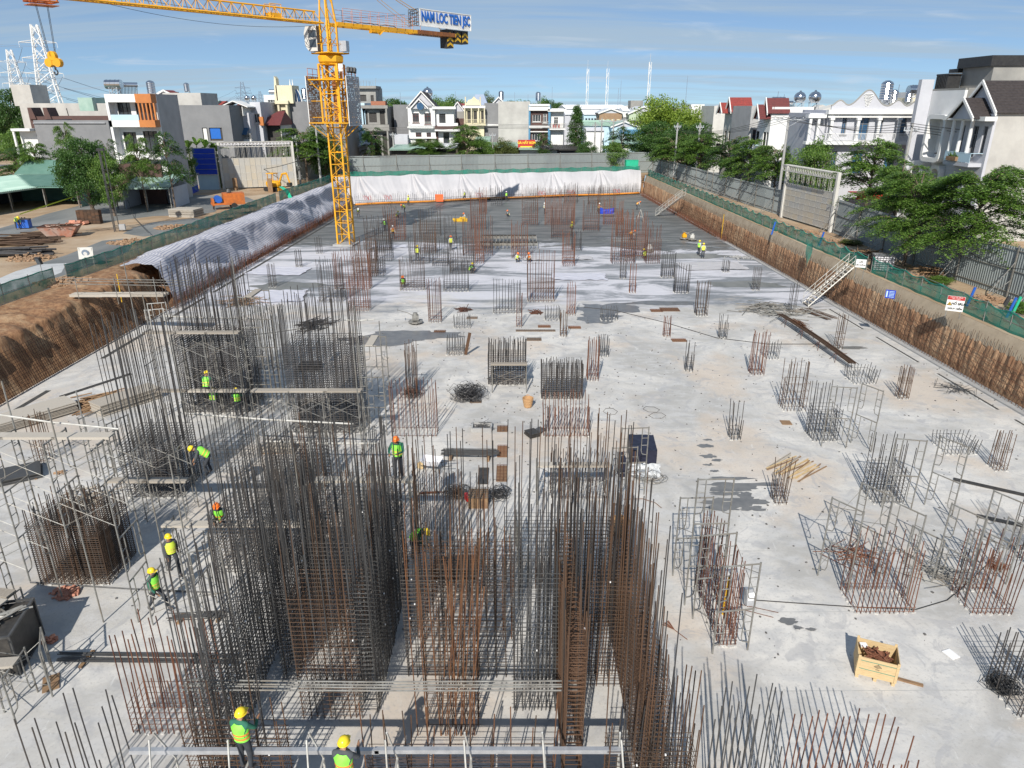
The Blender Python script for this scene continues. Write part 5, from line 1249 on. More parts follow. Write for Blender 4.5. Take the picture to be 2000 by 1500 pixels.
# --- right side houses
def side_house(label, X, Yn, Yf, ztop, d, wall, **k):    # front faces the site (towards -x)
 return house(label, (X, Yf, ZS), R(-90), Yf - Yn, d, ztop - ZS, wall, **k)
YB = 128; a = P(1448, 215, YB); zc = P(1448, 213, YB).z
t = side_house('narrow house with red gables left of the skyline tanks', a.x - 1, YB, YB + 6, zc - .3, 12, 'wall_offwhite', frame='black', ops=[(1, 2.2, 6, 9, 'd'), (3.4, 4.8, 6, 9, 'd')], bals=[(.2, 5.6, 5.9, 1.1, 'wall_offwhite', 'bars', 'black')])
roof_gable(t, .3, 3.2, -1.2, 2, zc - ZS - .7, zc - ZS + 1.0, 'roof_tile_red'); roof_gable(t, 2.6, 5.8, -.4, 3, zc - ZS - .5, zc - ZS + 1.8, 'roof_tile_red')
YB = 118; a = P(1482, 212, YB)
t = house('grey recessed house with glass balcony between the two gables', (P(1468, 212, YB).x, YB, ZS), 0, 3.6, 10, zc - ZS, 'wall_grey', ops=[(.6, 1.7, 7.0, 9.6, 'd', 'roof_tile_maroon'), (2.2, 3.2, 7, 9.4, 'w')], bals=[(-1.6, 4.0, 6.6, 1.6, 'wall_dark', 'glass')])
YB = 112; a = P(1508, 216, YB); b_ = P(1592, 216, YB)
t = side_house('white blank walled house with small brown tiled gables', a.x, YB, YB + 7, a.z, b_.x - a.x, 'wall_white', frame='black', ops=[(4.4, 5.6, 7, 9.4, 'w'), (5.8, 6.6, 7, 9.4, 'w'), (1, 2.5, 7, 9.4, 'd')], bals=[(.1, 6.8, 6.4, .9, 'wall_white', 'solid')])
hz_ = a.z - ZS; roof_gable(t, 4.2, 6.6, -1.4, 1.0, hz_ - 1.2, hz_ + .8, 'roof_tile_maroon'); roof_gable(t, 5.0, 7.0, -.4, 2.6, hz_ - .4, hz_ + 1.7, 'roof_tile_maroon')
tank('horizontal drum tank on the white blank walled house', roofpt(1518, 214, YB + 2), 'flat', .95); tank('left globe tank on the white blank walled house', roofpt(1559, 215, YB + 2), 'ball', 1.1); tank('right globe tank on the white blank walled house', roofpt(1588, 216, YB + 1), 'ball', 1.15)
solar('solar heater lying between the tanks on the white house', roofpt(1538, 215, YB + 3), R(10), .9)
# ornate lilac house
YB = 94; a = P(1620, 216, YB); b_ = P(1786, 216, YB); W = b_.x - a.x; H = a.z - ZS; z2 = zpx(276, YB); z1 = z2 - 3.9
s_ = W / 11.2
t = house('ornate pale lilac house with scrolled parapet and long balcony', (a.x, YB, ZS), R(-3), W, 10, H, 'wall_lilac', frame='blue_panel' and 'wall_dark',
 ops=[(1.9 * s_, 2.5 * s_, z2 + .8, z2 + 2.9, 'b'), (3.9 * s_, 5.4 * s_, z2 + .1, z2 + 2.8, 'b'), (6.6 * s_, 7.2 * s_, z2 + .8, z2 + 2.9, 'b'), (9.0 * s_, 10.2 * s_, z2 + .8, z2 + 2.8, 'b'),
         (1.2 * s_, 1.9 * s_, z1 + .6, z1 + 2.7, 'b'), (4 * s_, 5.4 * s_, z1, z1 + 2.8, 'b'), (8.2 * s_, 9.6 * s_, z1 + .4, z1 + 2.6, 'b')], parapet=.05,
 bals=[(-.6, W + .2, z2, 1.2, 'wall_white', 'bars', 'wall_white'), ], cornices=[(H - .8, .35, .7), (H - .4, .5, 1.0)])
m = MB()
for x in (.2, 3.4, 5.9, 8.3, W - .3):
 m.box(x * 1, -.85, (z2 + H - .8) / 2, .32, .32, H - .8 - z2); m.box(x, -.85, H - .95, .5, .5, .25); m.box(x, -.85, z2 + .2, .5, .5, .3)
m.build('column', 'wall_white', t)
m = MB(); prof = []
def hump(x): return max(0.25, 1.9 * math.exp(-((x - W * .40) / 1.35) ** 2) + .75 * math.exp(-((x - W * .75) / .7) ** 2) + .6 * math.exp(-((x - W * .95) / .6) ** 2) + .75 * math.exp(-((x - W * .09) / .7) ** 2) + .25)
prof = [(W * i / 60, H + .1 + hump(W * i / 60)) for i in range(61)]
m.extr([(0, H + .1)] + prof + [(W, H + .1)], -.6, -.35); m.build('scrolled_parapet', 'wall_lilac', t)
m = MB(); m.tube([(x, -.47, z + .06) for x, z in prof], .13, 5); m.build('parapet_coping', 'wall_concrete', t)
m = MB()
for k in range(9): m.tube([(W * .40 + .5 * cos(q) * (1 if k % 2 else -1) * (k / 9 + .3), -.66, H + .5 + k * .16 + .16 * sin(q)) for q in [R(40 * i) for i in range(7)]], .05, 4)
m.build('moulding', 'white_paint', t)
m = MB(); m.bx(-2.1, -.02, .6, 9, 0, H - .3); m.build('left_wing', 'wall_lilac', t); m = MB(); m.bx(-2.5, -.7, -.6, .58, z2 - .35, z2); m.bx(-2.6, -.42, -.6, .58, H - .85, H - .45)
for x in (-2.2, -1.2): m.box(x, -.3, (z2 + H) / 2 - .4, .3, .3, H - z2 - .8)
m.build('wing_balcony', 'wall_white', t)
m = MB(); m.bx(W + .02, W + 2.6, 1.5, 9, 0, H - .2)
m.build('right_wing', 'wall_lilac', t); m = MB()
for k in range(5): m.bx(W + .01, W + 2.6, 1.42, 1.49, 6 + k * 1.0, 6.12 + k * 1.0)
m.build('groove_band', 'white_paint', t)
tank('tall ribbed tank behind the scrolled parapet', roofpt(1725, 214, YB + 4), 'stand', 1.15); tank('shorter ribbed tank right of the tall one', roofpt(1742, 212, YB + 4), 'stand', .75); tank('drum tank pair behind the parapet end', roofpt(1786, 200, YB + 5), 'flat', 1.1); tank('upper drum of the pair behind the parapet end', roofpt(1788, 187, YB + 5), 'flat', .7); tank('small tank left of the drum pair', roofpt(1771, 209, YB + 5), 'stand', .65)
t = house('plain white house behind the ornate lilac house', (P(1780, 190, 108).x, 108, ZS), 0, 6, 9, P(1790, 187, 108).z - ZS, 'wall_white')
t = house('low beige annex behind the ornate lilac house', (P(1782, 190, 99).x, 99, ZS), 0, 3.6, 6, P(1790, 199, 99).z - ZS, 'wall_cream')
# tall pair at the right edge
X4 = 47.5
t = side_house('white modern house with rounded recesses at the right edge', X4, 80.5, 87.0, P(1850, 176, 82).z, 14, 'wall_white', frame='black', side='wall_concrete',
 ops=[(.9, 2.4, 1.0, 6.8, 'o'), (3.6, 5.4, 8.2, 11.6, 'd'), (4.8, 5.8, 3.0, 6.4, 'w')], parapet=.2)
H = P(1850, 176, 82).z - ZS
def rrect_frame(m, x0, x1, z0, z1, wd, y0, y1, r=.7):
 def rr(x0, x1, z0, z1, r):
  p = []
  for cx, cz, a0 in ((x1 - r, z1 - r, 0), (x0 + r, z1 - r, 90), (x0 + r, z0 + r, 180), (x1 - r, z0 + r, 270)):
   for i in range(5): a = R(a0 + i * 22.5); p.append((cx + r * cos(a), cz + r * sin(a)))
  return p
 A = rr(x0, x1, z0, z1, r); B = rr(x0 + wd, x1 - wd, z0 + wd, z1 - wd, max(.05, r - wd * .5)); n = len(A)
 vs = [(x, y0, z) for x, z in A] + [(x, y0, z) for x, z in B] + [(x, y1, z) for x, z in A] + [(x, y1, z) for x, z in B]
 fs = []
 for i in range(n):
  j = (i + 1) % n; fs += [(i, j, n + j, n + i), (2 * n + i, 3 * n + i, 3 * n + j, 2 * n + j), (i, 2 * n + i, 2 * n + j, j), (n + i, n + j, 3 * n + j, 3 * n + i)]
 m.add(vs, fs)
m = MB(); rrect_frame(m, .3, 3.1, 0.3, 7.2, .55, -1.0, -.01); m.build('rounded_recess', 'wall_white', t)
m = MB(); rrect_frame(m, 2.6, 6.4, 7.3, 12.2, .45, -1.3, -.01); m.build('rounded_recess', 'wall_white', t)
m = MB(); rrect_frame(m, 4.2, 6.45, -.3, 7.0, .4, -.8, -.01); m.build('rounded_recess', 'wall_white', t)
m = MB(); m.bx(-.45, .26, -1.4, -.01, 0, H + 1.2); m.build('white_fin', 'wall_lilac', t)
m = MB(); m.bx(1.0, 6.4, 2.5, 13, H + .2, H + 2.3); m.build('roof_room', 'wall_concrete', t)
m = MB(); m.bx(.6, 6.6, 2.0, 13.5, H + 2.3, H + 3.3); m.bx(-1.2, .58, 2.2, 4, H + 1.9, H + 2.3); m.build('black_roof', 'black', t)
m = MB()
for i in range(8): m.bx(-.4 + i * .3, -.25 + i * .3, .5, 2.0, H + .2, H + 1.6)
m.bx(-.5, 2.0, .5, 2.0, H + 1.6, H + 1.75); m.build('roof_slat', 'black', t)
t = side_house('grey gabled house with flowered balconies at the right edge', X4 - .4, 74.0, 80.3, P(1900, 222, 76).z, 16, 'wall_lilac', frame='wall_dark', side='wall_render',
 ops=[(1.0, 1.9, 8.2, 11.2, 'd'), (3.3, 4.2, 8.2, 11.2, 'd'), (5.0, 5.7, 8.6, 11.2, 'w'), (1.0, 2.8, 3.2, 6.2, 'd'), (3.6, 5.6, 3.2, 6.2, 'd')], parapet=.0,
 bals=[(1.4, 5.9, 7.7, 1.3, 'wall_lilac', 'glass'), (.3, 5.9, 2.8, 1.1, 'wall_lilac', 'bars', 'wall_dark')], cornices=[(11.7, .4, 1.2)])
H = P(1900, 222, 76).z - ZS
m = MB()
for x in (1.5, 3.0, 4.6): m.cyl(x, -1.0, 7.7, 11.7, .18, n=10); m.cyl(x, -1.0, 7.7, 8.1, .27, n=10)
m.build('column', 'wall_white', t)
m = MB(); m.tube([(3.8 + .8 * cos(a), -1.15, 11.9 + .9 * sin(a)) for a in [R(15 * i) for i in range(13)]], .13, 5); m.build('arch', 'wall_lilac', t)
roof_gable(t, 1.7, 5.6, -1.5, 3.0, 11.9, 13.8, 'roof_tile_dark'); roof_gable(t, .5, 6.3, .2, 6.0, 12.4, 15.4, 'roof_tile_dark')
m = MB(); m.bx(2.2, 3.9, -1.55, -1.1, 7.8, 8.2); m.build('planter', 'wood', t)
m = MB()
for k in range(30): x = ru(2.2, 3.9); m.bar((x, -1.3, 8.2), (x + ru(-.3, .3), -1.3 + ru(-.3, .3), 8.2 + ru(.2, .7)), .05, 3, .01)
m.build('potted_plant', 'leaf_mid', t)
t = thing('shop_awning', 'red canopy over the shop between lilac house and right edge', 'canopy', (42.5, 90, ZS), 0)
m = MB(); m.bx(0, 4.5, 0, 2.5, 2.9, 3.05); m.bx(0, 4.5, -.03, -.002, 2.3, 3.05); m.build('awning_sheet', 'red_paint', t)
for x in (.1, 4.4): m = MB(); m.bar((x, .1, 0), (x, .1, 2.9), .05, 5); m.build('awning_post', 'galv', t)
# extra low roofs behind the trees at right and left skyline
for lab, x0, x1, ye, Y, wl in [('low grey roofed house peeping left of the red gables', 1395, 1425, 212, 150, 'wall_offwhite'), ('distant white flat roof right of the bright tree', 1350, 1376, 208, 190, 'wall_white')]:
 px_house(lab, x0, x1, Y, ye, 10, wl)
# --- left yard sheds
def shed(label, loc, rz, w_, d, zf, zb, roof, wall, open_front=True, posts=4):
 t = thing('shed', label, 'shed', loc, rz)
 m = MB(); n = int(w_ / .3)
 for i in range(n):
  xa, xb = w_ * i / n, w_ * (i + 1) / n; xm = xa + (xb - xa) * .3
  m.quad((xa, -.8, zf), (xm, -.8, zf + .09), (xm, d + .4, zb + .09), (xa, d + .4, zb)); m.quad((xm, -.8, zf + .09), (xb, -.8, zf), (xb, d + .4, zb), (xm, d + .4, zb + .09))
 m.bx(0, w_, -.85, -.78, zf - .16, zf - .005); m.build('sheet_roof', roof, t)
 m = MB(); m.bx(0, w_, d - .1, d, 0, zb - .1); m.bx(0, .1, 0, d, 0, min(zf, zb) - .1); m.bx(w_ - .1, w_, 0, d, 0, min(zf, zb) - .1)
 if not open_front: m.bx(.1, w_ - .1, 0, .1, 0, zf - .1)
 m.build('wall', wall, t)
 for i in range(posts): m = MB(); m.box(.15 + (w_ - .3) * i / max(1, posts - 1), -.5, (zf - .1) / 2, .12, .12, zf - .1); m.build('post', 'galv', t)
 return t
p = G(-60, 428, ZS); q = G(150, 392, ZS)
t = shed('long open shed with pale green sheet roof at the left edge', (p.x, p.y, ZS), atan2(q.y - p.y, q.x - p.x), (q - p).length, 8, 2.7, 3.6, 'roof_green', 'shirt_dark')
for k in range(3): m = MB(); m.box(9.5 + k * 2.6, -.05 if False else 7.8, 1.7, .7, .02, .7); m.build('notice_paper', 'paper', t)
p = P(-40, 345, 102); t = shed('darker green roofed shed behind the long open shed', (p.x, 101, ZS), 0, 14, 7, 2.8, 3.6, 'roof_green_dark', 'roof_green_dark')
p = P(238, 330, 100); t = shed('small green roofed shed right of the round bushy tree', (p.x, 99, ZS), R(4), 6.5, 6, 2.8, 3.9, 'roof_green', 'wall_lilac', True, 3)
p = P(70, 300, 118); t = thing('barn', 'green sheet walled barn behind the feathery left trees', 'shed', (p.x, 112, ZS), 0)
m = MB(); m.bx(0, 7.5, 0, 7, 0, 3.4); m.build('wall', 'roof_green', t); roof_gable(t, 0, 7.5, 0, 7, 3.4, 5.2, 'roof_green_dark', 'x')
p = G(350, 382, ZS); t = thing('site_cabin', 'white and blue site cabin left of the blue board', 'cabin', (p.x - 1.0, p.y + 1.0, ZS), R(8))
m = MB(); m.bx(-2.6, 2.2, 0, 5, 1.0, 2.7); m.build('cabin_wall', 'wall_offwhite', t); m = MB(); m.bx(-2.61, 2.21, -.01, 5.01, 0, 1.0); m.build('cabin_base', 'blue_panel', t)
m = MB(); m.bx(-2.9, 2.6, -.4, 5.3, 2.72, 2.85); m.build('roof', 'wall_grey', t); window(t, 0, 1.2, 1.2, 2.2, 'w').location.y = -.25
m = MB()
for i in range(9): m.bx(-2.5 + i * .55, -2.45 + i * .55, -.05, -.02, 1.05, 2.6)
m.build('wall_rib', 'wall_offwhite', t)
# trees
npr = np.random.default_rng(5)
def leaf_mesh(name, C, D, Nn, L, Wd, mat):
 """C centres, D directions, Nn normals (n,3); folded diamond leaves"""
 n = len(C); D = D / np.linalg.norm(D, axis=1, keepdims=True); S = np.cross(Nn, D); S /= (np.linalg.norm(S, axis=1, keepdims=True) + 1e-9)
 L = np.broadcast_to(L, (n,))[:, None]; Wd = np.broadcast_to(Wd, (n,))[:, None]
 v = np.empty((n, 4, 3)); v[:, 0] = C - D * L * .5; v[:, 1] = C + S * Wd * .5; v[:, 2] = C + D * L * .5; v[:, 3] = C - S * Wd * .5
 me = bpy.data.meshes.new(name); me.vertices.add(n * 4); me.loops.add(n * 4); me.polygons.add(n)
 me.vertices.foreach_set('co', v.astype(np.float32).ravel()); me.loops.foreach_set('vertex_index', np.arange(n * 4, dtype=np.int32))
 me.polygons.foreach_set('loop_start', np.arange(0, n * 4, 4, dtype=np.int32)); me.polygons.foreach_set('loop_total', np.full(n, 4, dtype=np.int32))
 me.materials.append(MATS[mat]); me.update(calc_edges=True); return me
def rdir(n):
 a = npr.normal(size=(n, 3)); return a / np.linalg.norm(a, axis=1, keepdims=True)
def proto_bushy(mat, H=8., Rr=3.2, clumps=125, per=120, ls=.24, conic=False, seed=1):
 C = []; tm = MB(); tm.tube([(0, 0, 0), (.1, .05, H * .2), (-.05, .1, H * .45), (0, 0, H * .8)], .2, 7, radii=[.26, .2, .15, .05])
 for k in range(clumps):
  if conic:
   z = H * (.12 + .86 * npr.random() ** 1.1); rr = Rr * (1 - (z / H) ** 1.3) * (.35 + .65 * npr.random()) + .1; a = npr.random() * 2 * pi; c = np.array([rr * cos(a), rr * sin(a), z]); s = .55
  else:
   d = rdir(1)[0]; r = npr.random() ** .4; c = np.array([d[0] * Rr * r, d[1] * Rr * r, H * .56 + d[2] * H * .42 * r]); s = .8 * (Rr / 3.2)
   lump = 1 + .25 * nz(d[0] * 1.7 + seed, d[1] * 1.7, d[2] * 1.7); c[:2] *= lump
  if k % 4 == 0: tm.bar((0, 0, max(.8, c[2] - 1.8)), tuple(c), .06, 4, .015)
  n = int(per * (.6 + .8 * npr.random())); p = rdir(n) * (npr.random((n, 1)) ** .45) * s * np.array([1.15, 1.15, .75]); C.append(c + p)
 C = np.concatenate(C); n = len(C); D = rdir(n) + np.array([0, 0, -.35]); Nn = rdir(n) + np.array([0, 0, .9])
 return tm.mesh('trunk', 'bark'), leaf_mesh('crown', C, D, Nn, ls * (.7 + .6 * npr.random(n)), ls * .5, mat)
def proto_feather(mat, H=7.5, Rr=4., br=46, sprays=12, leaflets=32, ls=.20, droop=.55, seed=1):
 tm = MB(); C = []; D = []; Nn = []
 tm.tube([(0, 0, 0), (.08, 0, H * .25), (-.06, .08, H * .5), (0, 0, H * .85)], .15, 7, radii=[.17, .14, .1, .04])
 for k in range(br):
  a = k * 2.4 + npr.normal() * .25; q = npr.random(); z0 = H * (.30 + .57 * q); ln = Rr * (1.05 - .55 * q) * (.7 + .4 * npr.random()); rise = H * (.10 + .14 * npr.random())
  pts = []
  for i in range(7):
   s = i / 6; pts.append(np.array([cos(a + .2 * s) * ln * s, sin(a + .2 * s) * ln * s, z0 + rise * sin(min(1, s * 1.3) * pi / 2) - droop * ln * .45 * s ** 2.5]))
  tm.tube([tuple(p) for p in pts], .03, 4, radii=[.055, .045, .04, .03, .025, .02, .01])
  for j in range(sprays):
   s = .22 + .78 * (j + npr.random()) / sprays; i = min(5, int(s * 6)); f = s * 6 - i; c = pts[i] * (1 - f) + pts[i + 1] * f
   fa = a + (1 if j % 2 else -1) * (.5 + .7 * npr.random()) * (1.05 - .6 * s); fl = (.9 + .6 * npr.random()) * Rr / 4
   d = np.array([cos(fa), sin(fa), .05 - .25 * npr.random()]); t = (np.arange(leaflets) + npr.random(leaflets)) / leaflets
   sid = np.where(np.arange(leaflets) % 2 == 0, 1., -1.)[:, None]; side = np.array([-sin(fa), cos(fa), 0.])
   wv = (.30 * np.sin(pi * (t * .85 + .1)) * Rr / 4)[:, None]
   p = c + d * (t * fl)[:, None] + side * sid * wv * (npr.random((leaflets, 1)) * .6 + .4) + np.array([0, 0, 1.]) * (npr.normal(size=(leaflets, 1)) * .07 - (t ** 2)[:, None] * .28 * droop)
   C.append(p); D.append(side * sid + d * .5 + npr.normal(size=(leaflets, 3)) * .2); Nn.append(np.array([0, 0, 1.]) + npr.normal(size=(leaflets, 3)) * .35)
 C = np.concatenate(C); n = len(C)
 return tm.mesh('trunk', 'bark'), leaf_mesh('crown', C, np.concatenate(D), np.concatenate(Nn), ls * (.8 + .6 * npr.random(n)), ls * .62, mat)
PR = {'feather': proto_feather('leaf_mid'), 'feather2': proto_feather('leaf_dark', 7.5, 4, 30, 10, 26, .24, .8, 3), 'big': proto_feather('leaf_mid', 7.5, 4.2, 60, 17, 50, .15, .75, 5),
      'bushy': proto_bushy('leaf_mid'), 'dark': proto_bushy('leaf_dark', seed=4), 'bright': proto_bushy('leaf_bright', 8, 3.4, 150, 110, .3, seed=7), 'olive': proto_bushy('leaf_olive', seed=9), 'conifer': proto_bushy('leaf_dark', 9, 2.1, 150, 80, .22, True)}
PH = {'conifer': (9, 2.1), 'bright': (8.1, 3.6)}
def tree(label, px, ytop, Y, kind, rad, base=ZS, name='tree', cat='tree', X=None):
 p = P(px, ytop, Y); H = p.z - base; h0, r0 = PH.get(kind, (7.9 if 'feather' not in kind and kind != 'big' else 7.4, 3.6 if kind in ('bushy', 'dark', 'olive') else 4.4))
 t = thing(name, label, cat, (p.x, Y, base), ru(0, 6.28)); tr, cr = PR[kind]
 a = obj('trunk', tr, t); b_ = obj('crown', cr, t)
 s = rad / r0; t.scale = (s, s, H / h0); return t
T = [
 ('round bushy olive green tree standing by the left shed', 152, 268, 93, 'dark', 3.9), ('second lobe of bushy tree right beside the round one by the left shed', 198, 292, 92, 'bushy', 2.2),
 ('feathery pale tree rising behind the round bushy tree', 122, 245, 100, 'feather', 2.0), ('feathery flat topped tree at the far left edge', 25, 290, 118, 'feather2', 4.2), ('feathery tree between the left edge and the bushy tree', 62, 280, 116, 'feather', 3.2),
 ('dark feathery tree on the left of the white orange house', 205, 276, 99, 'feather2', 2.4), ('loose tree in front of the white and orange house', 262, 268, 96, 'feather', 2.3), ('bushy tree right of the white and orange house', 318, 262, 99, 'feather2', 3.0),
 ('small tree behind the blue board at left', 350, 272, 118, 'bushy', 2.2), ('wide dark green tree behind the pale gate', 590, 250, 134, 'feather', 6.3), ('dark rounded tree filling in right of the pale gate', 630, 260, 136, 'dark', 4.0),
 ('dark tree at the far left edge behind the grey walls', 8, 172, 165, 'dark', 5.5), ('yellow green bush at the left between walls', 25, 245, 130, 'bushy', 3.),
 ('dark feathery tree in front of the concrete shell house', 725, 252, 156, 'feather2', 4.0), ('drooping feathery tree hanging over the far hoarding', 835, 276, 150.5, 'big', 5.2),
 ('broad green tree right of the white cubic house', 912, 246, 154, 'feather', 4.6), ('green tree beside the pole right of the broad tree', 940, 268, 156, 'bushy', 3.4), ('yellowing tree left of the red signboard', 985, 270, 157, 'olive', 3.3),
 ('small feathery tree right of the red signboard', 1060, 263, 156, 'feather2', 2.8), ('tall dark conifer shaped tree in front of warehouses', 1127, 206, 163, 'conifer', 2.9), ('low round bush at the foot of the conifer', 1146, 276, 156, 'dark', 2.6),
 ('feathery tree between conifer and bright tree', 1215, 250, 158, 'feather2', 4.6), ('dark green tree hanging over the hoarding by the green cabin', 1200, 275, 155, 'bushy', 3.2),
 ('tall bright yellow green tree on the right skyline', 1298, 183, 168, 'bright', 6.6), ('lower bright green tree beside the tall bright one', 1352, 206, 162, 'bright', 5.6), ('dark tree under the tall bright tree', 1285, 236, 158, 'dark', 6.0), ('dark tree under the lower bright tree', 1350, 238, 150, 'dark', 6.2),
 ('first feathery tree behind the right hoarding from far corner', 1318, 268, 143, 'feather', 5.6), ('second feathery tree behind the right hoarding from far corner', 1372, 262, 132, 'feather', 5.4), ('third feathery tree behind the right hoarding from far corner', 1428, 268, 122, 'feather2', 5.0),
 ('fourth feathery tree behind the right hoarding from far corner', 1470, 272, 112, 'feather', 4.8), ('fifth feathery tree behind the hoarding, just left of the tall gate', 1522, 284, 102, 'feather', 4.5),
 ('round glossy mango tree behind the tall grey gate', 1598, 270, 93, 'bushy', 3.1), ('tree under the awning left of the red canopy', 1715, 276, 82, 'feather', 4.8),
 ('big feathery tree hanging over the right hoarding', 1800, 348, 62, 'big', 4.4), ('biggest feathery tree at the right edge', 1930, 338, 57, 'big', 5.1), ('dark feathery tree between the red canopy and the big trees', 1765, 322, 72, 'feather', 4.2)]
for a in T: tree(*a)
for i, (x, yt, Y, k, r) in enumerate([(742, 193, 260, 'bushy', 7), (770, 192, 270, 'dark', 8), (853, 189, 255, 'bushy', 7), (880, 188, 262, 'bushy', 8), (953, 181, 240, 'olive', 4.5), (1012, 196, 280, 'dark', 8), (1060, 190, 265, 'bushy', 5), (1075, 194, 262, 'dark', 4), (410, 195, 280, 'dark', 6), (1095, 200, 300, 'dark', 5), (700, 197, 280, 'dark', 7), (1010, 197, 300, 'bushy', 8), (1090, 202, 290, 'dark', 5)]):
 tree(['leftmost skyline tree between crane and white gable', 'dark skyline tree left of the white gable', 'skyline tree just right of the globe tank', 'rounded skyline tree left of the blue mansard', 'brownish round tree right of the blue mansard', 'low dark skyline tree behind the render block', 'upright skyline tree behind the brown and blue house', 'small dark skyline tree right of the brown and blue house', 'dark skyline tree by the small green roof', 'low tree line clump left of the warehouses', 'skyline clump close behind the crane', 'pale skyline clump behind the render block', 'tiny skyline tree beside the warehouse roof'][i], x, yt, Y, k, r)
# banana clump and shrubs
def fronds(label, px, ytop, Y, n, name='banana_plant', mat='leaf_mid', base=ZS, ln=2.6):
 p = P(px, ytop, Y); H = p.z - base; t = thing(name, label, 'plant', (p.x, Y, base)); m = MB(); s = MB()
 for k in range(n):
  x0 = ru(-2.6, 2.6); y0 = ru(-.8, .8); h = H * ru(.45, .75); s.bar((x0, y0, 0), (x0, y0, h), .12, 6, .07)
  for j in range(6):
   a = ru(0, 6.28); el = ru(.5, 1.35); q = V((cos(a) * cos(el), sin(a) * cos(el), sin(el))); sd_ = V((-sin(a), cos(a), 0)); pv = None
   for i in range(7):
    u = i / 6; c = V((x0, y0, h)) + q * ln * u - V((0, 0, 1)) * (u ** 2.2) * ln * .45; w_ = .34 * sin(pi * min(1, u * .9 + .08)) + .01; cur = (c - sd_ * w_ + V((0, 0, .1)), c, c + sd_ * w_ + V((0, 0, .1)))
    if pv: m.quad(pv[0], pv[1], cur[1], cur[0]); m.quad(pv[1], pv[2], cur[2], cur[1])
    pv = cur
 s.build('stem', 'leaf_olive', t); m.build('frond', mat, t, kind='stuff'); return t
fronds('banana plants behind the blue board', 408, 246, 126, 7); fronds('banana leaves left of the dark grey party wall', 372, 256, 125, 4)
for lab, x, y, r_, h, kd in [('dark clipped bush in front of the small green shed', 272, 372, 3.2, 2.6, 'dark'), ('leafy shrub right of the dark bush by the small shed', 300, 366, 2.4, 2.2, 'bushy'), ('small weeds tuft at the hoarding by the danger sign', 1835, 556, 1.0, .7, 'bushy'), ('weeds tuft behind the right netting near the edge', 1990, 612, 1.1, .8, 'bushy'), ('low weeds at the foot of hoarding left of triangle cabinet', 1660, 478, 1.2, .5, 'olive')]:
 p = G(x, y, ZS); t = thing('shrub', lab, 'shrub', p, ru(0, 6)); tr, cr = PR[kd]; obj('crown', cr, t); t.scale = (r_ / 3.6, r_ / 3.6, h / 7.9 * 1.0)
# far city and woods fading to the horizon (nobody could count them)
for mt in ('wall_offwhite', 'wall_lilac', 'wall_render', 'roof_tile_maroon'):
 m = MB()
 for k in range(150):
  Y = ru(215, 620); X = ru(-.85, .85) * Y; w_ = ru(5, 14); h = ru(4, 12.0 - .0 * Y); m.bx(X, X + w_, Y, Y + 8, ZS, ZS + h)
  if rnd.random() < .4: m.extr([(X, ZS + h), (X + w_, ZS + h), (X + w_ / 2, ZS + h + 1.6)], Y, Y + 8)
 o = m.build('distant_buildings', mt, kind='stuff'); tag(o, {'wall_offwhite': 'off white distant town buildings', 'wall_lilac': 'pale lilac distant town buildings', 'wall_render': 'bare render distant town buildings', 'roof_tile_maroon': 'maroon distant town buildings'}[mt] + ' on the skyline', 'buildings')
C = []
for k in range(2600):
 Y = 200 + 1500 * rnd.random() ** 1.5; X = ru(-.9, .9) * Y; r = ru(2, 5) * (1 + Y / 500); c = np.array([X, Y, ZS + ru(2.5, 7)]); C.append(c + rdir(26) * npr.random((26, 1)) ** .4 * np.array([r, r, 3.6]))
C = np.concatenate(C); n = len(C)
o = obj('distant_woods', leaf_mesh('woods', C, rdir(n), rdir(n) + np.array([0, 0, .5]), 1.9 * (.6 + npr.random(n)), 1.3, 'leaf_far'), kind='stuff'); tag(o, 'distant dark green woods and gardens along the horizon', 'woods')
# poles, pylons, masts, wires
def pylon(label, x, ytop, ybase, Y, wid, mat='pylon', arms=(.62, .74, .86), name='pylon'):
 a = P(x, ytop, Y); t = thing(name, label, 'pylon', (a.x, Y, ZS), R(20)); H = a.z - ZS; m = MB()
 n = 11; hw = lambda z: wid / 2 * (1 - .80 * z / H)
 for i in range(n):
  z0, z1 = H * i / n, H * (i + 1) / n; cs = [(-1, -1), (1, -1), (1, 1), (-1, 1)]
  for a_, c_ in zip(cs, cs[1:] + cs[:1]):
   A = (a_[0] * hw(z0), a_[1] * hw(z0), z0); B = (c_[0] * hw(z1), c_[1] * hw(z1), z1); A2 = (a_[0] * hw(z1), a_[1] * hw(z1), z1); C_ = (c_[0] * hw(z0), c_[1] * hw(z0), z0)
   r = .012 * wid + .05; m.bar(A, A2, r * 1.4, 4); m.bar(A, B, r * .7, 3); m.bar(C_, A2, r * .7, 3)
 m.build('lattice_tower', mat, t)
 m = MB(); ends = []
 for f in arms:
  for s in (-1, 1):
   e = (s * wid * .62, 0, H * f + .2); m.bar((0, 0, H * f + 1.0), e, .09, 4); m.bar((0, .3, H * f), e, .09, 4); m.bar(e, (e[0], 0, e[2] - 1.4), .06, 4); ends.append((e[0], e[2] - 1.4))
 m.build('cross_arm', mat, t); return t, ends
t1, e1 = pylon('near high voltage pylon behind the bare render block', 66, 48, 190, 235, 8.0, 'white_paint'); t2, e2 = pylon('second high voltage pylon at the far left edge', 17, 97, 200, 330, 8.5, 'white_paint'); t3, e3 = pylon('thin distant pylon behind the skylight houses', 472, 160, 205, 520, 8, 'pylon_far')
t4, e4 = pylon('faint distant pylon left of the glass dome', 507, 178, 205, 700, 7, 'pylon_far')
m = MB()
def wire(a, c, sag): m.tube([V(a) + (V(c) - V(a)) * (i / 12) - V((0, 0, sag * 4 * (i / 12) * (1 - i / 12))) for i in range(13)], .07, 3)
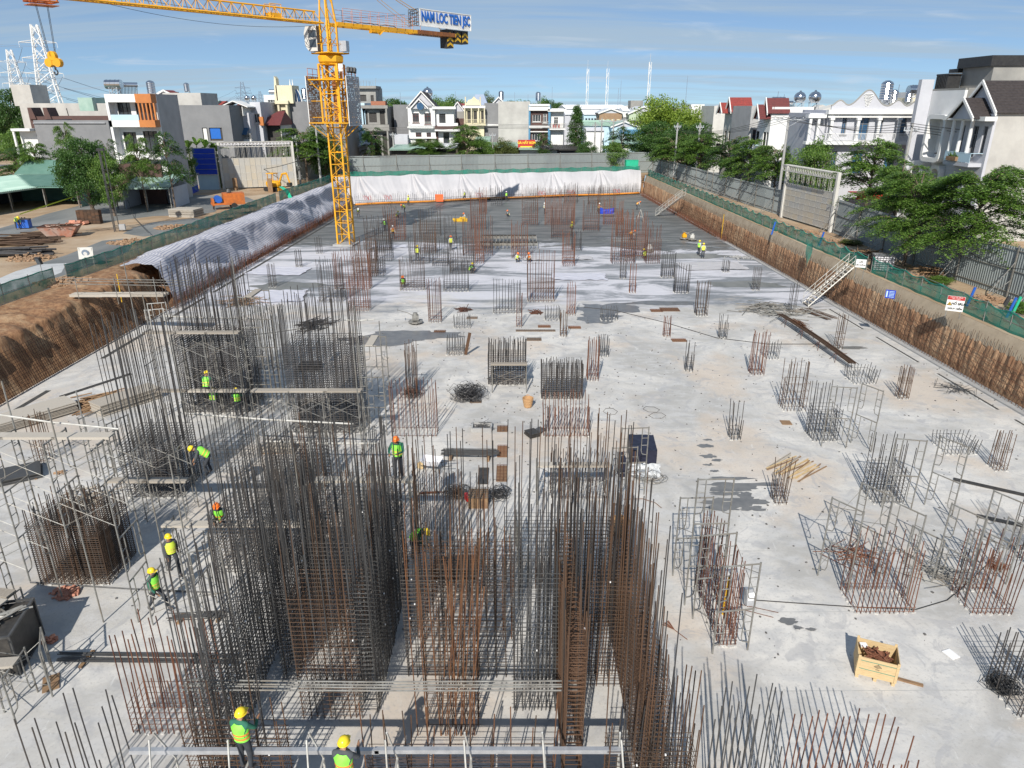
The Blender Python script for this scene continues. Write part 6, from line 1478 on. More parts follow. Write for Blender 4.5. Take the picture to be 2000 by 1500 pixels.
for (x1, z1), (x2, z2) in zip(e1, e2): wire((t1.location.x + x1, 235, ZS + z1), (t2.location.x + x2, 330, ZS + z2), 4)
for (x1, z1) in e1: wire((t1.location.x + x1, 235, ZS + z1), (-230, 170, ZS + z1 + 12), 3)
for (x1, z1), (x2, z2) in zip(e3, e1): wire((t3.location.x + x1, 520, ZS + z1), (t1.location.x + x2, 235, ZS + z2 * .72), 9)
for (x1, z1), (x2, z2) in zip(e3, e4): wire((t3.location.x + x1, 520, ZS + z1), (t4.location.x + x2, 700, ZS + z2), 9)
o = m.build('power_line', 'pylon_far'); tag(o, 'thin power lines strung between the pylons at left', 'wires')
for lab, x, yt, Y, r, mt in [('left white lattice mast on the right skyline', 1148, 134, 300, .5, 'white_paint'), ('middle white lattice mast on the skyline', 1187, 134, 330, .6, 'white_paint'), ('right white lattice mast above the bright tree', 1270, 121, 300, .55, 'white_paint')]:
 a = P(x, yt, Y); H = a.z - ZS; t = thing('lattice_mast', lab, 'mast', (a.x, Y, ZS)); m = MB()
 for q in range(3):
  c = (r * cos(q * 2.1), r * sin(q * 2.1)); m.bar((*c, 0), (*c, H), .10, 4)
 for i in range(int(H / 2.2)):
  q = i % 3; m.bar((r * cos(q * 2.1), r * sin(q * 2.1), i * 2.2), (r * cos((q + 1) * 2.1), r * sin((q + 1) * 2.1), i * 2.2 + 2.2), .10, 4)
 m.build('lattice', mt, t); m = MB(); m.bar((0, 0, H), (0, 0, H + 3), .08, 4); m.build('antenna_tip', 'pylon', t)
for i, (x, yt, Y) in enumerate([(1213, 157, 260), (1343, 148, 240), (1078, 170, 260), (1006, 180, 240), (1032, 184, 235), (1050, 178, 220), (1208, 172, 205), (888, 178, 250), (1522, 178, 130), (1533, 184, 130), (1757, 165, 110), (1732, 157, 108), (1804, 182, 104), (782, 180, 230)]):
 a = P(x, yt, Y); t = thing('antenna', ['tall thin antenna between the two white masts', 'tall thin antenna right of the bright tree', 'thin antenna above the brown and blue house', 'thin antenna over the render block', 'short antenna right of the render block centre', 'antenna on the brown and blue house tank', 'antenna over the brown warehouse', 'antenna over the red roofs in the centre', 'left antenna behind the globe tanks', 'right antenna behind the globe tanks', 'short antenna right of the tall ribbed tank', 'white aerial leaning from the tall ribbed tank', 'antenna left of the black roof', 'aerial left of the white gable'][i], 'antenna', (a.x, Y, ZS)); H = a.z - ZS
 m = MB(); m.bar((0, 0, 0), (ru(-.2, .2), 0, H), .07 + Y / 4500, 4, .03 + Y / 7000); m.build('antenna_rod', 'pylon_far', t)
def power_pole(label, x, y0, ytop, Y, arms=((.94, 2.2),), mat='concrete', X=None):
 a = P(x, ytop, Y); t = thing('power_pole', label, 'pole', (a.x, Y, ZS), R(ru(-15, 15))); H = a.z - ZS; m = MB(); m.bar((0, 0, 0), (0, 0, H), .20, 8, .13); m.build('pole_shaft', mat, t)
 m = MB()
 for f, w_ in arms:
  m.box(0, 0, H * f, w_, .12, .12); m.bar((-w_ * .4, 0, H * f), (0, 0, H * f - .9), .03, 4); m.bar((w_ * .4, 0, H * f), (0, 0, H * f - .9), .03, 4)
  for q in (-.46, -.2, .2, .46): m.cyl(w_ * q, 0, H * f + .05, H * f + .35, .06, n=6)
 m.build('cross_arm', 'pylon', t); return t, H
pp, hp = power_pole('concrete power pole beside the white blank walled house', 1541, 0, 228, 96, ((.97, 4.2),)); pq, hq = power_pole('power pole in front of the lilac house', 1783, 0, 240, 84, ((.93, 1.6),)); pr, hr = power_pole('thick pole with several arms behind the green cabin', 1199, 0, 232, 160, ((.95, 3.4), (.7, 1.6)))
for lab, x, yt, Y in [('pole left of the thick pole behind the stalls', 1163, 238, 164), ('second pole between the thick pole and conifer', 1176, 230, 172), ('slim pole right of the thick pole', 1219, 228, 166), ('slim grey pole in front of the centre trees', 962, 259, 156), ('leaning pole beside the concrete shell house', 767, 258, 158), ('slim pole behind the pale gate', 577, 264, 132), ('lamp pole in the middle of the dark trees at right', 1324, 240, 140), ('pole among the trees below the bright one', 1368, 240, 132), ('slim pole behind the dark wall left of the mast', 615, 232, 132)]: power_pole(lab, x, 0, yt, Y, ((.93, 1.3),))
m = MB()
for k, (dx, dz) in enumerate([(-1.8, 0), (-.7, 0), (.7, 0), (1.8, 0)]):
 a = V((pp.location.x + dx, 96, ZS + hp)); m.tube([a + (V((pq.location.x + dx * .3, 84, ZS + hq - k * .3)) - a) * (i / 12) - V((0, 0, .8 * 4 * (i / 12) * (1 - i / 12))) for i in range(13)], .035, 3)
 b_ = V((pq.location.x + dx * .3, 84, ZS + hq - k * .3)); c = V((60, 60, ZS + hq - .3 - k * .3)); m.tube([b_ + (c - b_) * (i / 12) - V((0, 0, .8 * 4 * (i / 12) * (1 - i / 12))) for i in range(13)], .035, 3)
 d = V((32, 150, ZS + 9 - k * .2)); m.tube([a + (d - a) * (i / 12) - V((0, 0, 1.2 * 4 * (i / 12) * (1 - i / 12))) for i in range(13)], .03, 3)
 e = V((pr.location.x, 160, ZS + hr - .4 - k * .25)); f = V((-60, 156, ZS + 8.5 - k * .3)); m.tube([e + (f - e) * (i / 30) - V((0, 0, .5 * abs(sin(i / 30 * pi * 3)))) for i in range(31)], .035, 3)
o = m.build('street_wires', 'cable'); tag(o, 'bundles of black street wires strung from pole to pole', 'wires')
cable('black cable sagging across the yard in front of the pale gate', [tuple(G(418, 350, ZS) + V((0, 0, 2.0))), tuple(P(620, 300, 112))], .05, 1.3)
# reinforcement cages
BARS = {}
def barproto(mat, r):
 k = (mat, round(r, 4))
 if k not in BARS:
  L = []
  for i in range(3):
   m = MB(); a = ru(0, 6.28); b_ = (.010, .022, .04)[i]
   m.tube([(b_ * sin(2.2 * z + a) * z, b_ * cos(1.7 * z + a) * z, z) for z in (0, .25, .5, .75, 1)], r, 5); L.append(m.mesh('bar', mat))
  BARS[k] = L
 return BARS[k]
def put_bars(t, pts, mat, r=.018, joined=False, jitter=.04, flare=0., cen=(0, 0)):
 """pts: (x, y, height, matOverride)"""
 if joined:
  by = {}
  for x, y, h, mm in pts:
   m = by.setdefault(mm or mat, MB()); fx, fy = (x - cen[0]) * flare, (y - cen[1]) * flare
   m.bar((x, y, 0), (x + fx * h + ru(-jitter, jitter), y + fy * h + ru(-jitter, jitter), h), r, 3, caps=False)
  for k, m in by.items(): m.build('upright_bar', k, t, kind='stuff')
  return
 for x, y, h, mm in pts:
  o = obj('upright_bar', rnd.choice(barproto(mm or mat, r)), t, loc=(x, y, 0)); o.scale = (1, 1, h)
  fx, fy = (x - cen[0]) * flare, (y - cen[1]) * flare
  o.rotation_euler = (-atan2(fy * h, h) + ru(-jitter, jitter) / h, atan2(fx * h, h) + ru(-jitter, jitter) / h, 0)
def cage(label, x0, x1, yb, yt, dep, nx, ny, mat='rust', ties=((.5, 6),), stag=(1.,), flare=0., inner=False, kick=True, low=None, group=None, rz=0., joined=None, r=None, tr=None, tmat=None, cx=False):
 a = G(x0, yb); b_ = G(x1, yb); w_ = b_.x - a.x; Y = a.y; xc = (x0 + x1) / 2; h = P(xc, yt, Y + dep / 2).z
 t = thing('rebar_cage', label, 'rebar cage', ((a.x + b_.x) / 2, Y, 0), rz, group)
 if joined is None: joined = Y > 52
 if r is None: r = .017 + max(0, Y - 30) * .00016
 if tr is None: tr = (.0135 if inner else .009) + max(0, Y - 25) * .00012
 pts = []; P_ = []
 for i in range(nx):
  for j in range(ny):
   if 0 < i < nx - 1 and 0 < j < ny - 1 and not (inner and (i + j) % 2): continue
   x = -w_ / 2 + w_ * i / (nx - 1) if nx > 1 else 0; y = dep * j / (ny - 1) if ny > 1 else 0
   if cx and nx > 2: pass
   P_.append((x, y))
 for k, (x, y) in enumerate(P_):
  s = stag[k % len(stag)] * ru(.95, 1.03); pts.append((x + ru(-.02, .02), y + ru(-.02, .02), h * s, None if low is None or k % 2 else low))
 put_bars(t, pts, mat, r, joined, .05, flare, (0, dep / 2))
 if ties:
  m = MB()
  for f0, n in [(q[:2]) for q in ties]:
   z0_ = 0.0
   for q in ties:
    if q[0] == f0 and len(q) > 2: z0_ = q[2]
   for i in range(n):
    z = h * (z0_ + (f0 - z0_) * (i + .7) / n); k = 1 + flare * z; ex = .02; ym = dep / 2
    c = [(-w_ / 2 * k - ex, ym - dep / 2 * k - ex, z), (w_ / 2 * k + ex, ym - dep / 2 * k - ex, z + ru(-.02, .02)), (w_ / 2 * k + ex, ym + dep / 2 * k + ex, z), (-w_ / 2 * k - ex, ym + dep / 2 * k + ex, z)]
    for p, q in zip(c, c[1:] + c[:1]): m.bar(p, q, tr, 3, caps=False)
    if inner:
     for u in range(1, max(2, nx // 2)): x = -w_ / 2 + w_ * u / max(2, nx // 2); m.bar((x, 0, z), (x, dep, z), tr, 3, caps=False)
  m.build('stirrups', tmat or mat, t, kind='stuff')
 if kick:
  m = MB(); n = max(6, int((w_ + dep) * 7))
  for i in range(n):
   q = i / n * 4; s, f = int(q), q % 1; x, y = [(-w_ / 2 + w_ * f, 0), (w_ / 2, dep * f), (w_ / 2 - w_ * f, dep), (-w_ / 2, dep - dep * f)][s]
   m.box(x, y, .02, .10 + rnd.random() * .08, .08 + rnd.random() * .07, .03 + rnd.random() * .04, rnd.random() * 3)
  m.build('concrete_kicker', 'concrete_white', t, kind='stuff')
 return t
DK, GR, RU, BR = 'steel_dark', 'steel_grey', 'rust', 'rust_brown'
CG = [
 ('rust brown rectangular cage left of the small brown square', 1531, 1572, 803, 702, .95, 7, 4, BR, ((.62, 4),), (1, .98, .62)),
 ('dark cage boxed in by ladder frames above the timber pile', 1588, 1634, 862, 752, 1.1, 8, 5, DK, ((.6, 9),), (1, .62)),
 ('dark and rust cage between braced frames in the right field', 1706, 1762, 984, 856, 1.15, 9, 5, DK, ((.55, 9),), (1, 1, .6)),
 ('wide red rusty cage ringed by cross braced scaffold frames', 1672, 1784, 1198, 1050, 1.3, 13, 4, RU, ((.12, 2),), (1, .98, .66)),
 ('red rusty cage near the right edge with wire coil on it', 1898, 1976, 1200, 1052, 1.3, 10, 4, RU, ((.12, 2),), (1, .98, .66)),
 ('slim round cage beside the long kerb channel', 1756, 1774, 780, 716, .5, 4, 4, BR, ((.62, 3, .5), (.2, 2)), (1,)),
 ('slim cage at the right edge above the black plate', 1944, 1966, 920, 843, .6, 4, 4, BR, ((.6, 3, .48), (.2, 2)), (1, .97)),
 ('low splayed starter ring around pale formwork at right', 1850, 1906, 888, 845, 1.4, 9, 6, GR, ((.55, 1, .5),), (1, .8), .14),
 ('low splayed starter ring by the foot of the bar trestle', 1668, 1710, 750, 712, 1.4, 8, 6, GR, ((.55, 1, .5),), (1, .8), .14),
 ('leaning rusty cage with blue bag left of splayed starters', 1468, 1492, 733, 643, .7, 5, 4, RU, ((.15, 2),), (1, .9)),
 ('small splayed bars in the open slab right of centre', 1428, 1446, 860, 783, .55, 4, 3, DK, ((.3, 3),), (1, .55), .12),
 ('splayed cage standing in front of the loose timber pile', 1514, 1536, 985, 893, .6, 4, 4, BR, ((.3, 4),), (1, .6), .16),
 ('little bundle of starter bars left of the leaning rusty cage', 1340, 1353, 727, 667, .5, 3, 3, DK, ((.45, 3),), (1, .6)),
 ('little tapered starter bundle in the right middle field', 1406, 1419, 662, 613, .5, 3, 3, DK, ((.4, 3),), (1, .7), .08),
 ('tall narrow bars behind the starter bundles at right middle', 1361, 1381, 618, 548, .9, 5, 4, BR, ((.3, 3),), (1, .95)),
 ('thin pair of starters near the right stair foot', 1634, 1645, 682, 612, .5, 3, 3, BR, ((.5, 3),), (1,)),
 ('thin dark starters beside the debris by the right stair', 1543, 1553, 612, 553, .5, 3, 3, DK, ((.5, 3),), (1,)),
 ('small low splayed ring right of the leaning rusty cage', 1497, 1520, 702, 664, .9, 5, 4, GR, ((.5, 1, .45),), (1, .8), .12),
 ('starter bars with a helmet shaped bundle on top', 1297, 1309, 659, 617, .5, 3, 3, RU, ((.4, 3),), (1,)),
 ('small dark starters near the two standing workers at right', 1413, 1424, 532, 508, .6, 4, 3, DK, ((.4, 2),), (1,)),
 ('slim starters at the wet edge right of the pair of dark cages', 1471, 1483, 568, 522, .5, 3, 3, DK, ((.5, 3),), (1,)),
 ('left one of two dark capped cages behind the centre field', 1293, 1317, 543, 492, .8, 7, 4, DK, ((.55, 9),), (1,)),
 ('right one of two dark capped cages behind the centre field', 1318, 1345, 573, 516, .8, 7, 4, DK, ((.5, 9),), (1,)),
 ('tall two toned cage with red lower half left of the striped ground sheet', 1031, 1082, 590, 486, 1.2, 11, 4, BR, ((.42, 12, .18), (.05, 1)), (1, .72), 0, False, True, RU),
 ('broad thin barred cage left of the two toned one', 964, 1016, 612, 548, 1.2, 10, 3, DK, ((.1, 2),), (1, .95)),
 ('slim rust column in front of the broad thin barred cage', 1009, 1019, 640, 572, .5, 3, 3, RU, ((.3, 3),), (1,)),
 ('rust column right of the two toned cage', 1108, 1123, 616, 552, .6, 4, 3, RU, ((.3, 3),), (1, .9)),
 ('low pale starters left of the grey puddles', 1065, 1093, 627, 598, .8, 6, 3, GR, ((.25, 1),), (1,)),
 ('low white based starters in the grey puddles', 1175, 1206, 627, 600, .9, 7, 3, GR, ((.25, 1),), (1,)),
 ('slim starters left of the brown pit grate', 1095, 1106, 658, 607, .5, 3, 3, BR, ((.3, 3),), (1, .9)),
 ('dense dark mesh cage behind the plank trestle', 954, 1026, 752, 664, 1.2, 16, 5, DK, ((.70, 16),), (1,), 0, True),
 ('dense dark mesh cage right of the wicker basket', 1058, 1137, 780, 704, 1.0, 17, 5, DK, ((.86, 16),), (1,), 0, True),
 ('rust starters right in front of the dense mesh cage', 1062, 1150, 853, 768, .9, 16, 3, RU, ((.06, 1),), (1, .78)),
 ('rusty bent bars right of the dense mesh cage', 1147, 1168, 744, 655, .7, 5, 4, RU, ((.2, 2),), (1, .85)),
 ('low thin starters behind the rusty bent bars', 1171, 1188, 697, 656, .8, 5, 3, GR, ((.3, 2),), (1,)),
 ('rust and grey cage standing inside the scaffold left of the black box', 1077, 1184, 975, 862, 1.5, 17, 4, BR, ((.08, 1),), (1, .97, .72), 0, False, True, DK),
 ('low white based starters with a leaning plank', 873, 906, 694, 655, .9, 8, 3, GR, ((.3, 1),), (1,)),
 ('low pale starters behind the leaning plank ones', 887, 918, 641, 615, .8, 7, 3, GR, ((.3, 1),), (1,)),
 ('tight bundle of thick rusty bars in the shadow left of centre', 794, 815, 770, 666, .4, 7, 3, BR, (), (1, .93, .8)),
 ('tall rust bars of the wide cage below the thick bundle', 766, 852, 853, 745, 1.0, 12, 3, RU, ((.04, 1),), (1, .97)),
 ('rust bar cluster in the shadow beside the trowel machine', 838, 861, 630, 542, .9, 6, 4, RU, ((.3, 3),), (1, .9)),
 ('dark cage left of the crouching worker', 867, 914, 570, 508, 1.1, 9, 3, DK, ((.35, 5),), (1, .95)),
 ('rust and dark cage behind the red helmeted workers', 782, 828, 568, 505, 1.1, 9, 3, BR, ((.35, 5),), (1, .95)),
 ('wide rusty cage standing before the shaded slab at left middle', 876 - 193, 720, 608, 540, 1.1, 9, 3, RU, ((.3, 5),), (1, .95)),
 ('tall rusty group just below the crane foot', 655, 722, 566, 490, 1.4, 13, 5, RU, ((.4, 7),), (1, .92)),
 ('dark tall group left of the rusty one below the crane', 625, 668, 590, 505, 1.4, 10, 5, DK, ((.4, 6),), (1, .92)),
 ('thin starters on the white ground sheet left of the crane foot', 578, 588, 522, 487, .6, 3, 3, DK, ((.5, 3),), (1,)),
 ('thin starters at the dark patch left of the crane', 526, 537, 562, 515, .6, 3, 3, DK, ((.5, 3),), (1,)),
 ('thin starters close to the left kerb channel', 458, 470, 600, 555, .6, 3, 3, DK, ((.5, 3),), (1,)),
 ('slim pair of starters right beside the crane foot', 618, 628, 496, 462, .6, 3, 2, DK, ((.5, 2),), (1,)),
 ('slim rusty starters below the pair of dark capped cages', 1230, 1241, 573, 515, .6, 3, 3, RU, ((.4, 3),), (1,)),
 ('slim thin starters left of the rusty slim ones', 1212, 1222, 545, 500, .6, 3, 3, DK, ((.4, 3),), (1,)),
 ('slim barred cage beside the left netting bridge', 70, 92, 905, 808, .7, 5, 3, BR, ((.4, 4),), (1,)),
 ('tall slender grey bars left of the big shaded core', 508, 556, 722, 590, 1.4, 11, 6, GR, ((.3, 7),), (1, .94)),
 ('square mesh cage under long scaffold planks at left', 82, 214, 1142, 968, 2.0, 18, 7, BR, ((.80, 30),), (1, .99), 0, True, True, DK),
 ('row of red bars in the lower left on a rough kicker', 262, 420, 1432, 1216, .9, 15, 3, RU, ((.30, 5),), (1, .96, .55)),
 ('tall leaning bars of the left core beside the bridge', 252, 356, 972, 612, 2.2, 14, 8, DK, ((.33, 22),), (1, .96, .45), 0, True, True, GR),
 ('tallest dark core with workers on planks at left', 362, 486, 806, 505, 2.6, 18, 9, DK, ((.52, 36),), (1, .97, .6), 0, True),
 ('tall grey core cage right of the worker core', 574, 704, 846, 570, 2.2, 18, 7, DK, ((.66, 38),), (1, .97, .66), 0, True, True, DK),
 ('rusty bars behind the orange helmeted worker', 706, 812, 1008, 880, 1.2, 13, 3, BR, ((.2, 3),), (1, .97)),
 ('dark low mesh block between the core and crossing pipe', 522, 632, 962, 850, 1.6, 12, 5, DK, ((.85, 12),), (1,), 0, True),
 ('grey bar cluster between the two near left scaffolds', 395, 470, 925, 712, 1.8, 10, 5, GR, ((.3, 7),), (1, .95, .5), 0, False, False, DK),
 ('grey bar cluster in front of the low dark mesh block', 470, 556, 1040, 800, 2.0, 11, 5, GR, ((.45, 14),), (1, .95, .6), 0, False, False, DK),
 ('brown grey bar cluster left of the orange helmeted worker', 590, 690, 1045, 815, 1.8, 12, 5, BR, ((.4, 12),), (1, .95, .6), 0, False, False, GR),
 ('dark bar cluster at the rear of the left core wall', 425, 560, 1120, 880, 1.6, 13, 4, DK, ((.5, 16),), (1, .8), 0, True, False, GR),
 ('grey bar cluster right of the worker core foot', 492, 560, 800, 610, 1.6, 9, 4, GR, ((.4, 9),), (1, .9), 0, False, False, DK),
 ('sparse bars right of the plank deck with orange helmet', 812, 900, 1075, 905, 1.2, 8, 2, BR, ((.1, 1),), (1, .8), 0, False, False),
 ('thin black wall bars beside the narrow scaffold at right', 1404, 1436, 1262, 1048, 3.2, 5, 13, RU, ((.25, 6),), (1, .96)),
 ('tall rust bars at the bottom edge right of the core', 1262, 1350, 1560, 1330, .9, 7, 3, BR, ((.2, 2),), (1, .9, .6)),
 ('leaning grey bars at the bottom edge', 1392, 1500, 1620, 1345, .9, 9, 3, GR, ((.15, 2),), (1, .9, .65)),
 ('red rusty bars at the bottom right edge', 1545, 1755, 1640, 1425, 1.0, 14, 3, RU, ((.15, 2),), (1, .86)),
 ('thick dark bars in the bottom left corner', 108, 240, 1640, 1370, 1.1, 6, 3, DK, ((.15, 2),), (1, .92, .7)),
 ('dark bars crossing the right edge near the bottom', 1985, 2060, 1400, 1262, 1.4, 9, 4, DK, ((.8, 8),), (1,)),
 ('dark cage at the right edge above the red one', 2010, 2060, 1110, 960, 1.2, 7, 3, DK, ((.3, 3),), (1,)),
]
for c in CG: cage(*c)
# far field: rows of rusty columns
FAR = [(905, 962, 500, 420, RU), (928, 945, 515, 430, RU), (1000, 1030, 505, 432, RU), (1078, 1118, 466, 402, RU), (1020, 1050, 440, 395, RU), (1065, 1122, 440, 368, RU), (1196, 1240, 516, 420, RU), (1215, 1262, 505, 412, RU), (1262, 1288, 515, 436, RU),
       (1140, 1170, 452, 392, RU), (1180, 1216, 440, 388, RU), (1168, 1200, 415, 366, BR), (1150, 1172, 400, 364, BR), (1205, 1235, 462, 408, RU), (1100, 1122, 520, 452, RU), (1118, 1135, 490, 448, DK), (920, 948, 448, 378, RU), (937, 950, 418, 365, RU), (959, 980, 402, 362, DK), (1020, 1050, 412, 360, BR), (1103, 1128, 396, 356, DK),
       (715, 760, 492, 420, BR), (760, 790, 470, 415, RU), (690, 735, 540, 462, BR), (735, 765, 510, 440, DK), (810, 850, 495, 430, BR), (820, 860, 462, 405, DK), (868, 890, 470, 420, DK), (800, 838, 515, 455, DK), (845, 875, 520, 462, DK), (720, 748, 540, 480, DK), (880, 925, 535, 462, DK), (750, 772, 450, 402, RU)]
side = lambda x: 'left' if x < 870 else 'centre' if x < 1060 else 'right'
FN = ['rust block beside the long trench frame', 'slim rust block in front of the trench frame', 'rust stub right of the trench frame', 'rust block behind the trench, right of the round column', 'short rust block in the wet zone', 'broad dense rust block near the far sheeting', 'broad rust cage behind the crouching worker',
      'tall rust column mass over the crouching worker', 'rust cage right of the crouching worker', 'rust cage left of the blue sheet', 'rust cage right of the blue sheet', 'brown cage above the blue sheet', 'brown cage close to the far wall', 'rust cage below the far right stair', 'rust post in the chalky zone right of centre', 'dark cage with a formwork collar', 'rust cage in front of the far dark column', 'slim rust cage by the orange hose',
      'dark sheathed column at the far sheeting', 'thin brown cage by the far sheeting', 'dark column by the far sheeting right of centre', 'brown cage just right of the crane foot', 'rust cage right of the crane foot', 'brown cage below and right of the crane foot', 'dark cage right below the crane', 'brown cage left of the yellow vest worker', 'dark thin cage behind the yellow vest worker', 'dark thin cage in front of the far hose', 'dark cage in the chalky zone left of centre',
      'dark cage left of the trench frame', 'dark thin cage below the crane foot', 'wide dark cage in front of the trench', 'short rust cage in the wet zone at left']
for i, (x0, x1, yb, yt, mt) in enumerate(FAR):
 t = cage(FN[i], x0, x1, yb, yt, 1.6, max(4, int((x1 - x0) / 3.3)), 4, mt, ((.5, 5),), (1, .9, .62), 0, False, False, group='rebar cages in the far half of the slab', r=.027, tr=.015, low=DK if i % 3 == 0 else None)
# the big lift core in the foreground
def wallcage(label, xa, ya, xb, yb, th, h, hm, sp=.2, mat=BR, low=None, hs=.15, tall=.5, tm=None, rr=.0155):
 h *= .87 if h > 6 else 1.0; hm *= .93
 a = V((xa, ya, 0)); b_ = V((xb, yb, 0)); d = b_ - a; L = d.length; t = thing('rebar_wall', label, 'rebar wall', a, atan2(d.y, d.x)); n = max(2, int(L / sp)); pts = []
 for i in range(n + 1):
  for s in (0, th):
   q = rnd.random(); hh = h * ru(.94, 1.04) if q < tall else (h * ru(.68, .8) if q < tall + .3 else hm + ru(.2, .9))
   pts.append((L * i / n + ru(-.03, .03), s + ru(-.03, .03), hh, low if (low and rnd.random() < .4) else None))
 put_bars(t, pts, mat, rr, False, .10)
 m = MB(); z = .12
 while z < hm:
  for s in (-.02, th + .02): m.bar((-.06, s, z + ru(-.015, .015)), (L + .06, s, z + ru(-.015, .015)), .0095, 3)
  for i in range(0, n + 1, 2): m.bar((L * i / n, -.02, z), (L * i / n, th + .02, z), .009, 3, caps=False)
  z += hs * ru(.85, 1.1)
 m.build('stirrups', tm or mat, t, kind='stuff'); 
 m = MB()
 for i in range(int(L * 1.3)): m.box(ru(0, L), -.05, ru(.5, hm), .035, .035, .035)
 if len(m.v): m.build('spacer_blocks', 'paper', t, kind='stuff')
 return t
wallcage('left long wall of the lift core running away', -7.5, 13.4, -7.7, 20.8, .45, 7.8, 4.0, .16, GR, DK)
wallcage('back dark wall of the lift core at its left', -7.9, 21.6, -4.4, 21.6, .6, 7.8, 4.2, .14, GR, DK)
wallcage('brown pier of the lift core left of the dark cell', -6.0, 15.6, -4.3, 15.6, 1.3, 8.0, 4.6, .17, BR, GR)
wallcage('dark dividing wall behind the brown pier', -3.9, 15.8, -3.9, 21.8, .5, 8.2, 4.7, .18, GR, DK)
wallcage('inner dark wall parallel to the left long wall', -6.6, 17.0, -6.6, 21.2, .4, 7.0, 3.8, .17, DK, GR)
wallcage('thin mesh wall filling the middle cell', -3.2, 17.2, -.2, 17.2, .3, 5.6, 4.2, .26, DK, BR, .15, .3)
wallcage('dark mesh wall right inside the outer brown wall', 2.2, 19.2, 3.8, 19.2, .6, 7.2, 4.0, .16, DK, BR)
wallcage('sparse cross wall in the middle of the lift core', -3.4, 18.9, .0, 18.9, .4, 5.2, 3.9, .28, BR, 'orange_rust', .2, .3)
wallcage('thin light mesh panel with orange leaning rods', -2.4, 15.3, -.95, 15.3, .35, 6.6, 4.2, .30, BR, 'orange_rust', .24, .5)
wallcage('dark topped pier right of the orange rods', .05, 15.9, 1.25, 15.9, 1.0, 8.3, 5.2, .12, GR, DK)
wallcage('brown edge-on wall of the core, centre right', 1.75, 13.3, 1.75, 18.8, .4, 8.4, 5.0, .2, BR, DK)
wallcage('dark cell wall inside the left part of the core', -6.2, 18.4, -4.2, 18.4, .9, 7.4, 4.4, .14, DK, BR)
wallcage('dark mesh block behind the dividing wall', -3.3, 21.2, -.6, 21.2, .5, 7.2, 2.6, .2, DK, BR)
wallcage('short mesh wall between the two brown walls', 2.2, 16.8, 3.5, 16.8, .5, 7.8, 4.2, .18, BR, DK)
wallcage('right outer brown wall of the lift core', 3.75, 12.9, 3.75, 20.4, .45, 8.0, 4.0, .19, BR, DK)
wallcage('dark rear wall closing the lift core at right', -.2, 21.5, 4.0, 21.5, .45, 7.9, 3.2, .26, DK, BR)
wallcage('near left bars of the core below the pipe bundle', -7.9, 12.8, -5.6, 12.8, .5, 4.2, 2.6, .26, BR, DK)
wallcage('near right bars of the core below the pipe bundle', 2.3, 12.4, 4.3, 12.4, .5, 4.3, 2.6, .24, BR, DK)
wallcage('near middle low bars in front of the core', -3.6, 13.0, 1.0, 13.0, .4, 3.2, 1.6, .5, BR, 'orange_rust')
t = thing('leaning_rods', 'orange leaning rods crossing inside the lift core', 'rods', (-1.7, 14.9, 0))
for i in range(16): m = MB(); x = ru(-1, 1); m.bar((x, 0, .1), (x + ru(-.6, .6), ru(0, .8), ru(5, 6.8)), .016, 5); m.build('rod', 'orange_rust', t)
t = thing('pipe_bundle', 'bundle of grey pipes laid across the lift core front', 'pipes', (-8.6, 14.3, 2.35))
for i in range(4): m = MB(); m.tube([(0, .1 * i, .04 * (i % 2)), (5, .1 * i, -.03), (10.3, .1 * i - .02, .03 * (i % 2))], .022, 8); m.build('pipe', 'galv', t)
cage_bundle = None
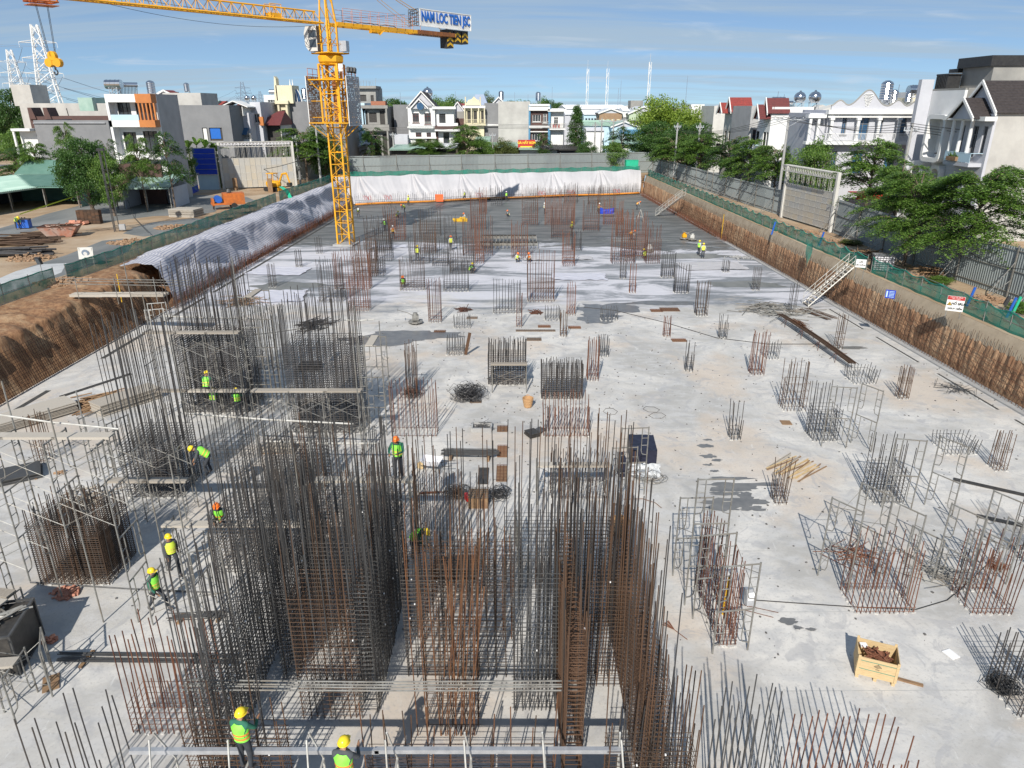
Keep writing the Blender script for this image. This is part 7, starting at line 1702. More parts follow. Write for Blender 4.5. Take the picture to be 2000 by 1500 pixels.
# workers
def limb_frame(a, b_): pass
POSES = {}
def body_mesh(J, key):
 """J: joint dict -> one skinned body mesh, x right, facing -y"""
 order = ['pelvis', 'spine', 'chest', 'neck', 'head', 'crown', 'nose', 'shL', 'elL', 'wrL', 'haL', 'shR', 'elR', 'wrR', 'haR', 'hipL', 'knL', 'anL', 'toL', 'hipR', 'knR', 'anR', 'toR']
 rad = dict(pelvis=.135, spine=.125, chest=.145, neck=.058, head=.095, crown=.085, nose=.022, shL=.07, elL=.046, wrL=.033, haL=.042, hipL=.095, knL=.068, anL=.046, toL=.045)
 for k in list(rad):
  if k.endswith('L'): rad[k[:-1] + 'R'] = rad[k]
 ed = [('pelvis', 'spine'), ('spine', 'chest'), ('chest', 'neck'), ('neck', 'head'), ('head', 'crown'), ('head', 'nose')]
 for s in 'LR': ed += [('chest', 'sh' + s), ('sh' + s, 'el' + s), ('el' + s, 'wr' + s), ('wr' + s, 'ha' + s), ('pelvis', 'hip' + s), ('hip' + s, 'kn' + s), ('kn' + s, 'an' + s), ('an' + s, 'to' + s)]
 vs = [tuple(J[k]) for k in order]; ix = {k: i for i, k in enumerate(order)}; R_ = [rad[k] for k in order]; es = [(ix[a], ix[c]) for a, c in ed]
 for s in 'LR':      # short finger chains rooted in the hand
  h = V(J['ha' + s]); d = (h - V(J['wr' + s])).normalized(); sd_ = d.cross(V((0, 1, 0.2))).normalized()
  for q in (-1.2, -.4, .4, 1.2):
   base = len(vs); vs += [tuple(h + sd_ * .014 * q + d * .055), tuple(h + sd_ * .017 * q + d * .09 + V((0, -.02, 0)))]; R_ += [.011, .009]; es += [(ix['ha' + s], base), (base, base + 1)]
  base = len(vs); vs += [tuple(h + sd_ * .05 + d * .02)]; R_ += [.011]; es.append((ix['ha' + s], base))
 me = bpy.data.meshes.new('tmpbody'); me.from_pydata(vs, es, []); o = bpy.data.objects.new('tmpbody', me); COL.objects.link(o)
 md = o.modifiers.new('s', 'SKIN'); md.use_smooth_shade = True
 for i, r in enumerate(R_): me.skin_vertices[0].data[i].radius = (r, r)
 me.skin_vertices[0].data[ix['pelvis']].use_root = True
 sb = o.modifiers.new('u', 'SUBSURF'); sb.levels = 1
 dg = bpy.context.evaluated_depsgraph_get(); out_ = bpy.data.meshes.new_from_object(o.evaluated_get(dg)); out_.name = 'body'; bpy.data.objects.remove(o)
 return out_
def seg_d(p, a, b_):
 a = V(a); b_ = V(b_); d = b_ - a; t = max(0, min(1, (p - a).dot(d) / max(1e-6, d.length_squared))); return (p - a - d * t).length
def pose(kind):
 J = dict(pelvis=(0, 0, .92), spine=(0, .0, 1.08), chest=(0, 0, 1.28), neck=(0, -.01, 1.44), head=(0, -.02, 1.55), crown=(0, -.01, 1.64), nose=(0, -.12, 1.555),
             shL=(.19, 0, 1.36), elL=(.25, .02, 1.10), wrL=(.26, -.08, .86), haL=(.26, -.11, .79), shR=(-.19, 0, 1.36), elR=(-.25, .02, 1.10), wrR=(-.26, -.08, .86), haR=(-.26, -.11, .79),
             hipL=(.10, 0, .88), knL=(.11, -.03, .48), anL=(.11, .02, .08), toL=(.12, -.15, .045), hipR=(-.10, 0, .88), knR=(-.11, -.03, .48), anR=(-.11, .02, .08), toR=(-.12, -.15, .045))
 if kind == 'walk':
  J.update(knL=(.11, -.20, .50), anL=(.11, -.30, .09), toL=(.12, -.47, .06), knR=(-.11, .10, .48), anR=(-.11, .33, .12), toR=(-.11, .22, .045), elL=(.25, .14, 1.12), wrL=(.24, .12, .88), haL=(.24, .10, .81), elR=(-.25, -.05, 1.10), wrR=(-.24, -.24, .92), haR=(-.23, -.30, .87))
 if kind == 'work':
  J.update(elL=(.26, -.16, 1.16), wrL=(.16, -.40, 1.18), haL=(.14, -.47, 1.20), elR=(-.26, -.16, 1.14), wrR=(-.14, -.40, 1.12), haR=(-.12, -.47, 1.12), neck=(0, -.05, 1.43), head=(0, -.09, 1.53), crown=(0, -.09, 1.62), nose=(0, -.19, 1.51))
 if kind in ('bend', 'bend2'):
  J.update(pelvis=(0, .12, .86), hipL=(.1, .12, .82), hipR=(-.1, .12, .82), spine=(0, -.02, 1.0), chest=(0, -.18, 1.13), neck=(0, -.34, 1.20), head=(0, -.44, 1.22), crown=(0, -.50, 1.27), nose=(0, -.50, 1.14), shL=(.19, -.24, 1.16), shR=(-.19, -.24, 1.16), elL=(.23, -.32, .90), wrL=(.15, -.42, .68), haL=(.13, -.45, .61), elR=(-.23, -.32, .90), wrR=(-.13, -.44, .70), haR=(-.12, -.48, .64), knL=(.13, -.08, .46), knR=(-.13, .03, .46), anR=(-.12, .14, .08), toR=(-.12, -.03, .045))
 if kind in ('sit', 'crouch'):
  z = .42 if kind == 'sit' else .28
  J.update(pelvis=(0, .1, z), hipL=(.1, .08, z), hipR=(-.1, .08, z), spine=(0, .06, z + .17), chest=(0, -.02, z + .38), neck=(0, -.10, z + .54), head=(0, -.15, z + .64), crown=(0, -.17, z + .73), nose=(0, -.25, z + .61), shL=(.19, -.04, z + .46), shR=(-.19, -.04, z + .46), elL=(.26, -.20, z + .24), wrL=(.16, -.40, z + .20), haL=(.13, -.47, z + .18), elR=(-.26, -.20, z + .24), wrR=(-.15, -.40, z + .14), haR=(-.12, -.47, z + .1))
  if kind == 'sit': J.update(knL=(.14, -.32, .46), knR=(-.14, -.32, .46), anL=(.13, -.34, .08), anR=(-.13, -.34, .08), toL=(.13, -.50, .045), toR=(-.13, -.50, .045))
  else: J.update(knL=(.17, -.30, .46), knR=(-.17, -.28, .44), anL=(.14, -.06, .08), anR=(-.14, -.04, .08), toL=(.15, -.22, .045), toR=(-.15, -.20, .045))
 return J
def make_worker(kind, shirt, vest, helmet, label, strip='reflective', legs='trousers'):
 key = (kind,)
 if key not in POSES: POSES[key] = (pose(kind), body_mesh(pose(kind), kind))
 J, base = POSES[key]; me = base.copy(); me.materials.clear()
 for mm in ('skin', shirt, legs, 'boots'): me.materials.append(MATS[mm])
 for p in me.polygons:
  c = p.center; ds = {'t': min(seg_d(c, J['pelvis'], J['chest']) - .05, seg_d(c, J['shL'], J['shR']) - .03), 'a': min(seg_d(c, J['shL'], J['elL']), seg_d(c, J['elL'], J['wrL']), seg_d(c, J['shR'], J['elR']), seg_d(c, J['elR'], J['wrR'])),
              'h': min(seg_d(c, J['haL'], J['wrL']) - .0, seg_d(c, J['haR'], J['wrR'])) + (0.0), 'f': min(seg_d(c, J['neck'], J['crown']), seg_d(c, J['neck'], J['nose'])), 'l': min(seg_d(c, J[a + s], J[b_ + s]) for s in 'LR' for a, b_ in (('hip', 'kn'), ('kn', 'an'))), 'b': min(seg_d(c, J['an' + s], J['to' + s]) for s in 'LR') - .01}
  hd = min((c - V(J['haL'])).length, (c - V(J['haR'])).length)
  k = min(ds, key=ds.get)
  if hd < .09: k = 'h'
  elif k == 'h': k = 'a'
  if k == 't' and (c - V(J['chest'])).dot(V(J['pelvis']) - V(J['chest'])) > (V(J['pelvis']) - V(J['chest'])).length_squared * .88: k = 'l'
  p.material_index = {'t': 1, 'a': 1, 'h': 0, 'f': 0, 'l': 2, 'b': 3}[k]
 t = thing('person', label, 'person'); bo = obj('body', me, t)
 sp = [V(J['pelvis']) + (V(J['spine']) - V(J['pelvis'])) * .1, V(J['spine']), V(J['chest']), V(J['neck']) + (V(J['chest']) - V(J['neck'])) * .35]
 m = MB(); n = 14; rings = []
 for p_, (rx, ry) in zip(sp, ((.185, .155), (.175, .15), (.205, .165), (.15, .11))):
  up_ = (V(J['neck']) - V(J['pelvis'])).normalized(); xx = V((1, 0, 0)); yy = up_.cross(xx).normalized(); rings.append([tuple(p_ + xx * rx * cos(2 * pi * i / n) + yy * ry * sin(2 * pi * i / n)) for i in range(n)])
 m.add([q for r in rings for q in r], [(r * n + i, r * n + (i + 1) % n, (r + 1) * n + (i + 1) % n, (r + 1) * n + i) for r in range(3) for i in range(n)])
 ve = m.build('safety_vest', vest, bo, smooth=True)
 for f in (.28, .62):
  i0 = f * 2; a = int(i0); q = i0 - a; c = [V(rings[a][i]) * (1 - q) + V(rings[a + 1][i]) * q for i in range(n)]; cen = sum(c, V()) / n; m = MB(); up_ = (sp[2] - sp[0]).normalized() * .025
  lo = [cen + (v - cen) * 1.04 - up_ for v in c]; hi = [cen + (v - cen) * 1.04 + up_ for v in c]; m.add([tuple(v) for v in lo + hi], [(i, (i + 1) % n, n + (i + 1) % n, n + i) for i in range(n)]); m.build('reflective_strip', strip, ve)
 hd = V(J['head']); cr = V(J['crown']); ax = (cr - hd).normalized(); q = V((0, 0, 1)).rotation_difference(ax)
 m = MB(); m.lathe([(.135, .0), (.128, .06), (.10, .115), (.05, .145), (.001, .152)], n=14, sy=1.12)
 m.add([(-.11, -.13, .012), (.11, -.13, .012), (.08, -.215, -.005), (-.08, -.215, -.005)], [(0, 1, 2, 3)]); m.lathe([(.150, -.004), (.150, .012), (.13, .014)], n=14, sy=1.1)
 he = m.build('hard_hat', helmet, bo, smooth=True); he.rotation_mode = 'QUATERNION'; he.rotation_quaternion = q; he.location = hd + ax * .035; he.scale = (.88,) * 3
 m = MB(); f = (V(J['nose']) - hd).normalized(); s_ = ax.cross(f).normalized()
 for k in (-1, 1): c = hd + f * .088 + s_ * .035 * k + ax * .012; m.box(c.x, c.y, c.z, .022, .012, .012)
 m.build('eye', 'hair', bo)
 return t
PEOPLE = {}
def person(label, x, y, kind, face, shirt='shirt_green', vest='vest', helmet='helmet_yellow', z=0., Y=None, strip='reflective', legs='trousers', sc=1.0):
 k = (kind, shirt, vest, helmet, strip, legs)
 if Y is None: p = G(x, y, z)
 else: p = V((P(x, y, Y).x, Y, z))
 if k not in PEOPLE: t = PEOPLE[k] = make_worker(kind, shirt, vest, helmet, label, strip, legs)
 else: t = dup(PEOPLE[k], label)
 t.location = p; t.rotation_euler = (0, 0, R(face)); t.scale = (sc,) * 3; return t
# facing: 0 looks at the camera, 180 away, 90 to the right of the photo
person('worker in green vest walking right, nearest of the two walkers', 312, 1192, 'walk', 75, sc=1.04)
person('worker in yellow vest walking, further of the two walkers', 343, 1120, 'walk', 40, 'shirt_dark', 'vest_yellow', sc=1.03)
person('worker in green vest bending over on the scaffold planks', 400, 885, 'bend', -70, 'shirt_dark', z=1.76, Y=27.0, sc=1.05)
person('worker sitting on the plank with back to the camera', 404, 750, 'sit', 178, 'shirt_green', z=1.45, Y=36.9, sc=1.08)
person('worker standing under the plank, left of two inside the core', 418, 790, 'work', 175, z=.05, Y=37.2)
person('worker standing under the plank, right of two inside the core', 465, 795, 'work', 195, 'shirt_green', z=.05, Y=37.0)
person('worker in orange helmet tying bars on the scaffold', 786, 1030, 'work', -10, 'shirt_green', 'vest', 'helmet_orange', z=3.45, Y=23.6, sc=1.05)
person('worker with yellow helmet just below the orange helmeted one', 815, 1120, 'bend', 70, 'shirt_green', z=1.0, Y=22.0)
person('worker crouching among the bars behind the left core wall', 435, 1045, 'crouch', 10, 'shirt_dark', 'vest', 'helmet_orange', z=1.8, Y=22.9, strip='reflective_orange')
person('worker with yellow helmet at the bottom edge, left of two', 482, 1490, 'work', 165, 'shirt_green', z=1.8, Y=12.4, sc=1.05, strip='reflective_orange')
person('worker with yellow helmet at the bottom edge, right of two', 672, 1490, 'work', 170, 'shirt_dark', z=1.8, Y=11.55, sc=1.08, strip='reflective_orange')
person('worker in yellow vest at the blue bench in the left yard', 36, 448, 'bend', 60, 'shirt_green', 'vest_yellow', z=ZS, sc=1.1)
person('dark clothed person by the motorbikes in the left yard', 160, 386, 'stand', 20, 'shirt_dark', 'shirt_dark', 'helmet_white', z=ZS)
FP = [('worker in yellow vest standing at the right wet edge, front of two', 1372, 505, 'stand', 175, 'shirt_pale', 'vest_yellow', 'helmet_yellow'), ('worker standing at the right wet edge, behind the front one', 1364, 499, 'stand', 120, 'shirt_pale', 'vest', 'helmet_yellow'),
 ('worker crouching at the foot of the tall rust columns', 1259, 505, 'crouch', 200, 'shirt_dark', 'vest_yellow', 'helmet_yellow'), ('worker in yellow vest standing alone in the chalky zone', 881, 489, 'stand', 30, 'shirt_pale', 'vest_yellow', 'helmet_orange'),
 ('worker in yellow vest behind the dark cages left of centre', 816, 510, 'stand', 170, 'shirt_dark', 'vest_yellow', 'helmet_yellow'), ('worker crouching beside the dark cage left of the two toned one', 920, 533, 'crouch', 60, 'shirt_dark', 'vest', 'helmet_yellow'),
 ('worker with red helmet low in front of the rust and dark cage', 788, 560, 'crouch', 0, 'shirt_dark', 'vest', 'helmet_orange'), ('worker bending on wet concrete right beside the crane', 700, 424, 'bend', 20, 'shirt_dark', 'vest_yellow', 'helmet_white'),
 ('worker crouching on wet concrete with a white sack', 776, 426, 'crouch', 80, 'shirt_pale', 'vest_yellow', 'helmet_yellow'), ('worker bending by the heap behind the white sack', 790, 416, 'bend', -60, 'shirt_dark', 'vest_yellow', 'helmet_orange'), ('worker at the orange hose above the heap', 798, 402, 'stand', 40, 'shirt_pale', 'vest_yellow', 'helmet_yellow'),
 ('worker crouching near the yellow boards in the wet zone', 908, 430, 'crouch', -70, 'shirt_pale', 'shirt_pale', 'helmet_orange'), ('worker in yellow vest walking by the orange hose', 907, 392, 'walk', 60, 'shirt_pale', 'vest_yellow', 'helmet_white'), ('worker in orange vest by the orange sheet', 868, 391, 'stand', 0, 'orange_paint', 'orange_paint', 'helmet_white'),
 ('worker near the far dark sheathed column', 989, 393, 'stand', 30, 'shirt_dark', 'vest', 'helmet_white'), ('worker crouching in the open wet zone at centre', 993, 424, 'crouch', -60, 'shirt_dark', 'shirt_pale', 'helmet_orange'), ('worker in blue helmet left of the dense rust block', 1063, 418, 'stand', 90, 'shirt_pale', 'shirt_pale', 'helmet_white'),
 ('worker in pink shirt holding the blue sheet', 1169, 418, 'work', 70, 'plaster_pink', 'plaster_pink', 'helmet_white'), ('worker finishing wet concrete by the far right stair', 1244, 410, 'bend', 100, 'shirt_pale', 'orange_paint', 'helmet_orange'), ('worker with yellow helmet among the far rust cages', 1116, 448, 'crouch', 20, 'shirt_dark', 'vest_yellow', 'helmet_yellow'),
 ('worker between brown cages right of the crane foot', 768, 467, 'stand', 20, 'shirt_pale', 'orange_paint', 'helmet_white'), ('second worker between brown cages right of the crane', 752, 452, 'work', -40, 'shirt_dark', 'vest', 'helmet_white'), ('worker crouching beside the long trench frame', 1010, 512, 'crouch', 30, 'shirt_pale', 'vest_yellow', 'helmet_orange'),
 ('second worker crouching beside the long trench frame', 1034, 512, 'crouch', -30, 'shirt_pale', 'orange_paint', 'helmet_orange'), ('worker behind the rust column mass with a hose', 1232, 470, 'bend', 60, 'shirt_pale', 'orange_paint', 'helmet_orange')]
for a in FP: person(a[0], a[1], a[2], a[3], a[4], a[5], a[6], a[7], sc=1.06)
# loose things on the slab
def pl(x, y, z=0.0, dy=0.): p = G(x, y, z); return (p.x, p.y + dy, z)
def heap(mb_, n, r, L, rr, hz, sp=1.0, flat=.15):
 for i in range(n):
  a = rnd.gauss(0, sp) ; x, y = rnd.gauss(0, r * .4), rnd.gauss(0, r * .4); l = L * ru(.5, 1.1) / 2; z = abs(rnd.gauss(0, hz)) + rr
  mb_.bar((x - cos(a) * l, y - sin(a) * l, z), (x + cos(a) * l, y + sin(a) * l, max(rr, z + rnd.gauss(0, flat))), rr, 4)
def heap_thing(label, x, y, n, r, L, rr, hz, mat, cat='rod pile', z=0., sp=1.6, name='rod_pile', rz=0.):
 m = MB(); heap(m, n, r, L, rr, hz, sp); t = thing(name, label, cat, pl(x, y, z), rz); m.build('rods', mat, t, kind='stuff'); return t
def coil(label, x, y, r, n=40, mat='steel_dark', h=.35):
 m = MB()
 for i in range(n):
  a = ru(0, 3); cx, cy = rnd.gauss(0, r * .28), rnd.gauss(0, r * .28); q = ru(.25, .62) * r; tx, ty = rnd.gauss(0, .3), rnd.gauss(0, .3)
  m.tube([(cx + q * cos(k * .7 + a), cy + q * sin(k * .7 + a), .03 + abs(h * .5 * rnd.random() * 1.4 + q * cos(k * .7) * tx + q * sin(k * .7) * ty)) for k in range(9)], .012, 3, closed=True)
 t = thing('wire_coil', label, 'wire coil', pl(x, y)); m.build('wire', mat, t, kind='stuff'); return t
coil('big tangle of black wire beside the dense mesh cage', 914, 776, 1.15, 75, h=.9); coil('black wire coil left of the small pit frame', 893, 966, .6, 34, h=.35); coil('black wire coil right of the pit frame', 975, 968, .65, 34, h=.35)
coil('dark wire tangle behind the wide cage of rust bars', 806, 772, .9, 30, h=.3); coil('thin wire loops beside the black sheet box', 1268, 935, .9, 12, 'galv', .1)
coil('cable heap at the right edge near the bottom', 1958, 1345, .6, 30, 'cable', .3); coil('wire coil hung on the right red cage', 1948, 1112, .35, 26, 'rust', .4)
# open slab pits with grates
def grate(label, x, y, w_, l, mat='rust', frame='joint', rz=0.):
 t = thing('pit_grate', label, 'grate', pl(x, y), rz); m = MB(); m.box(0, 0, .006, w_, l, .012); m.build('pit_bed', 'wood', t)
 m = MB(); n = max(3, int(w_ / .14)); k = max(3, int(l / .14))
 for i in range(n + 1): m.bar((-w_ / 2 + w_ * i / n, -l / 2, .04), (-w_ / 2 + w_ * i / n, l / 2, .04), .012, 3)
 for i in range(k + 1): m.bar((-w_ / 2, -l / 2 + l * i / k, .06), (w_ / 2, -l / 2 + l * i / k, .06), .012, 3)
 m.build('grate_bars', mat, t, kind='stuff'); return t
grate('upper brown grate left of the overturned sheets', 981, 838, .55, .75); grate('middle double brown grate in the line of three', 981, 882, .5, 1.3); grate('long lower brown grate below the rebar bundle', 980, 925, .5, 1.6)
grate('small grate near the tangle of black wire', 929, 785, .7, .35, 'steel_dark'); grate('brown grate left of the slim starters', 1063, 638, 1.0, .6); grate('brown grate right of the slim starters', 1122, 640, 1.0, .6); grate('grate in front of the slim starters row', 1043, 663, 1.1, .7, 'steel_dark'); grate('long narrow grate behind the small one', 1046, 646, 3.1, .45, 'steel_dark')
grate('brown grate right of the starter bars with a bundle', 1326, 665, 1.1, .7); grate('brown grate by the white tube in the middle distance', 1308, 605, 1.6, 1.1); grate('second brown grate left of the white tube', 1282, 607, 1.0, .8); grate('brown grate near the low pale starters', 859, 648, .9, .6); grate('grate near the leaning plank starters', 922, 621, .9, .6, 'steel_dark')
t = thing('pit_cage', 'pale kerbed pit with bar grid beside the upper grate', 'pit frame', pl(941, 838)); m = MB()
for s in (-1, 1): m.box(s * .52, 0, .12, .1, .8, .24); m.box(0, s * .4, .12, 1.04, .1, .24)
m.build('kerb_frame', 'concrete', t); m = MB(); heap(m, 26, .35, .9, .012, .12, .05); m.build('grid_bars', 'steel_dark', t, kind='stuff')
t = thing('pit_cage', 'bar topped pit box with red cloth below the flat rebar bundle', 'pit frame', pl(934, 990)); m = MB(); m.box(0, .3, .25, .85, .9, .5); m.build('pit_box', 'wood', t); m = MB()
for i in range(7): m.bar((-.45 + i * .15, -.2, .54), (-.45 + i * .15, .8, .54), .012, 4); m.bar((-.45, -.15 + i * .15, .56), (.45, -.15 + i * .15, .56), .012, 4)
m.build('grid_bars', 'steel_dark', t, kind='stuff'); m = MB(); m.box(-.5, .25, .35, .16, .3, .3, .4); m.build('red_cloth', 'red_paint', t)
# bundles of bars
def bundle(label, x, y, L, w_, n, rz, mat, z0=.25, rr=.017, sup=True, bend=0.):
 t = thing('rebar_bundle', label, 'rebar bundle', pl(x, y), rz)
 for i in range(n):
  m = MB(); yy = ru(-w_ / 2, w_ / 2); zz = z0 + ru(0, .10); dx = ru(-.2, .2); m.tube([(dx - L / 2 + L * k / 5, yy + ru(-.02, .02), zz - bend * ((k - 2.5) / 2.5) ** 2) for k in range(6)], rr, 4); m.build('bar', mat, t)
 if sup:
  for q in (-.36, .36): m = MB(); m.box(L * q, 0, (z0 - .02) / 2, .12, w_ * 1.5, z0 - .02); m.build('bearer', 'wood', t)
 return t
bundle('thick bundle of grey bars on bearers above the grates', 918, 893, 2.6, .62, 34, R(-2), 'steel_grey'); bundle('long thin row of grey bars in front of the red bar row', 292, 1290, 5.6, .5, 14, R(-1), 'steel_grey', .08, .02)
bundle('small stack of grey bars left of the core', 392, 1208, 1.8, .35, 14, R(4), 'steel_grey', .1); bundle('rusty bar bundle by the white cement bag', 845, 965, .9, .15, 8, R(5), 'rust', .05, .015, False)
t = bundle('very long brown bars on trestles near the right wall', 1586, 668, 12, .6, 26, R(-87), 'rust_brown', .55, .022, False, .12)
for q in (-4.2, -1.2, 1.6, 4.2):
 m = MB()
 for s in (-.4, .4): m.bar((q + s, -.5, 0), (q, -.25, .55), .018, 4); m.bar((q + s, .5, 0), (q, .25, .55), .018, 4)
 m.bar((q, -.5, .52), (q, .5, .52), .02, 4); m.build('trestle', 'rust', t)
m = MB(); heap(m, 30, .35, 2.6, .012, .08, .08); o = m.build('bent_links', 'orange_rust', t, kind='stuff'); o.location = (-2.6, .1, .6)
bundle('loose rusty ties right of the long bars on trestles', 1598, 614, 3.4, 1.4, 16, R(-70), 'rust_brown', .03, .018, False)
heap_thing('scatter of grey rods by the right channel', 1866, 760, 46, 1.2, 1.3, .013, .05, 'steel_grey', sp=1.2)
heap_thing('heap of grey and brown timber behind the left plank stacks', 195, 790, 70, 1.5, 1.9, .04, .18, 'wood', 'timber heap', sp=.35, rz=R(25)); heap_thing('rusty rod scraps at the left of the timber heap', 150, 800, 30, .8, 1.2, .015, .08, 'rust', sp=.5, rz=R(20))
heap_thing('debris line of rods and green net by the white ground sheets', 470, 592, 70, 2.2, 1.8, .025, .12, 'wood', sp=1.0); heap_thing('debris of poles at the foot of the right stair', 1510, 607, 90, 3.2, 2.2, .03, .12, 'galv', sp=.5)
heap_thing('rusty scrap heap in the mid slab', 905, 606, 30, .7, .9, .03, .06, 'rust'); heap_thing('small rusty scrap heap right of centre cages', 1048, 612, 26, .5, .8, .04, .06, 'rust'); heap_thing('formwork scraps on the shaded slab at left', 610, 640, 40, 1.6, 2.2, .035, .25, 'steel_dark', sp=.5, rz=R(50)); heap_thing('broken battens by the square mesh cage', 165, 985, 34, .8, 1.4, .035, .3, 'plank', sp=1.2)
heap_thing('bent bar offcuts behind the two red cages', 1660, 1085, 26, .9, 1.6, .016, .06, 'rust', sp=.8); heap_thing('pale twisted ladder bars behind the red cages', 1830, 1120, 30, 1.0, 2.0, .015, .1, 'galv', sp=.5, rz=R(-35))
t = thing('timber_pile', 'fan of pale battens lying behind the splayed cage', 'timber', pl(1552, 915), R(38))
for i in range(17): m = MB(); m.box(ru(-.15, .15), -.85 + i * .11, .03 + .03 * (i % 3), 2.3 + ru(-.3, .3), .05, .04, ru(-.1, .16)); m.build('batten', rnd.choice(['crate_wood', 'plank', 'wood']), t)
# wooden crate with scrap
t = thing('wooden_crate', 'open wooden pallet crate full of rusty scrap', 'crate', pl(1706, 1312), R(-22), sc=.92); W2, D2, H2 = .62, .48, .72
for s in (-1, 1):
 for k in range(4): m = MB(); m.box(0, s * D2, .26 + k * .178, W2 * 2, .025, .17); m.build('side_board', 'crate_wood', t); m = MB(); m.box(s * W2, 0, .26 + k * .178, .025, D2 * 2 - .03, .17); m.build('end_board', 'crate_wood', t)
 m = MB()
 for q in (-1, 1): m.box(s * (W2 - .04), q * (D2 + .02), .55, .08, .02, .8)
 m.build('corner_batten', 'crate_wood', t)
m = MB(); m.box(0, 0, .15, W2 * 2, D2 * 2, .03)
for q in (-.55, 0, .55): m.box(q, 0, .06, .1, D2 * 2, .12)
m.build('pallet', 'crate_wood', t)
m = MB()
for z in (.42, .75): m.box(0, -D2 - .0145, z, W2 * 2 + .03, .006, .02); m.box(W2 + .0145, 0, z, .006, D2 * 2, .02)
m.build('strap', 'net_top', t)
m = MB(); heap(m, 46, .5, .45, .035, .04, 2); [m.box(ru(-.5, .5), ru(-.36, .36), ru(.0, .08), .16, .1, .06, rnd.random() * 3, rnd.random()) for _ in range(30)]; o = m.build('scrap', 'rust', t, kind='stuff'); o.location = (0, 0, .62); o.scale = (.75, .7, 1)
m = MB(); m.box(-.42, .28, .78, .22, .2, .05, .3); m.build('white_lid', 'paper', t)
m = MB()
for k, h in enumerate((.05, .09, .13, .17, .13, .09, .05)): m.box(-.105 + k * .035, -D2 - .016, .60 + h * .25, .016, .004, h)
m.build('logo_mark', 'black', t); o = obj('lettering', text_mesh('lettering', 'TILE', .07, 'black', .002), t); o.rotation_euler = (R(90), 0, 0); o.location = (0, -D2 - .017, .50)
m = MB(); m.box(0, 0, .03, 1.9, .1, .06); o = m.build('timber_bearer', 'wood', None); o.location = pl(1735, 1322); o.rotation_euler = (0, 0, R(-24)); tag(o, 'brown timber sticking out under the scrap crate', 'timber')
# black wrapped box
t = thing('wrapped_box', 'large black sheet covered box with torn clear plastic', 'wrapped load', pl(1252, 908), R(-4)); m = MB()
def topf(u, v): return (-.62 + 1.24 * u, -.75 + 1.65 * v, 1.18 + .05 * v - .04 * nz(u * 5, v * 5, 2) + .03 * nz(u * 11, v * 9, 4))
m.grid(topf, 14, 14)
for a_, b_, c_, d_ in (((-.62, -.75), (.62, -.75), 0, 0), ((.62, -.75), (.62, .9), 0, 0), ((-.62, .9), (-.62, -.75), 0, 0), ((.62, .9), (-.62, .9), 0, 0)): m.grid(lambda u, v, a_=a_, b_=b_: (a_[0] + (b_[0] - a_[0]) * u + .03 * nz(u * 6, v * 4, 3), a_[1] + (b_[1] - a_[1]) * u + .03 * nz(u * 5, v * 6, 9), 1.19 - .72 * v), 10, 5)
m.build('black_sheet', 'tarp_black', t, smooth=True); m = MB(); m.box(0, .05, .36, 1.1, 1.5, .72); m.build('box_core', 'stone_dark', t)
m = MB(); m.grid(lambda u, v: (-.7 + 1.5 * u + .1 * nz(v * 5, u * 4), -.78 - .5 * v + .08 * nz(u * 7, v * 4, 1), max(.02, .5 * (1 - v) ** 1.3 + .07 * nz(u * 9, v * 7, 5))), 22, 10); m.build('clear_plastic', 'plastic_clear', t, smooth=True)
t = thing('black_panel', 'upright black panel stack left of the wrapped box', 'panel', pl(1212, 925), R(3)); m = MB(); m.box(0, 0, .5, .3, .7, 1.0); m.build('panel_stack', 'tarp_black', t)
# baskets
for lab, x, y, s in (('tan wicker basket in the open slab', 1031, 795, .95), ('large round tan basket behind the tall rusty bars', 1209, 1045, 1.15)):
 t = thing('wicker_basket', lab, 'basket', pl(x, y), sc=s); m = MB(); pr = [(.20, 0)] + [(.24 + .10 * k / 6 + (.012 if k % 2 else 0), .04 + k * .09) for k in range(7)] + [(.35, .62), (.31, .61), (.22, .06), (0, .05)]
 m.lathe(pr, n=20); m.build('basket_body', 'wicker', t)
 for q in (-1, 1): m = MB(); m.tube([(.09 * cos(a) * 1.2, q * .34, .60 + .10 * sin(a)) for a in [R(22 * i) for i in range(9)]], .018, 5); m.build('handle', 'wicker', t)
# wheelbarrow
t = thing('wheelbarrow', 'white wheelbarrow lying beside the grey bar bundle', 'wheelbarrow', pl(846, 918), R(-12)); m = MB(); a = [(-.55, -.34), (.45, -.30), (.45, .30), (-.55, .34)]; b_ = [(-.32, -.2), (.3, -.18), (.3, .18), (-.32, .2)]
m.add([(x, y, .62) for x, y in a] + [(x, y, .30) for x, y in b_], [(0, 1, 5, 4), (1, 2, 6, 5), (2, 3, 7, 6), (3, 0, 4, 7), (4, 5, 6, 7)]); m.build('tray', 'white_sheet', t)
m = MB()
for s in (-1, 1): m.tube([(-.6, s * .06, .2), (-.1, s * .2, .27), (.4, s * .26, .34), (1.05, s * .3, .5)], .02, 5); m.bar((.35, s * .26, .33), (.4, s * .3, 0), .02, 5)
m.build('handle', 'steel_dark', t); m = MB(); m.bar((-.62, -.05, .19), (-.62, .05, .19), .19, 14); m.build('wheel', 'crate_wood', t)
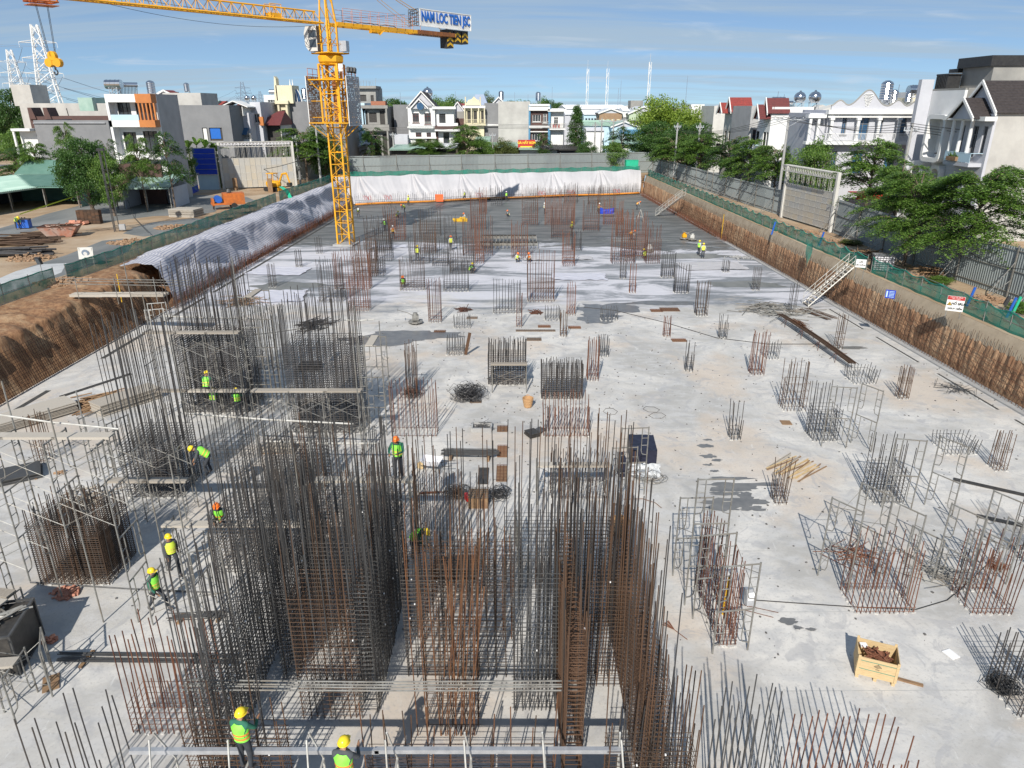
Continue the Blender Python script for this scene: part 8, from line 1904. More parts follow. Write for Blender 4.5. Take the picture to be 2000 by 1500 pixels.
# sheets, plank stacks
def stack(label, x, y, w_, l, n, rz, mat='plank', th=.045, name='plank_stack', cat='stack', z=0., gap=.03):
 t = thing(name, label, cat, pl(x, y, z), rz)
 for k in range(n): m = MB(); m.box(ru(-.05, .05), ru(-.04, .04), .06 + k * (th + gap), w_, l, th, ru(-.02, .02)); m.build('sheet', mat, t)
 for q in (-.4, .4): m = MB(); m.box(0, l * q, .02, w_, .1, .06); m.build('bearer', 'wood', t)
 return t
stack('stack of grey deck panels at the left edge by the earth wall', 60, 822, 1.6, 4.4, 8, R(-38), 'plank'); stack('stack of pale deck panels behind the leaning bars', 250, 790, 1.3, 3.6, 9, R(-35), 'plank'); stack('dark flat panel stack at the left edge below the pipe', 20, 935, 1.5, 2.6, 4, R(-58), 'steel_grey')
stack('grey plank stack on the shaded slab at centre left', 545, 880, 1.6, .8, 5, R(3)); stack('low grey formwork stack right behind the grey core', 606, 720, 1.4, 1.0, 5, R(2), 'form_dark'); stack('stack of grey mats on the left yard pavement', 365, 422, 3.4, 2.4, 7, R(-8), 'plank', .1, z=ZS, gap=.04)
stack('pale boards among the bars inside the core rear', 890, 1120, 1.6, .9, 7, R(2), 'form_dark'); stack('loose dark sheets beside the grates', 1040, 850, .6, .7, 3, R(28), 'form_dark'); stack('second loose dark sheets with a rusty one', 1052, 845, .5, .8, 2, R(-35), 'steel_grey')
for lab, x, y, w_, l, a, mt in [('small brown square board on the open slab', 1535, 826, .55, .55, -4, 'wood'), ('long dark steel plate at the right edge, farther one', 1945, 955, .3, 3.4, 58, 'form_dark'), ('long dark steel plate at the right edge, nearer one', 1972, 1022, .3, 2.4, 62, 'form_dark'), ('sheet of white paper on the slab near the right edge', 1857, 1279, .32, .4, 20, 'paper'), ('brown board flap by the lone left frame', 100, 1335, .45, .7, 30, 'wood'), ('dark plank strip near the kerb at left', 190, 752, .3, 4.6, -30, 'form_dark'),
  ('dark board below the grey bar bundle', 944, 930, .5, 1.6, 0, 'form_dark'), ('grey board beside the pit frame', 965, 825, .7, .5, 10, 'concrete')]:
 m = MB(); m.box(0, 0, .025, w_, l, .03); o = m.build('loose_board', mt); o.location = pl(x, y); o.rotation_euler = (0, 0, R(a)); tag(o, lab, 'board')
m = MB(); m.box(0, 0, .9, .22, .06, 1.8, 0, R(12), R(12)); o = m.build('leaning_plank', 'rust_brown'); o.location = pl(914, 695); tag(o, 'rusty plank leaning beside the low white based starters', 'plank')
# big black bin at the left
t = thing('formwork_box', 'big dark formwork box at the lower left edge', 'formwork', pl(5, 1285), R(12)); m = MB(); m.box(0, 0, .75, 1.7, 1.8, 1.3); m.build('box_body', 'form_dark', t); m = MB()
for s in (-1, 1):
 for q in (-1, 1): m.box(s * .87, q * .92, .75, .07, .07, 1.5)
 m.box(s * .87, 0, 1.46, .07, 1.8, .07); m.box(0, s * .92, 1.46, 1.7, .07, .07); m.box(s * .87, 0, .06, .07, 1.8, .07); m.box(0, s * .92, .06, 1.7, .07, .07)
m.build('edge_frame', 'steel_grey', t)
m = MB(); heap(m, 14, .5, 1.6, .04, .05, 1); o = m.build('top_clutter', 'galv', t, kind='stuff'); o.location = (0, 0, 1.45)
# broken plaster bits
def rubble(label, x, y, r, n, mat, z=0., s=.12, cat='rubble', hz=.12):
 m = MB()
 for i in range(n):
  a = ru(0, 6.28); q = r * rnd.random() ** .7; k = s * ru(.4, 1.4); m.box(q * cos(a), q * sin(a) * .7, k * .3 + abs(rnd.gauss(0, hz)) * (1 - q / r), k * 1.3, k, k * .6, rnd.random() * 3, ru(-.5, .5))
 o = m.build('rubble', mat, kind='stuff'); o.location = pl(x, y, z); tag(o, label, cat); return o
rubble('pink plaster lumps at the foot of the square mesh cage', 125, 1160, .55, 40, 'plaster_pink'); rubble('orange brown lumps near the formwork box', 97, 1252, .22, 18, 'plaster_pink'); rubble('orange rag heap under the left planks', 118, 885 + 40, .25, 10, 'mound')
# yellow sprayed rag, broom, tools
t = thing('broom', 'brown twig broom lying by the ladder frames', 'broom', pl(1318, 1232), R(-55)); m = MB(); m.bar((0, 0, .03), (.55, 0, .03), .014, 5)
for i in range(24): m.bar((0, 0, .03), (-.45, ru(-.17, .17), .02 + rnd.random() * .04), .006, 3)
m.build('twigs', 'rust', t, kind='stuff')
t = thing('flood_light_case', 'white flood light unit on cable left of the red cage', 'flood light', pl(1460, 1185), R(10)); m = MB(); m.box(0, 0, .45, .28, .22, .6, 0, R(-14)); m.build('lamp_housing', 'aluminium', t); m = MB(); [m.box(0, -.13, .28 + .17 * k, .22, .03, .13, 0, R(-14)) for k in range(3)]; m.build('lamp_glass', 'paper', t)
m = MB(); m.bar((-.3, .2, .02), (.9, -.5, .02), .014, 4); m.bar((-.3, -.1, .02), (.6, -.7, .02), .014, 4); m.bar((0, 0, 0), (0, 0, .3), .02, 4); m.build('stand', 'rust', t)
cable('black cable across the slab from the flood light to the red cages', [pl(1475, 1172, .02), pl(1560, 1178, .02), pl(1680, 1186, .02), pl(1790, 1190, .02), pl(1850, 1172, .02), pl(1900, 1130, .02), pl(1945, 1085, .6)], .018)
cable('thin dark hose winding over the middle of the slab', [pl(1140, 600, .02), pl(1200, 606, .02), pl(1300, 630, .02), pl(1400, 660, .02), pl(1500, 672, .02), pl(1600, 672, .02)], .03)
cable('thin dark hose from the shadow to the mid slab', [pl(400, 655, .02), pl(470, 657, .02), pl(545, 648, .02), pl(600, 640, .02)], .03); cable('single cable from the left yard pole down to the net', [tuple(G(236, 372, ZS) + V((0, 0, 3))), pl(262, 425, ZS + .1), pl(290, 455, ZS + .6)], .03)
cable('curved orange rod on the slab behind the tall rusty bars', [pl(1218, 975, .03), pl(1255, 974, .03), pl(1280, 982, .03), pl(1292, 992, .03)], .014, 0, 'orange_rust', 'bent_rod', cat='rod')
for i, (x, y) in enumerate([(1192, 804), (1272, 800), (1284, 812)]):
 c = G(x, y); m = MB(); m.tube([(.42 * cos(R(60 * k)), .5 * sin(R(60 * k)), .015) for k in range(6)], .012, 4, closed=True); o = m.build('stirrup_loop', 'steel_dark'); o.location = c; o.rotation_euler = (0, 0, i); tag(o, ['single bent stirrup left of the rusty angle', 'stirrup loop right of the rusty angle, upper', 'stirrup loop right of the rusty angle, lower'][i], 'stirrup')
# power trowels, machine
def trowel(label, x, y, mat, rz):
 t = thing('power_trowel', label, 'machine', pl(x, y), rz, sc=1.15); m = MB(); m.box(0, 0, .45, .45, .4, .35); m.bar((0, 0, .6), (0, 0, .8), .16, 10); m.build('engine', mat, t); m = MB(); m.lathe([(.5, .12), (.52, .16), (.5, .2)], n=18)
 for k in range(4): m.box(.25 * cos(k * pi / 2), .25 * sin(k * pi / 2), .08, .5 if k % 2 == 0 else .12, .12 if k % 2 == 0 else .5, .02)
 for k in range(6): m.bar((0, 0, .3), (.5 * cos(k * 1.05), .5 * sin(k * 1.05), .16), .02, 4)
 m.build('blade_ring', 'galv', t); m = MB(); m.tube([(0, 0, .5), (.5, 0, .8), (1.2, 0, 1.05)], .025, 5); m.bar((1.2, -.3, 1.05), (1.2, .3, 1.05), .025, 5); m.build('handle', 'galv', t)
trowel('yellow power trowel on the wet concrete at right', 1336, 468, 'yellow_crane', R(10)); trowel('second power trowel close beside the yellow one', 1352, 470, 'galv_white', R(160)); trowel('grey power trowel in the shade left of the rust cluster', 812, 632, 'galv', R(190)); trowel('white power trowel among the right rust columns', 1268, 492, 'galv_white', R(40))
# long trench frame in the far field
t = thing('trench_frame', 'long pale formwork frame of a trench among the far rust columns', 'formwork', pl(938, 486)); LT = G(1050, 486).x - G(938, 486).x
for j, yy in enumerate((0, 1.2, 5.0, 6.2)):
 m = MB(); m.box(LT / 2, yy, .55, LT, .08, .3); m.build('long_panel', 'galv' if j % 2 == 0 else 'form_dark', t)
for i in range(16): m = MB(); m.box(LT * i / 15, .0, .4, .08, .12, .8); m.box(LT * i / 15, 5.0, .4, .08, .12, .8); m.box(LT * i / 15, 2.5, .75, .05, 5, .05); m.build('rib', 'galv', t)
# loose sheets in the curing zone
for i, (x, y, w_, l, a, mt, lab) in enumerate([(1130, 541, 5.6, 3.2, -2, 'tarp_ground', 'blue striped white sheet lying right of the two toned cage'), (520, 580, 7, 4.5, 8, 'tarp_ground', 'wide striped white sheet on the slab at the left middle'), (545, 530, 6, 3.8, -6, 'tarp_ground', 'striped white sheet farther back at the left middle'), (1390, 520, 7, 4, 5, 'tarp_white', 'white sheet by the two workers at the right wet edge'),
  (1090, 505, 8, 2.2, 2, 'tarp_white', 'white sheet among the far cages at centre'), (760, 482, 4.5, 1.8, 0, 'tarp_ground', 'crumpled striped sheet right of the crane foot')]):
 m = MB(); m.grid(lambda u, v: ((u - .5) * w_ + .3 * nz(v * 4, i), (v - .5) * l + .35 * nz(u * 5, i + 3), .05 + .10 * abs(nz(u * w_ * .9, v * l * 1.2, i))), 40, 20)
 o = obj('ground_sheet', uv_mesh(m, 'ground_sheet', mt, [(p / 40 * w_, q / 20 * l * 2.2) for p in range(41) for q in range(21)])); o.location = pl(x, y); o.rotation_euler = (0, 0, R(a)); tag(o, lab, 'sheet')
t = thing('blue_sheet', 'blue plastic sheet hung between far rust cages', 'sheet', pl(1185, 424)); m = MB(); m.grid(lambda u, v: (2.2 * u - 1.1, .15 * nz(u * 6, v * 3), .5 + 1.0 * v - .25 * sin(pi * u) * v), 14, 6); m.build('sheet', 'blue_panel', t, smooth=True)
m = MB(); m.grid(lambda u, v: (1.5 * u, .1 * nz(u * 5, v * 4), .2 + 1.3 * v), 10, 6); o = m.build('orange_sheet', 'orange_plastic', smooth=True); o.location = pl(850, 396); tag(o, 'orange plastic sheet propped by the orange hose', 'sheet')
rubble('yellow boards heap beside the crouching worker in the wet zone', 898, 432, .9, 14, 'yellow_paint', s=.5); rubble('scattered offcuts, grit and clods lying over the whole slab', 1100, 800, 30, 1300, 'stone_dark', s=.05, cat='debris', hz=0); rubble('pale clods by the right wet edge', 1440, 505, 2, 30, 'concrete', s=.2)
t = thing('step_ladder', 'white A shaped ladder on the far wet concrete', 'ladder', pl(1250, 434)); m = MB(); m.bar((-.6, 0, 0), (0, 0, 1.9), .05, 4); m.bar((.6, 0, 0), (0, 0, 1.9), .05, 4); m.bar((-.35, 0, .8), (.35, 0, .8), .04, 4); m.build('ladder_frame', 'galv_white', t)
# left yard
t = thing('blue_bench', 'blue rebar bender machine in front of the yard worker', 'machine', pl(49, 446, ZS), R(6)); m = MB(); m.box(0, 0, .55, 1.3, .8, .9); m.build('machine_body', 'blue_plastic', t); m = MB(); m.box(0, 0, 1.06, 1.5, .5, .1); [m.cyl(-.4 + k * .3, 0, 1.1, 1.25, .08) for k in range(3)]; m.build('bending_head', 'steel_dark', t)
t = thing('scrap_skip', 'rusty grey skip full of scrap in the left yard', 'skip', pl(122, 462, ZS), R(12)); m = MB(); a = [(-1.9, -1.0), (1.9, -1.0), (1.9, 1.0), (-1.9, 1.0)]; b_ = [(-1.2, -.7), (1.1, -.7), (1.1, .7), (-1.2, .7)]
m.add([(x, y, 1.15) for x, y in a] + [(x, y, 0.05) for x, y in b_], [(0, 1, 5, 4), (1, 2, 6, 5), (2, 3, 7, 6), (3, 0, 4, 7), (4, 5, 6, 7)]); M('skip_paint', (.42, .36, .32), (.40, .16, .10), .9, .7); m.build('skip_body', 'skip_paint', t)
m = MB(); [m.bar((x, y, 1.15), (u, v, 1.15), .05, 4) for (x, y), (u, v) in zip(a, a[1:] + a[:1])]; m.build('rim', 'rust', t); m = MB(); heap(m, 60, 1.3, 1.2, .03, .12, 1.5); o = m.build('scrap', 'rust_brown', t, kind='stuff'); o.location = (0, 0, .9)
t = thing('brick_stack', 'stack of brown hollow bricks beside the red bags', 'brick stack', pl(178, 437, ZS), R(4)); bm_ = MB(); bm_.box(0, 0, 0, .40, .38, .17); [bm_.box(-.1 + .2 * (k % 2), -.195, -.04 + .08 * (k // 2), .09, .02, .045) for k in range(4)]; me = bm_.mesh('brick', 'rust_brown')
for i in range(6):
 for k in range(9):
  for j in range(2): obj('brick', me, t, loc=(-1.1 + i * .43 + ru(-.01, .01), -.2 + j * .4, .1 + k * .178))
rubble('red and white bags left of the brown brick stack', 152, 440, 1.0, 14, 'plaster_pink', ZS, .5, 'bags', .3)
heap_thing('big pile of rusty bars and pipes at the left edge of the yard', 20, 478, 60, 2.5, 7, .07, .3, 'rust_brown', z=ZS, sp=.12, rz=R(10)); heap_thing('brown bars behind the scrap skip', 90, 462, 30, 1.6, 5, .06, .15, 'rust_brown', z=ZS, sp=.12, rz=R(12)); heap_thing('dark pipes in front of the bar pile at the left edge', 12, 500, 22, 1.4, 8, .10, .25, 'steel_dark', 'pipes', z=ZS, sp=.06, rz=R(6))
for lab, x, y, r, n_ in (('reddish soil spoil by the left netting near the mast foot', 255, 474, 2.2, 150), ('reddish soil spoil along the netting in the middle', 345, 445, 2.6, 130), ('soil clods along the dirt track at the left', 60, 505, 2.2, 90), ('clods on the brink of the bare left bank', 130, 552, 2.4, 120), ('soil spoil behind the right netting near the danger sign', 1920, 588, 1.8, 150), ('broken earth behind the right netting by the cabinet', 1790, 545, 2.2, 140), ('pink earth heap under the tall grey gate', 1560, 455, 2.4, 160), ('second pink earth heap under the tall grey gate', 1620, 474, 2.0, 120), ('rubble strip beside the far right hoarding', 1320, 352, 3.5, 120)): rubble(lab, x, y, r, n_ * 2, 'mound', ZS, .16, 'soil', .2)
# lattice light mast
t = thing('light_mast', 'slim grey lattice mast in the left yard', 'mast', pl(228, 452, ZS), R(15)); m = MB(); Hm = 8.6
for k in range(3): m.bar((.32 * cos(k * 2.1), .32 * sin(k * 2.1), 0), (.28 * cos(k * 2.1), .28 * sin(k * 2.1), Hm), .055, 5)
for i in range(6): m.bar((.3, 0, .6 + i * 1.5), (.3 * cos(2.1), .3 * sin(2.1), .6 + i * 1.5), .04, 4); m.bar((.3 * cos(4.2), .3 * sin(4.2), .6 + i * 1.5), (.3 * cos(2.1), .3 * sin(2.1), .6 + i * 1.5), .04, 4)
m.build('lattice', 'steel_grey', t); m = MB(); m.box(0, 0, Hm + .1, .7, .5, .25); m.build('mast_head', 'black', t); m = MB(); m.box(.7, -.2, .5, .6, .4, .6); m.build('power_box', 'wall_grey', t)
# orange pump
t = thing('concrete_pump', 'orange trailer concrete pump with a blue drum', 'machine', pl(442, 408, ZS), R(28), sc=1.0); m = MB(); m.box(1.1, 0, 1.35, 2.7, 1.7, 1.5); m.box(-.6, 0, .75, 2.4, 1.6, .22); m.box(-1.6, 0, 1.0, .25, 1.5, .9); m.build('pump_body', 'orange_paint', t)
m = MB(); m.bar((-.9, -.65, 1.35), (-.9, .65, 1.35), .46, 18); m.build('drum', 'blue_plastic', t); m = MB(); [m.bar((x, s * .85, .42), (x, s * 1.1, .42), .42, 16) for s in (-1, 1) for x in (1.0,)]; m.build('wheel', 'rubber', t); m = MB(); m.bar((-1.5, -.5, .7), (-1.6, -.5, 0), .06, 5); m.bar((-1.5, .5, .7), (-1.6, .5, 0), .06, 5); m.build('prop_leg', 'steel_dark', t); m = MB(); m.lathe([(.15, 2.1), (.35, 2.2), (.2, 2.6), (.0, 2.65)], .6, 0, 10); m.build('hopper_cap', 'steel_grey', t)
# mini excavator
t = thing('mini_excavator', 'small yellow excavator in front of the pale gate', 'excavator', pl(536, 373, ZS), R(-20), sc=1.1); m = MB()
for s in (-1, 1): m.box(0, s * .75, .3, 2.2, .35, .5); [m.bar((x, s * .57, .3), (x, s * .93, .3), .27, 12) for x in (-.95, .95)]
m.build('track', 'rubber', t); m = MB(); m.lathe([(.0, .6), (1.0, .65), (1.1, 1.0), (1.05, 1.35), (.7, 1.5), (0, 1.5)], 0, 0, 16, 1.1, .9); m.build('superstructure', 'yellow_crane', t)
m = MB(); [m.bar((x, y, 1.4), (x, y, 2.5), .05, 4) for x in (-.6, .4) for y in (-.5, .5)]; m.box(-.1, 0, 2.55, 1.3, 1.2, .1); m.build('canopy', 'yellow_crane', t); m = MB(); m.tube([(.9, 0, 1.0), (1.7, 0, 2.5), (2.5, 0, 2.6)], .16, 5); m.tube([(2.5, 0, 2.6), (2.9, 0, 1.3)], .12, 5); m.build('boom', 'yellow_crane', t); m = MB(); m.extr([(2.65, 1.35), (3.1, 1.3), (3.15, .9), (2.8, .75), (2.5, 1.0)], -.3, .3); m.build('bucket', 'steel_dark', t); m = MB(); m.box(1.4, 0, .35, .12, 1.9, .5); m.build('dozer_blade', 'yellow_crane', t)
for lab, x, y, h in (('upright brown board standing in the left yard', 461, 372, 2.0), ('upright brown post board by the netting corner', 529, 376, 2.2)): m = MB(); m.box(0, 0, h / 2, .75, .15, h); o = m.build('upright_board', 'wood'); o.location = pl(x, y, ZS); tag(o, lab, 'board')
# motorbikes
def bike(label, p, rz, mat):
 t = thing('motorbike', label, 'motorbike', p, rz); m = MB(); [m.tube([(x + .27 * cos(a), 0, .29 + .27 * sin(a)) for a in [R(30 * i) for i in range(12)]], .05, 5, closed=True) for x in (-.6, .6)]; m.build('wheel', 'rubber', t)
 m = MB(); m.tube([(-.65, 0, .55), (-.2, 0, .5), (.15, 0, .35), (.4, 0, .8)], .13, 6, radii=[.1, .16, .12, .1]); m.bar((.4, 0, .95), (.6, 0, .3), .05, 5); m.box(.62, 0, .6, .35, .14, .05); m.build('fairing', mat, t); m = MB(); m.box(-.3, 0, .76, .75, .24, .1); m.build('seat', 'black', t); m = MB(); m.bar((.36, -.33, 1.02), (.36, .33, 1.02), .022, 5); m.box(.46, 0, .92, .12, .18, .14); m.build('handlebar', 'chrome', t); return t
for i, (x, y, z, q, mt) in enumerate([(152, 392, ZS, 60, 'white_paint'), (161, 390, ZS, 75, 'blue_plastic'), (174, 388, ZS, 50, 'black'), (1652, 398, ZS, 70, 'black'), (1662, 402, ZS, 60, 'red_paint')]): bike(['white motorbike under the left trees', 'blue motorbike right of the white one', 'black motorbike right of the blue one', 'black motorbike beyond the tall grey gate', 'red motorbike beside the black one beyond the gate'][i], pl(x, y, z), R(q), mt)
# yellow-green tape barrier
m = MB(); pts = [G(40, 426, ZS) + V((0, 0, .4)), G(160, 398, ZS) + V((0, 0, 1.2)), G(222, 392, ZS) + V((0, 0, 1.2)), G(330, 378, ZS) + V((0, 0, 1.0))]
for a, c in zip(pts, pts[1:]): m.quad(a, c, c + V((0, 0, .14)), a + V((0, 0, .14)))
o = m.build('barrier_tape', 'vest_yellow'); tag(o, 'yellow green barrier tape strung across the left yard', 'tape')
for lab, x, y in (('concrete post holding the tape by the shed end', 160, 398), ('concrete post holding the tape by the notice board', 330, 378)): m = MB(); m.box(0, 0, .65, .28, .28, 1.3); o = m.build('tape_post', 'concrete'); o.location = pl(x, y, ZS); tag(o, lab, 'post')
# caged water tote, blue barrels behind the right net
t = thing('caged_tote', 'white tote tank in a wire cage behind the right netting', 'tank', pl(1722, 530, ZS), R(-15)); m = MB(); m.box(0, .3, .75, 1.5, 1.2, 1.2); m.build('tank_body', 'white_sheet', t); m = MB()
for i in range(8): m.box(-.78 + i * .223, -.33, .75, .03, .03, 1.3); m.box(-.79, -.33 + i * .18, .75, .03, .03, 1.3); m.box(0, -.34, .15 + i * .17, 1.58, .03, .03)
for i in range(5): m.box(0, -.3 + i * .3, 1.4, 1.58, .03, .03)
m.build('wire_cage', 'steel_grey', t)
for i, (x, y, mt) in enumerate([(1888, 598, 'blue_plastic'), (1966, 620, 'blue_plastic'), (1975, 618, 'green_plastic'), (1600, 480, 'blue_plastic'), (1507, 458, 'blue_plastic')]):
 m = MB(); m.cyl(0, 0, 0, 1.4, .09, n=12); o = m.build('plastic_pipe', mt); o.location = pl(x, y, ZS); o.rotation_euler = (R(6), R(8), 0); tag(o, ['upright blue pipe right of the danger sign', 'upright blue pipe near the right edge', 'upright green pipe beside the blue one at the edge', 'blue pipe under the tall gate', 'blue pipe left of the tall gate'][i], 'pipe')
m = MB(); heap(m, 26, 1.4, 3.0, .04, .2, 1.2); o = m.build('timber_scraps', 'wood', kind='stuff'); o.location = pl(1830, 535, ZS); tag(o, 'leaning timber scraps behind the right netting', 'timber')
m = MB(); heap(m, 26, 1.6, 3.0, .05, .2, .6); o = m.build('timber_scraps', 'wood', kind='stuff'); o.location = pl(1690, 500, ZS); tag(o, 'heap of dark timber under the hoarding left of the cabinet', 'timber')
# yellow upright rods
for lab, p, h in (('yellow measuring rod in front of the left tarpaulin', pl(539, 474), 2.6), ('yellow measuring rod at the bare left bank', pl(238, 590, 2.3), 2.2), ('yellow rod by the far stretch of the right wall', pl(1408, 470), 3.4), ('yellow rod inside the thin black wall bars', pl(1412, 1200), 1.6)):
 m = MB(); m.bar((0, 0, 0), (.05, 0, h), .04, 5); o = m.build('measuring_rod', 'yellow_paint'); o.location = p; tag(o, lab, 'rod')
# scaffolding
def frame_mesh(w_=1.2, h=1.7, mat='galv', r=.028):
 m = MB()
 for x in (0, w_): m.bar((x, 0, 0), (x, 0, h), r, 6)
 m.bar((0, 0, h - .05), (w_, 0, h - .05), r, 5)
 for x0, s in ((0, 1), (w_, -1)):
  xi = x0 + s * .28; m.bar((xi, 0, .55), (xi, 0, h - .05), r * .7, 5)
  m.tube([(xi, 0, .55), (xi - s * .05, 0, .38), (x0, 0, .32)], r * .7, 4)
  for z in (.8, 1.15): m.bar((x0, 0, z), (xi, 0, z), r * .6, 4)
 return m.mesh('frame', mat)
FM = {k: frame_mesh(mat=k) for k in ('galv', 'galv_white')}
def brace_mesh(L, h=1.7, mat='galv'):
 m = MB(); m.bar((0, 0, .45), (0, L, 1.3), .011, 4); m.bar((0, .0, 1.3), (0, L, .45), .011, 4); return m.mesh('cross_brace', mat)
BM = {}
def plankm(L, w_=.36):
 k = ('p', L, w_)
 if k not in BM:
  m = MB(); m.box(0, L / 2, 0, w_, L + .15, .05)
  for s in (-1, 1): m.box(s * w_ / 2, L / 2, -.02, .03, L + .15, .08)
  BM[k] = m.mesh('plank', 'plank')
 return BM[k]
def scaffold(label, x, y, rz, bays, levels, L=1.6, planks=(), mat='galv', z=0., top=(), missing=(), pw=1):
 """frames stand across local x, bays run along local y"""
 t = thing('scaffold', label, 'scaffold', (x, y, z), rz); h = 1.7
 if ('b', L, mat) not in BM: BM[('b', L, mat)] = brace_mesh(L)
 for l in range(levels):
  for b_ in range(bays + 1):
   if (l, b_) in missing: continue
   o = obj('frame', FM[mat], t, loc=(ru(-.01, .01), b_ * L, l * h))
   if b_ < bays and (l, b_ + 1) not in missing:
    for xx in (0, 1.2): obj('cross_brace', BM[('b', L, mat)], t, loc=(xx, b_ * L, l * h))
  if l in planks:
   for b_ in range(bays):
    for k in range(pw): o = obj('plank', plankm(L), t, loc=(.6 + (k - (pw - 1) / 2) * .42, b_ * L + ru(-.1, .1), l * h + h + .03 * (k % 2)))
 for q in top:   # extra standards
  m = MB(); m.bar((q[0], q[1], 0), (q[0], q[1], q[2]), .027, 6); m.build('standard', mat, t)
 return t
def at(x, y, z=0.): p = G(x, y, z); return p.x, p.y
sx = lambda x, Y, z=0.: (x - 1000) * wpx(x, Y, z)
E = R(90)      # bays running to the left (local +y points to world -x)
scaffold('tall frame scaffold with a light plank deck around the square mesh cage', sx(262, 20) + .3, 19.7, E, 3, 4, 1.65, (3,), top=((0, 1.2, 8), (1.2, 3.3, 8.4)), missing=((0, 1), (1, 1), (0, 2)))
scaffold('second row of frames left of the square mesh cage', sx(60, 19.6), 18.2, R(80), 1, 1, 1.65, (0,), pw=2)
scaffold('frame scaffold in front of the left leaning bar core', sx(385, 27), 26.0, E, 2, 2, 1.7, (0,), top=((0, 0, 5.5), (0, 3.4, 6)))
scaffold('low frame scaffold left of the leaning bar core', sx(245, 29), 28.6, R(70), 1, 2, 1.65, ())
scaffold('four level scaffold on the front of the tallest dark core', sx(492, 37), 36.2, E, 3, 3, 1.7, (0, 2), top=((0, 0, 8), (0, 5.1, 9), (1.2, 5.1, 7)))
scaffold('narrow scaffold on the right flank of the tallest dark core', sx(498, 38), 37.8, 0, 1, 4, 1.6, (3,), top=((0, 0, 9),))
scaffold('scaffold deck in front of the tall grey core', sx(716, 33), 32.0, E, 3, 2, 1.75, (1,), top=((0, 0, 6.5), (1.2, 0, 6)))
scaffold('slim scaffold tower on the right of the tall grey core', sx(716, 35), 34.5, 0, 1, 3, 1.6, (2,), top=((0, 0, 7.2), (1.2, 0, 6.4)))
scaffold('scaffold carrying the orange helmeted worker', sx(812, 23.5), 23.0, E, 2, 2, 1.75, (1,), top=((0, 0, 5.6), (0, 3.5, 5.4)))
scaffold('low pale scaffold behind the left core wall', sx(600, 22.4), 22.6, E, 3, 1, 1.8, (0,), top=((0, 0, 5.2), (0, 5.4, 6)))
scaffold('scaffold with planks left of the left core wall', sx(395, 19.5), 19.5, R(88), 1, 1, 1.7, (), top=((0, 0, 6.5),))
scaffold('low frame with one plank at the left edge bottom', sx(50, 15.8), 15.4, R(96), 1, 1, 1.7, (0,))
scaffold('frame standing alone right of the low left frame', sx(95, 16.2), 16.4, R(120), 1, 1, 1.2, ())
scaffold('tall ladder like frame beside the two walking workers', sx(392, 19.2), 18.9, R(15), 1, 2, 1.3, (), missing=((0, 1), (1, 1)))
scaffold('frame tower under the bridge from the left bank', sx(318, 49), 47.5, R(20), 1, 2, 1.8, (), 'galv_white')
# near bottom beam scaffold
t = scaffold('white frame scaffold with a silver beam at the bottom edge', 2.6, 11.6, E, 6, 1, 1.8, (), 'galv_white')
for k in range(2):
 m = MB(); m.box(0, 0, 0, .11, 5.9, .12); o = m.build('silver_beam', 'aluminium', t); o.location = (.9, 2.9 + k * 5.8, 2.28 - .02 * k)
for k in range(7): m = MB(); m.bar((0, k * 1.8, 1.7), (.55, k * 1.8 + .1, 3.0), .024, 5); m.bar((1.2, k * 1.8, 1.7), (.75, k * 1.8 + .1, 3.0), .024, 5); m.build('prop', 'galv_white', t)
for k in range(6):
 obj('plank', plankm(1.6), t, loc=(.3, k * 1.8, 1.76))
# right field frames
W_ = 'galv'
scaffold('pair of tall ladder frames boxing the dark cage above the timber', sx(1592, 34), 33.2, R(-10), 1, 2, 2.0, (), W_, missing=((0, 1), (1, 1)))
scaffold('ladder frame pair right of the boxed dark cage', sx(1655, 34), 33.6, R(-62), 1, 2, 1.4, (), W_, missing=((0, 1), (1, 1)))
scaffold('tall frame in front of the dark and rust cage', sx(1715, 27.5), 27.2, R(-12), 1, 2, 2.0, (), W_, missing=((0, 1), (1, 1)))
scaffold('tall frame right of the dark and rust cage', sx(1805, 27.4), 27.4, R(-60), 1, 2, 1.4, (), W_, missing=((0, 1), (1, 1)))
for k, (x, a) in enumerate([(1612, -55), (1722, -58), (1828, -60)]):
 scaffold(['left one of three open frames around the wide red cage', 'middle one of three open frames behind the wide red cage', 'right one of three open frames between the red cages'][k], sx(x, 21.6), 22.3 - .2 * k, R(a), 1, 2, 1.9, (), W_, missing=((1, 1),) if k else ())
scaffold('open frames behind the red cage near the right edge', sx(1925, 22), 22.8, R(-60), 1, 2, 1.8, (), W_, missing=((1, 1),))
scaffold('narrow ladder scaffold beside the thin black wall bars', sx(1330, 21.2), 20.6, R(2), 1, 3, 1.7, (), W_, missing=((2, 1),))
scaffold('ladder frames in front of the thin black wall bars', sx(1385, 18.6), 18.2, R(8), 1, 2, 1.7, (), W_)
scaffold('frame standing at the right edge with cables below', sx(1978, 17.2), 16.2, R(-50), 1, 1, 1.5, (), 'galv')
scaffold('plank trestle in front of the dense dark mesh cage', sx(1028, 40.5), 40.6, E, 1, 1, 2.1, (0,), W_)
scaffold('pole scaffold at the right of the dense rust cage with black box', sx(1205, 28.5), 28.2, R(5), 1, 2, 1.5, (), W_, missing=((1, 1),))
scaffold('scaffold around the cage left of the black box', sx(1182, 28), 27.4, E, 2, 1, 1.55, (0,), W_)
scaffold('low frames on the shaded slab behind rusty bars', sx(1010, 24), 23.0, R(92), 1, 1, 1.4, (), W_)
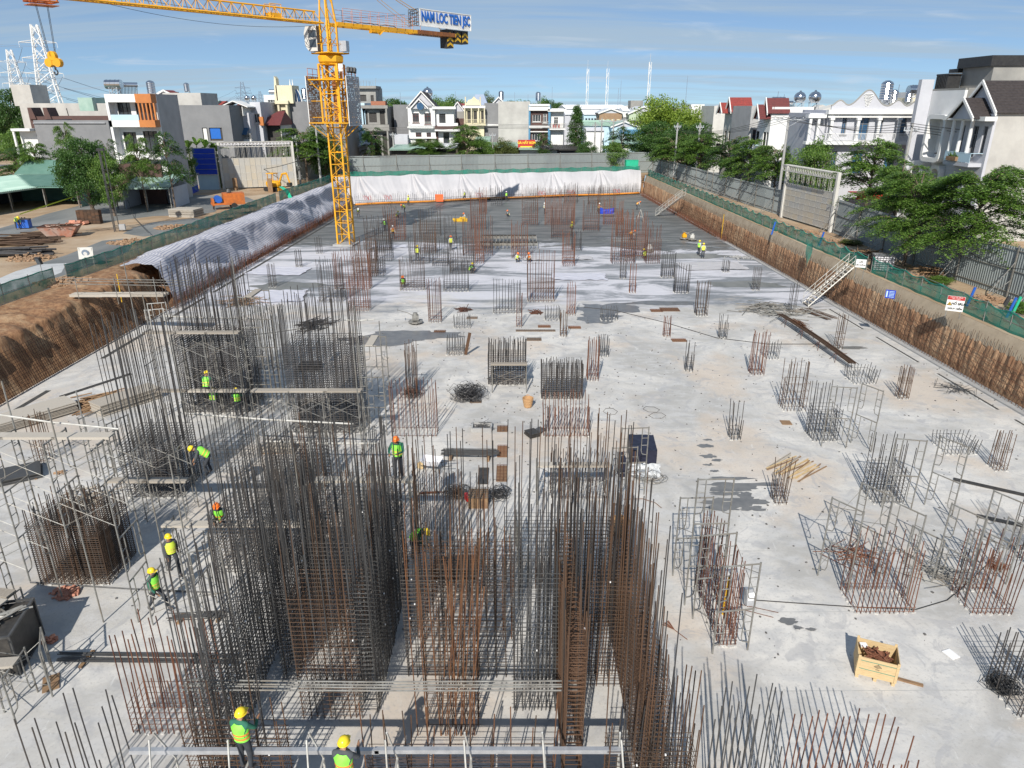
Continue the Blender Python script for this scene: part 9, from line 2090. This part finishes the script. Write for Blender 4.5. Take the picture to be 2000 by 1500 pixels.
# long loose pipes
def pipe(label, a, b_, r=.03, mat='galv_white', n=1):
 t = thing('scaffold_pipe', label, 'pipe', a); d = V(b_) - V(a)
 for i in range(n): m = MB(); m.tube([(0, i * .12, 0), tuple(d * .5 + V((0, i * .12, -.05))), tuple(d + V((0, i * .12, 0)))], r, 6); m.build('pipe', mat, t)
 return t
pipe('long pale pipe held across the left edge scaffold', tuple(P(-30, 806, 20)), tuple(P(232, 838, 20)))
pipe('long pale pipe crossing in front of the tall grey core', tuple(P(365, 808, 31)), tuple(P(690, 828, 31)), .045)
pipe('second pale pipe over the tall grey core front', tuple(P(520, 862, 30)), tuple(P(735, 866, 30)), .05)
pipe('pipe lying on the slab between the two walkers', (*at(60, 1140), .06), (*at(420, 1160), .06), .03, 'steel_grey')
pipe('pipe across the upper left core at plank height', tuple(P(320, 617, 40)), tuple(P(488, 622, 40)), .04)
pipe('white striped rod on the tall grey core', tuple(P(672, 625, 36)), tuple(P(731, 624, 36)), .04)
# bridge of planks from the left bank
t = thing('plank_bridge', 'light plank bridge with rails from the left bank to the frame tower', 'bridge', (0, 0, 0))
a = P(132, 556, 51); a.z = ZS + .1; b_ = P(318, 578, 50)
d = (b_ - a); L = d.length
for k in range(3):
 for j in range(3): m = MB(); q0 = a + d * (k / 3) + V((0, .3 * j, .02 * k)); q1 = a + d * ((k + 1) / 3 + .02) + V((0, .3 * j, .02 * k)); m.tube([q0, q1], .13, 4); o = m.build('plank', 'plank', t); 
for dy, dz in ((-.1, .9), (-.1, 1.3), (.8, .9)): m = MB(); m.bar(a + V((-.5, dy, dz)), b_ + V((2.2, dy, dz - .15)), .03, 5); m.build('rail', 'galv', t)
for k in range(3): m = MB(); q = a + d * (.1 + .42 * k); m.bar(q + V((0, -.1, -.6)), q + V((0, -.1, 1.4)), .03, 5); m.build('post', 'galv', t)
# stairs from the slab up to the right lip
def stair(label, p0, p1, w_=1.0, n=12):
 p0 = V(p0); p1 = V(p1); t = thing('site_stair', label, 'stair', p0); d = p1 - p0; s = V((-d.y, d.x, 0)).normalized() * w_
 for k in (0, 1): m = MB(); m.bar(s * k, d + s * k, .05, 4); m.build('stringer', 'galv_white', t)
 for k in (0, 1):
  for hh in (.55, 1.0): m = MB(); m.bar(s * k + V((0, 0, hh)), d + s * k + V((0, 0, hh)), .028, 5); m.build('rail', 'galv_white', t)
  for j in range(5): m = MB(); q = d * (j / 4) + s * k; m.bar(q, q + V((0, 0, 1.0)), .025, 5); m.build('post', 'galv_white', t)
 tm = MB(); tm.box(0, 0, 0, w_, .26, .04); me = tm.mesh('tread', 'plank')
 for j in range(n): obj('tread', me, t, loc=d * ((j + .5) / n) + s * .5, rz=atan2(s.y, s.x))
 return t
a = G(1578, 600); b_ = G(1668, 522, ZS + .1); stair('pale tube stair climbing the right wall by the white notice', (a.x, a.y, .05), tuple(b_), 1.1, 14)
a = G(1280, 422); b_ = G(1332, 382, ZS + .1); stair('far tube stair climbing the right wall', (a.x, a.y, .05), tuple(b_), 1.2, 12)
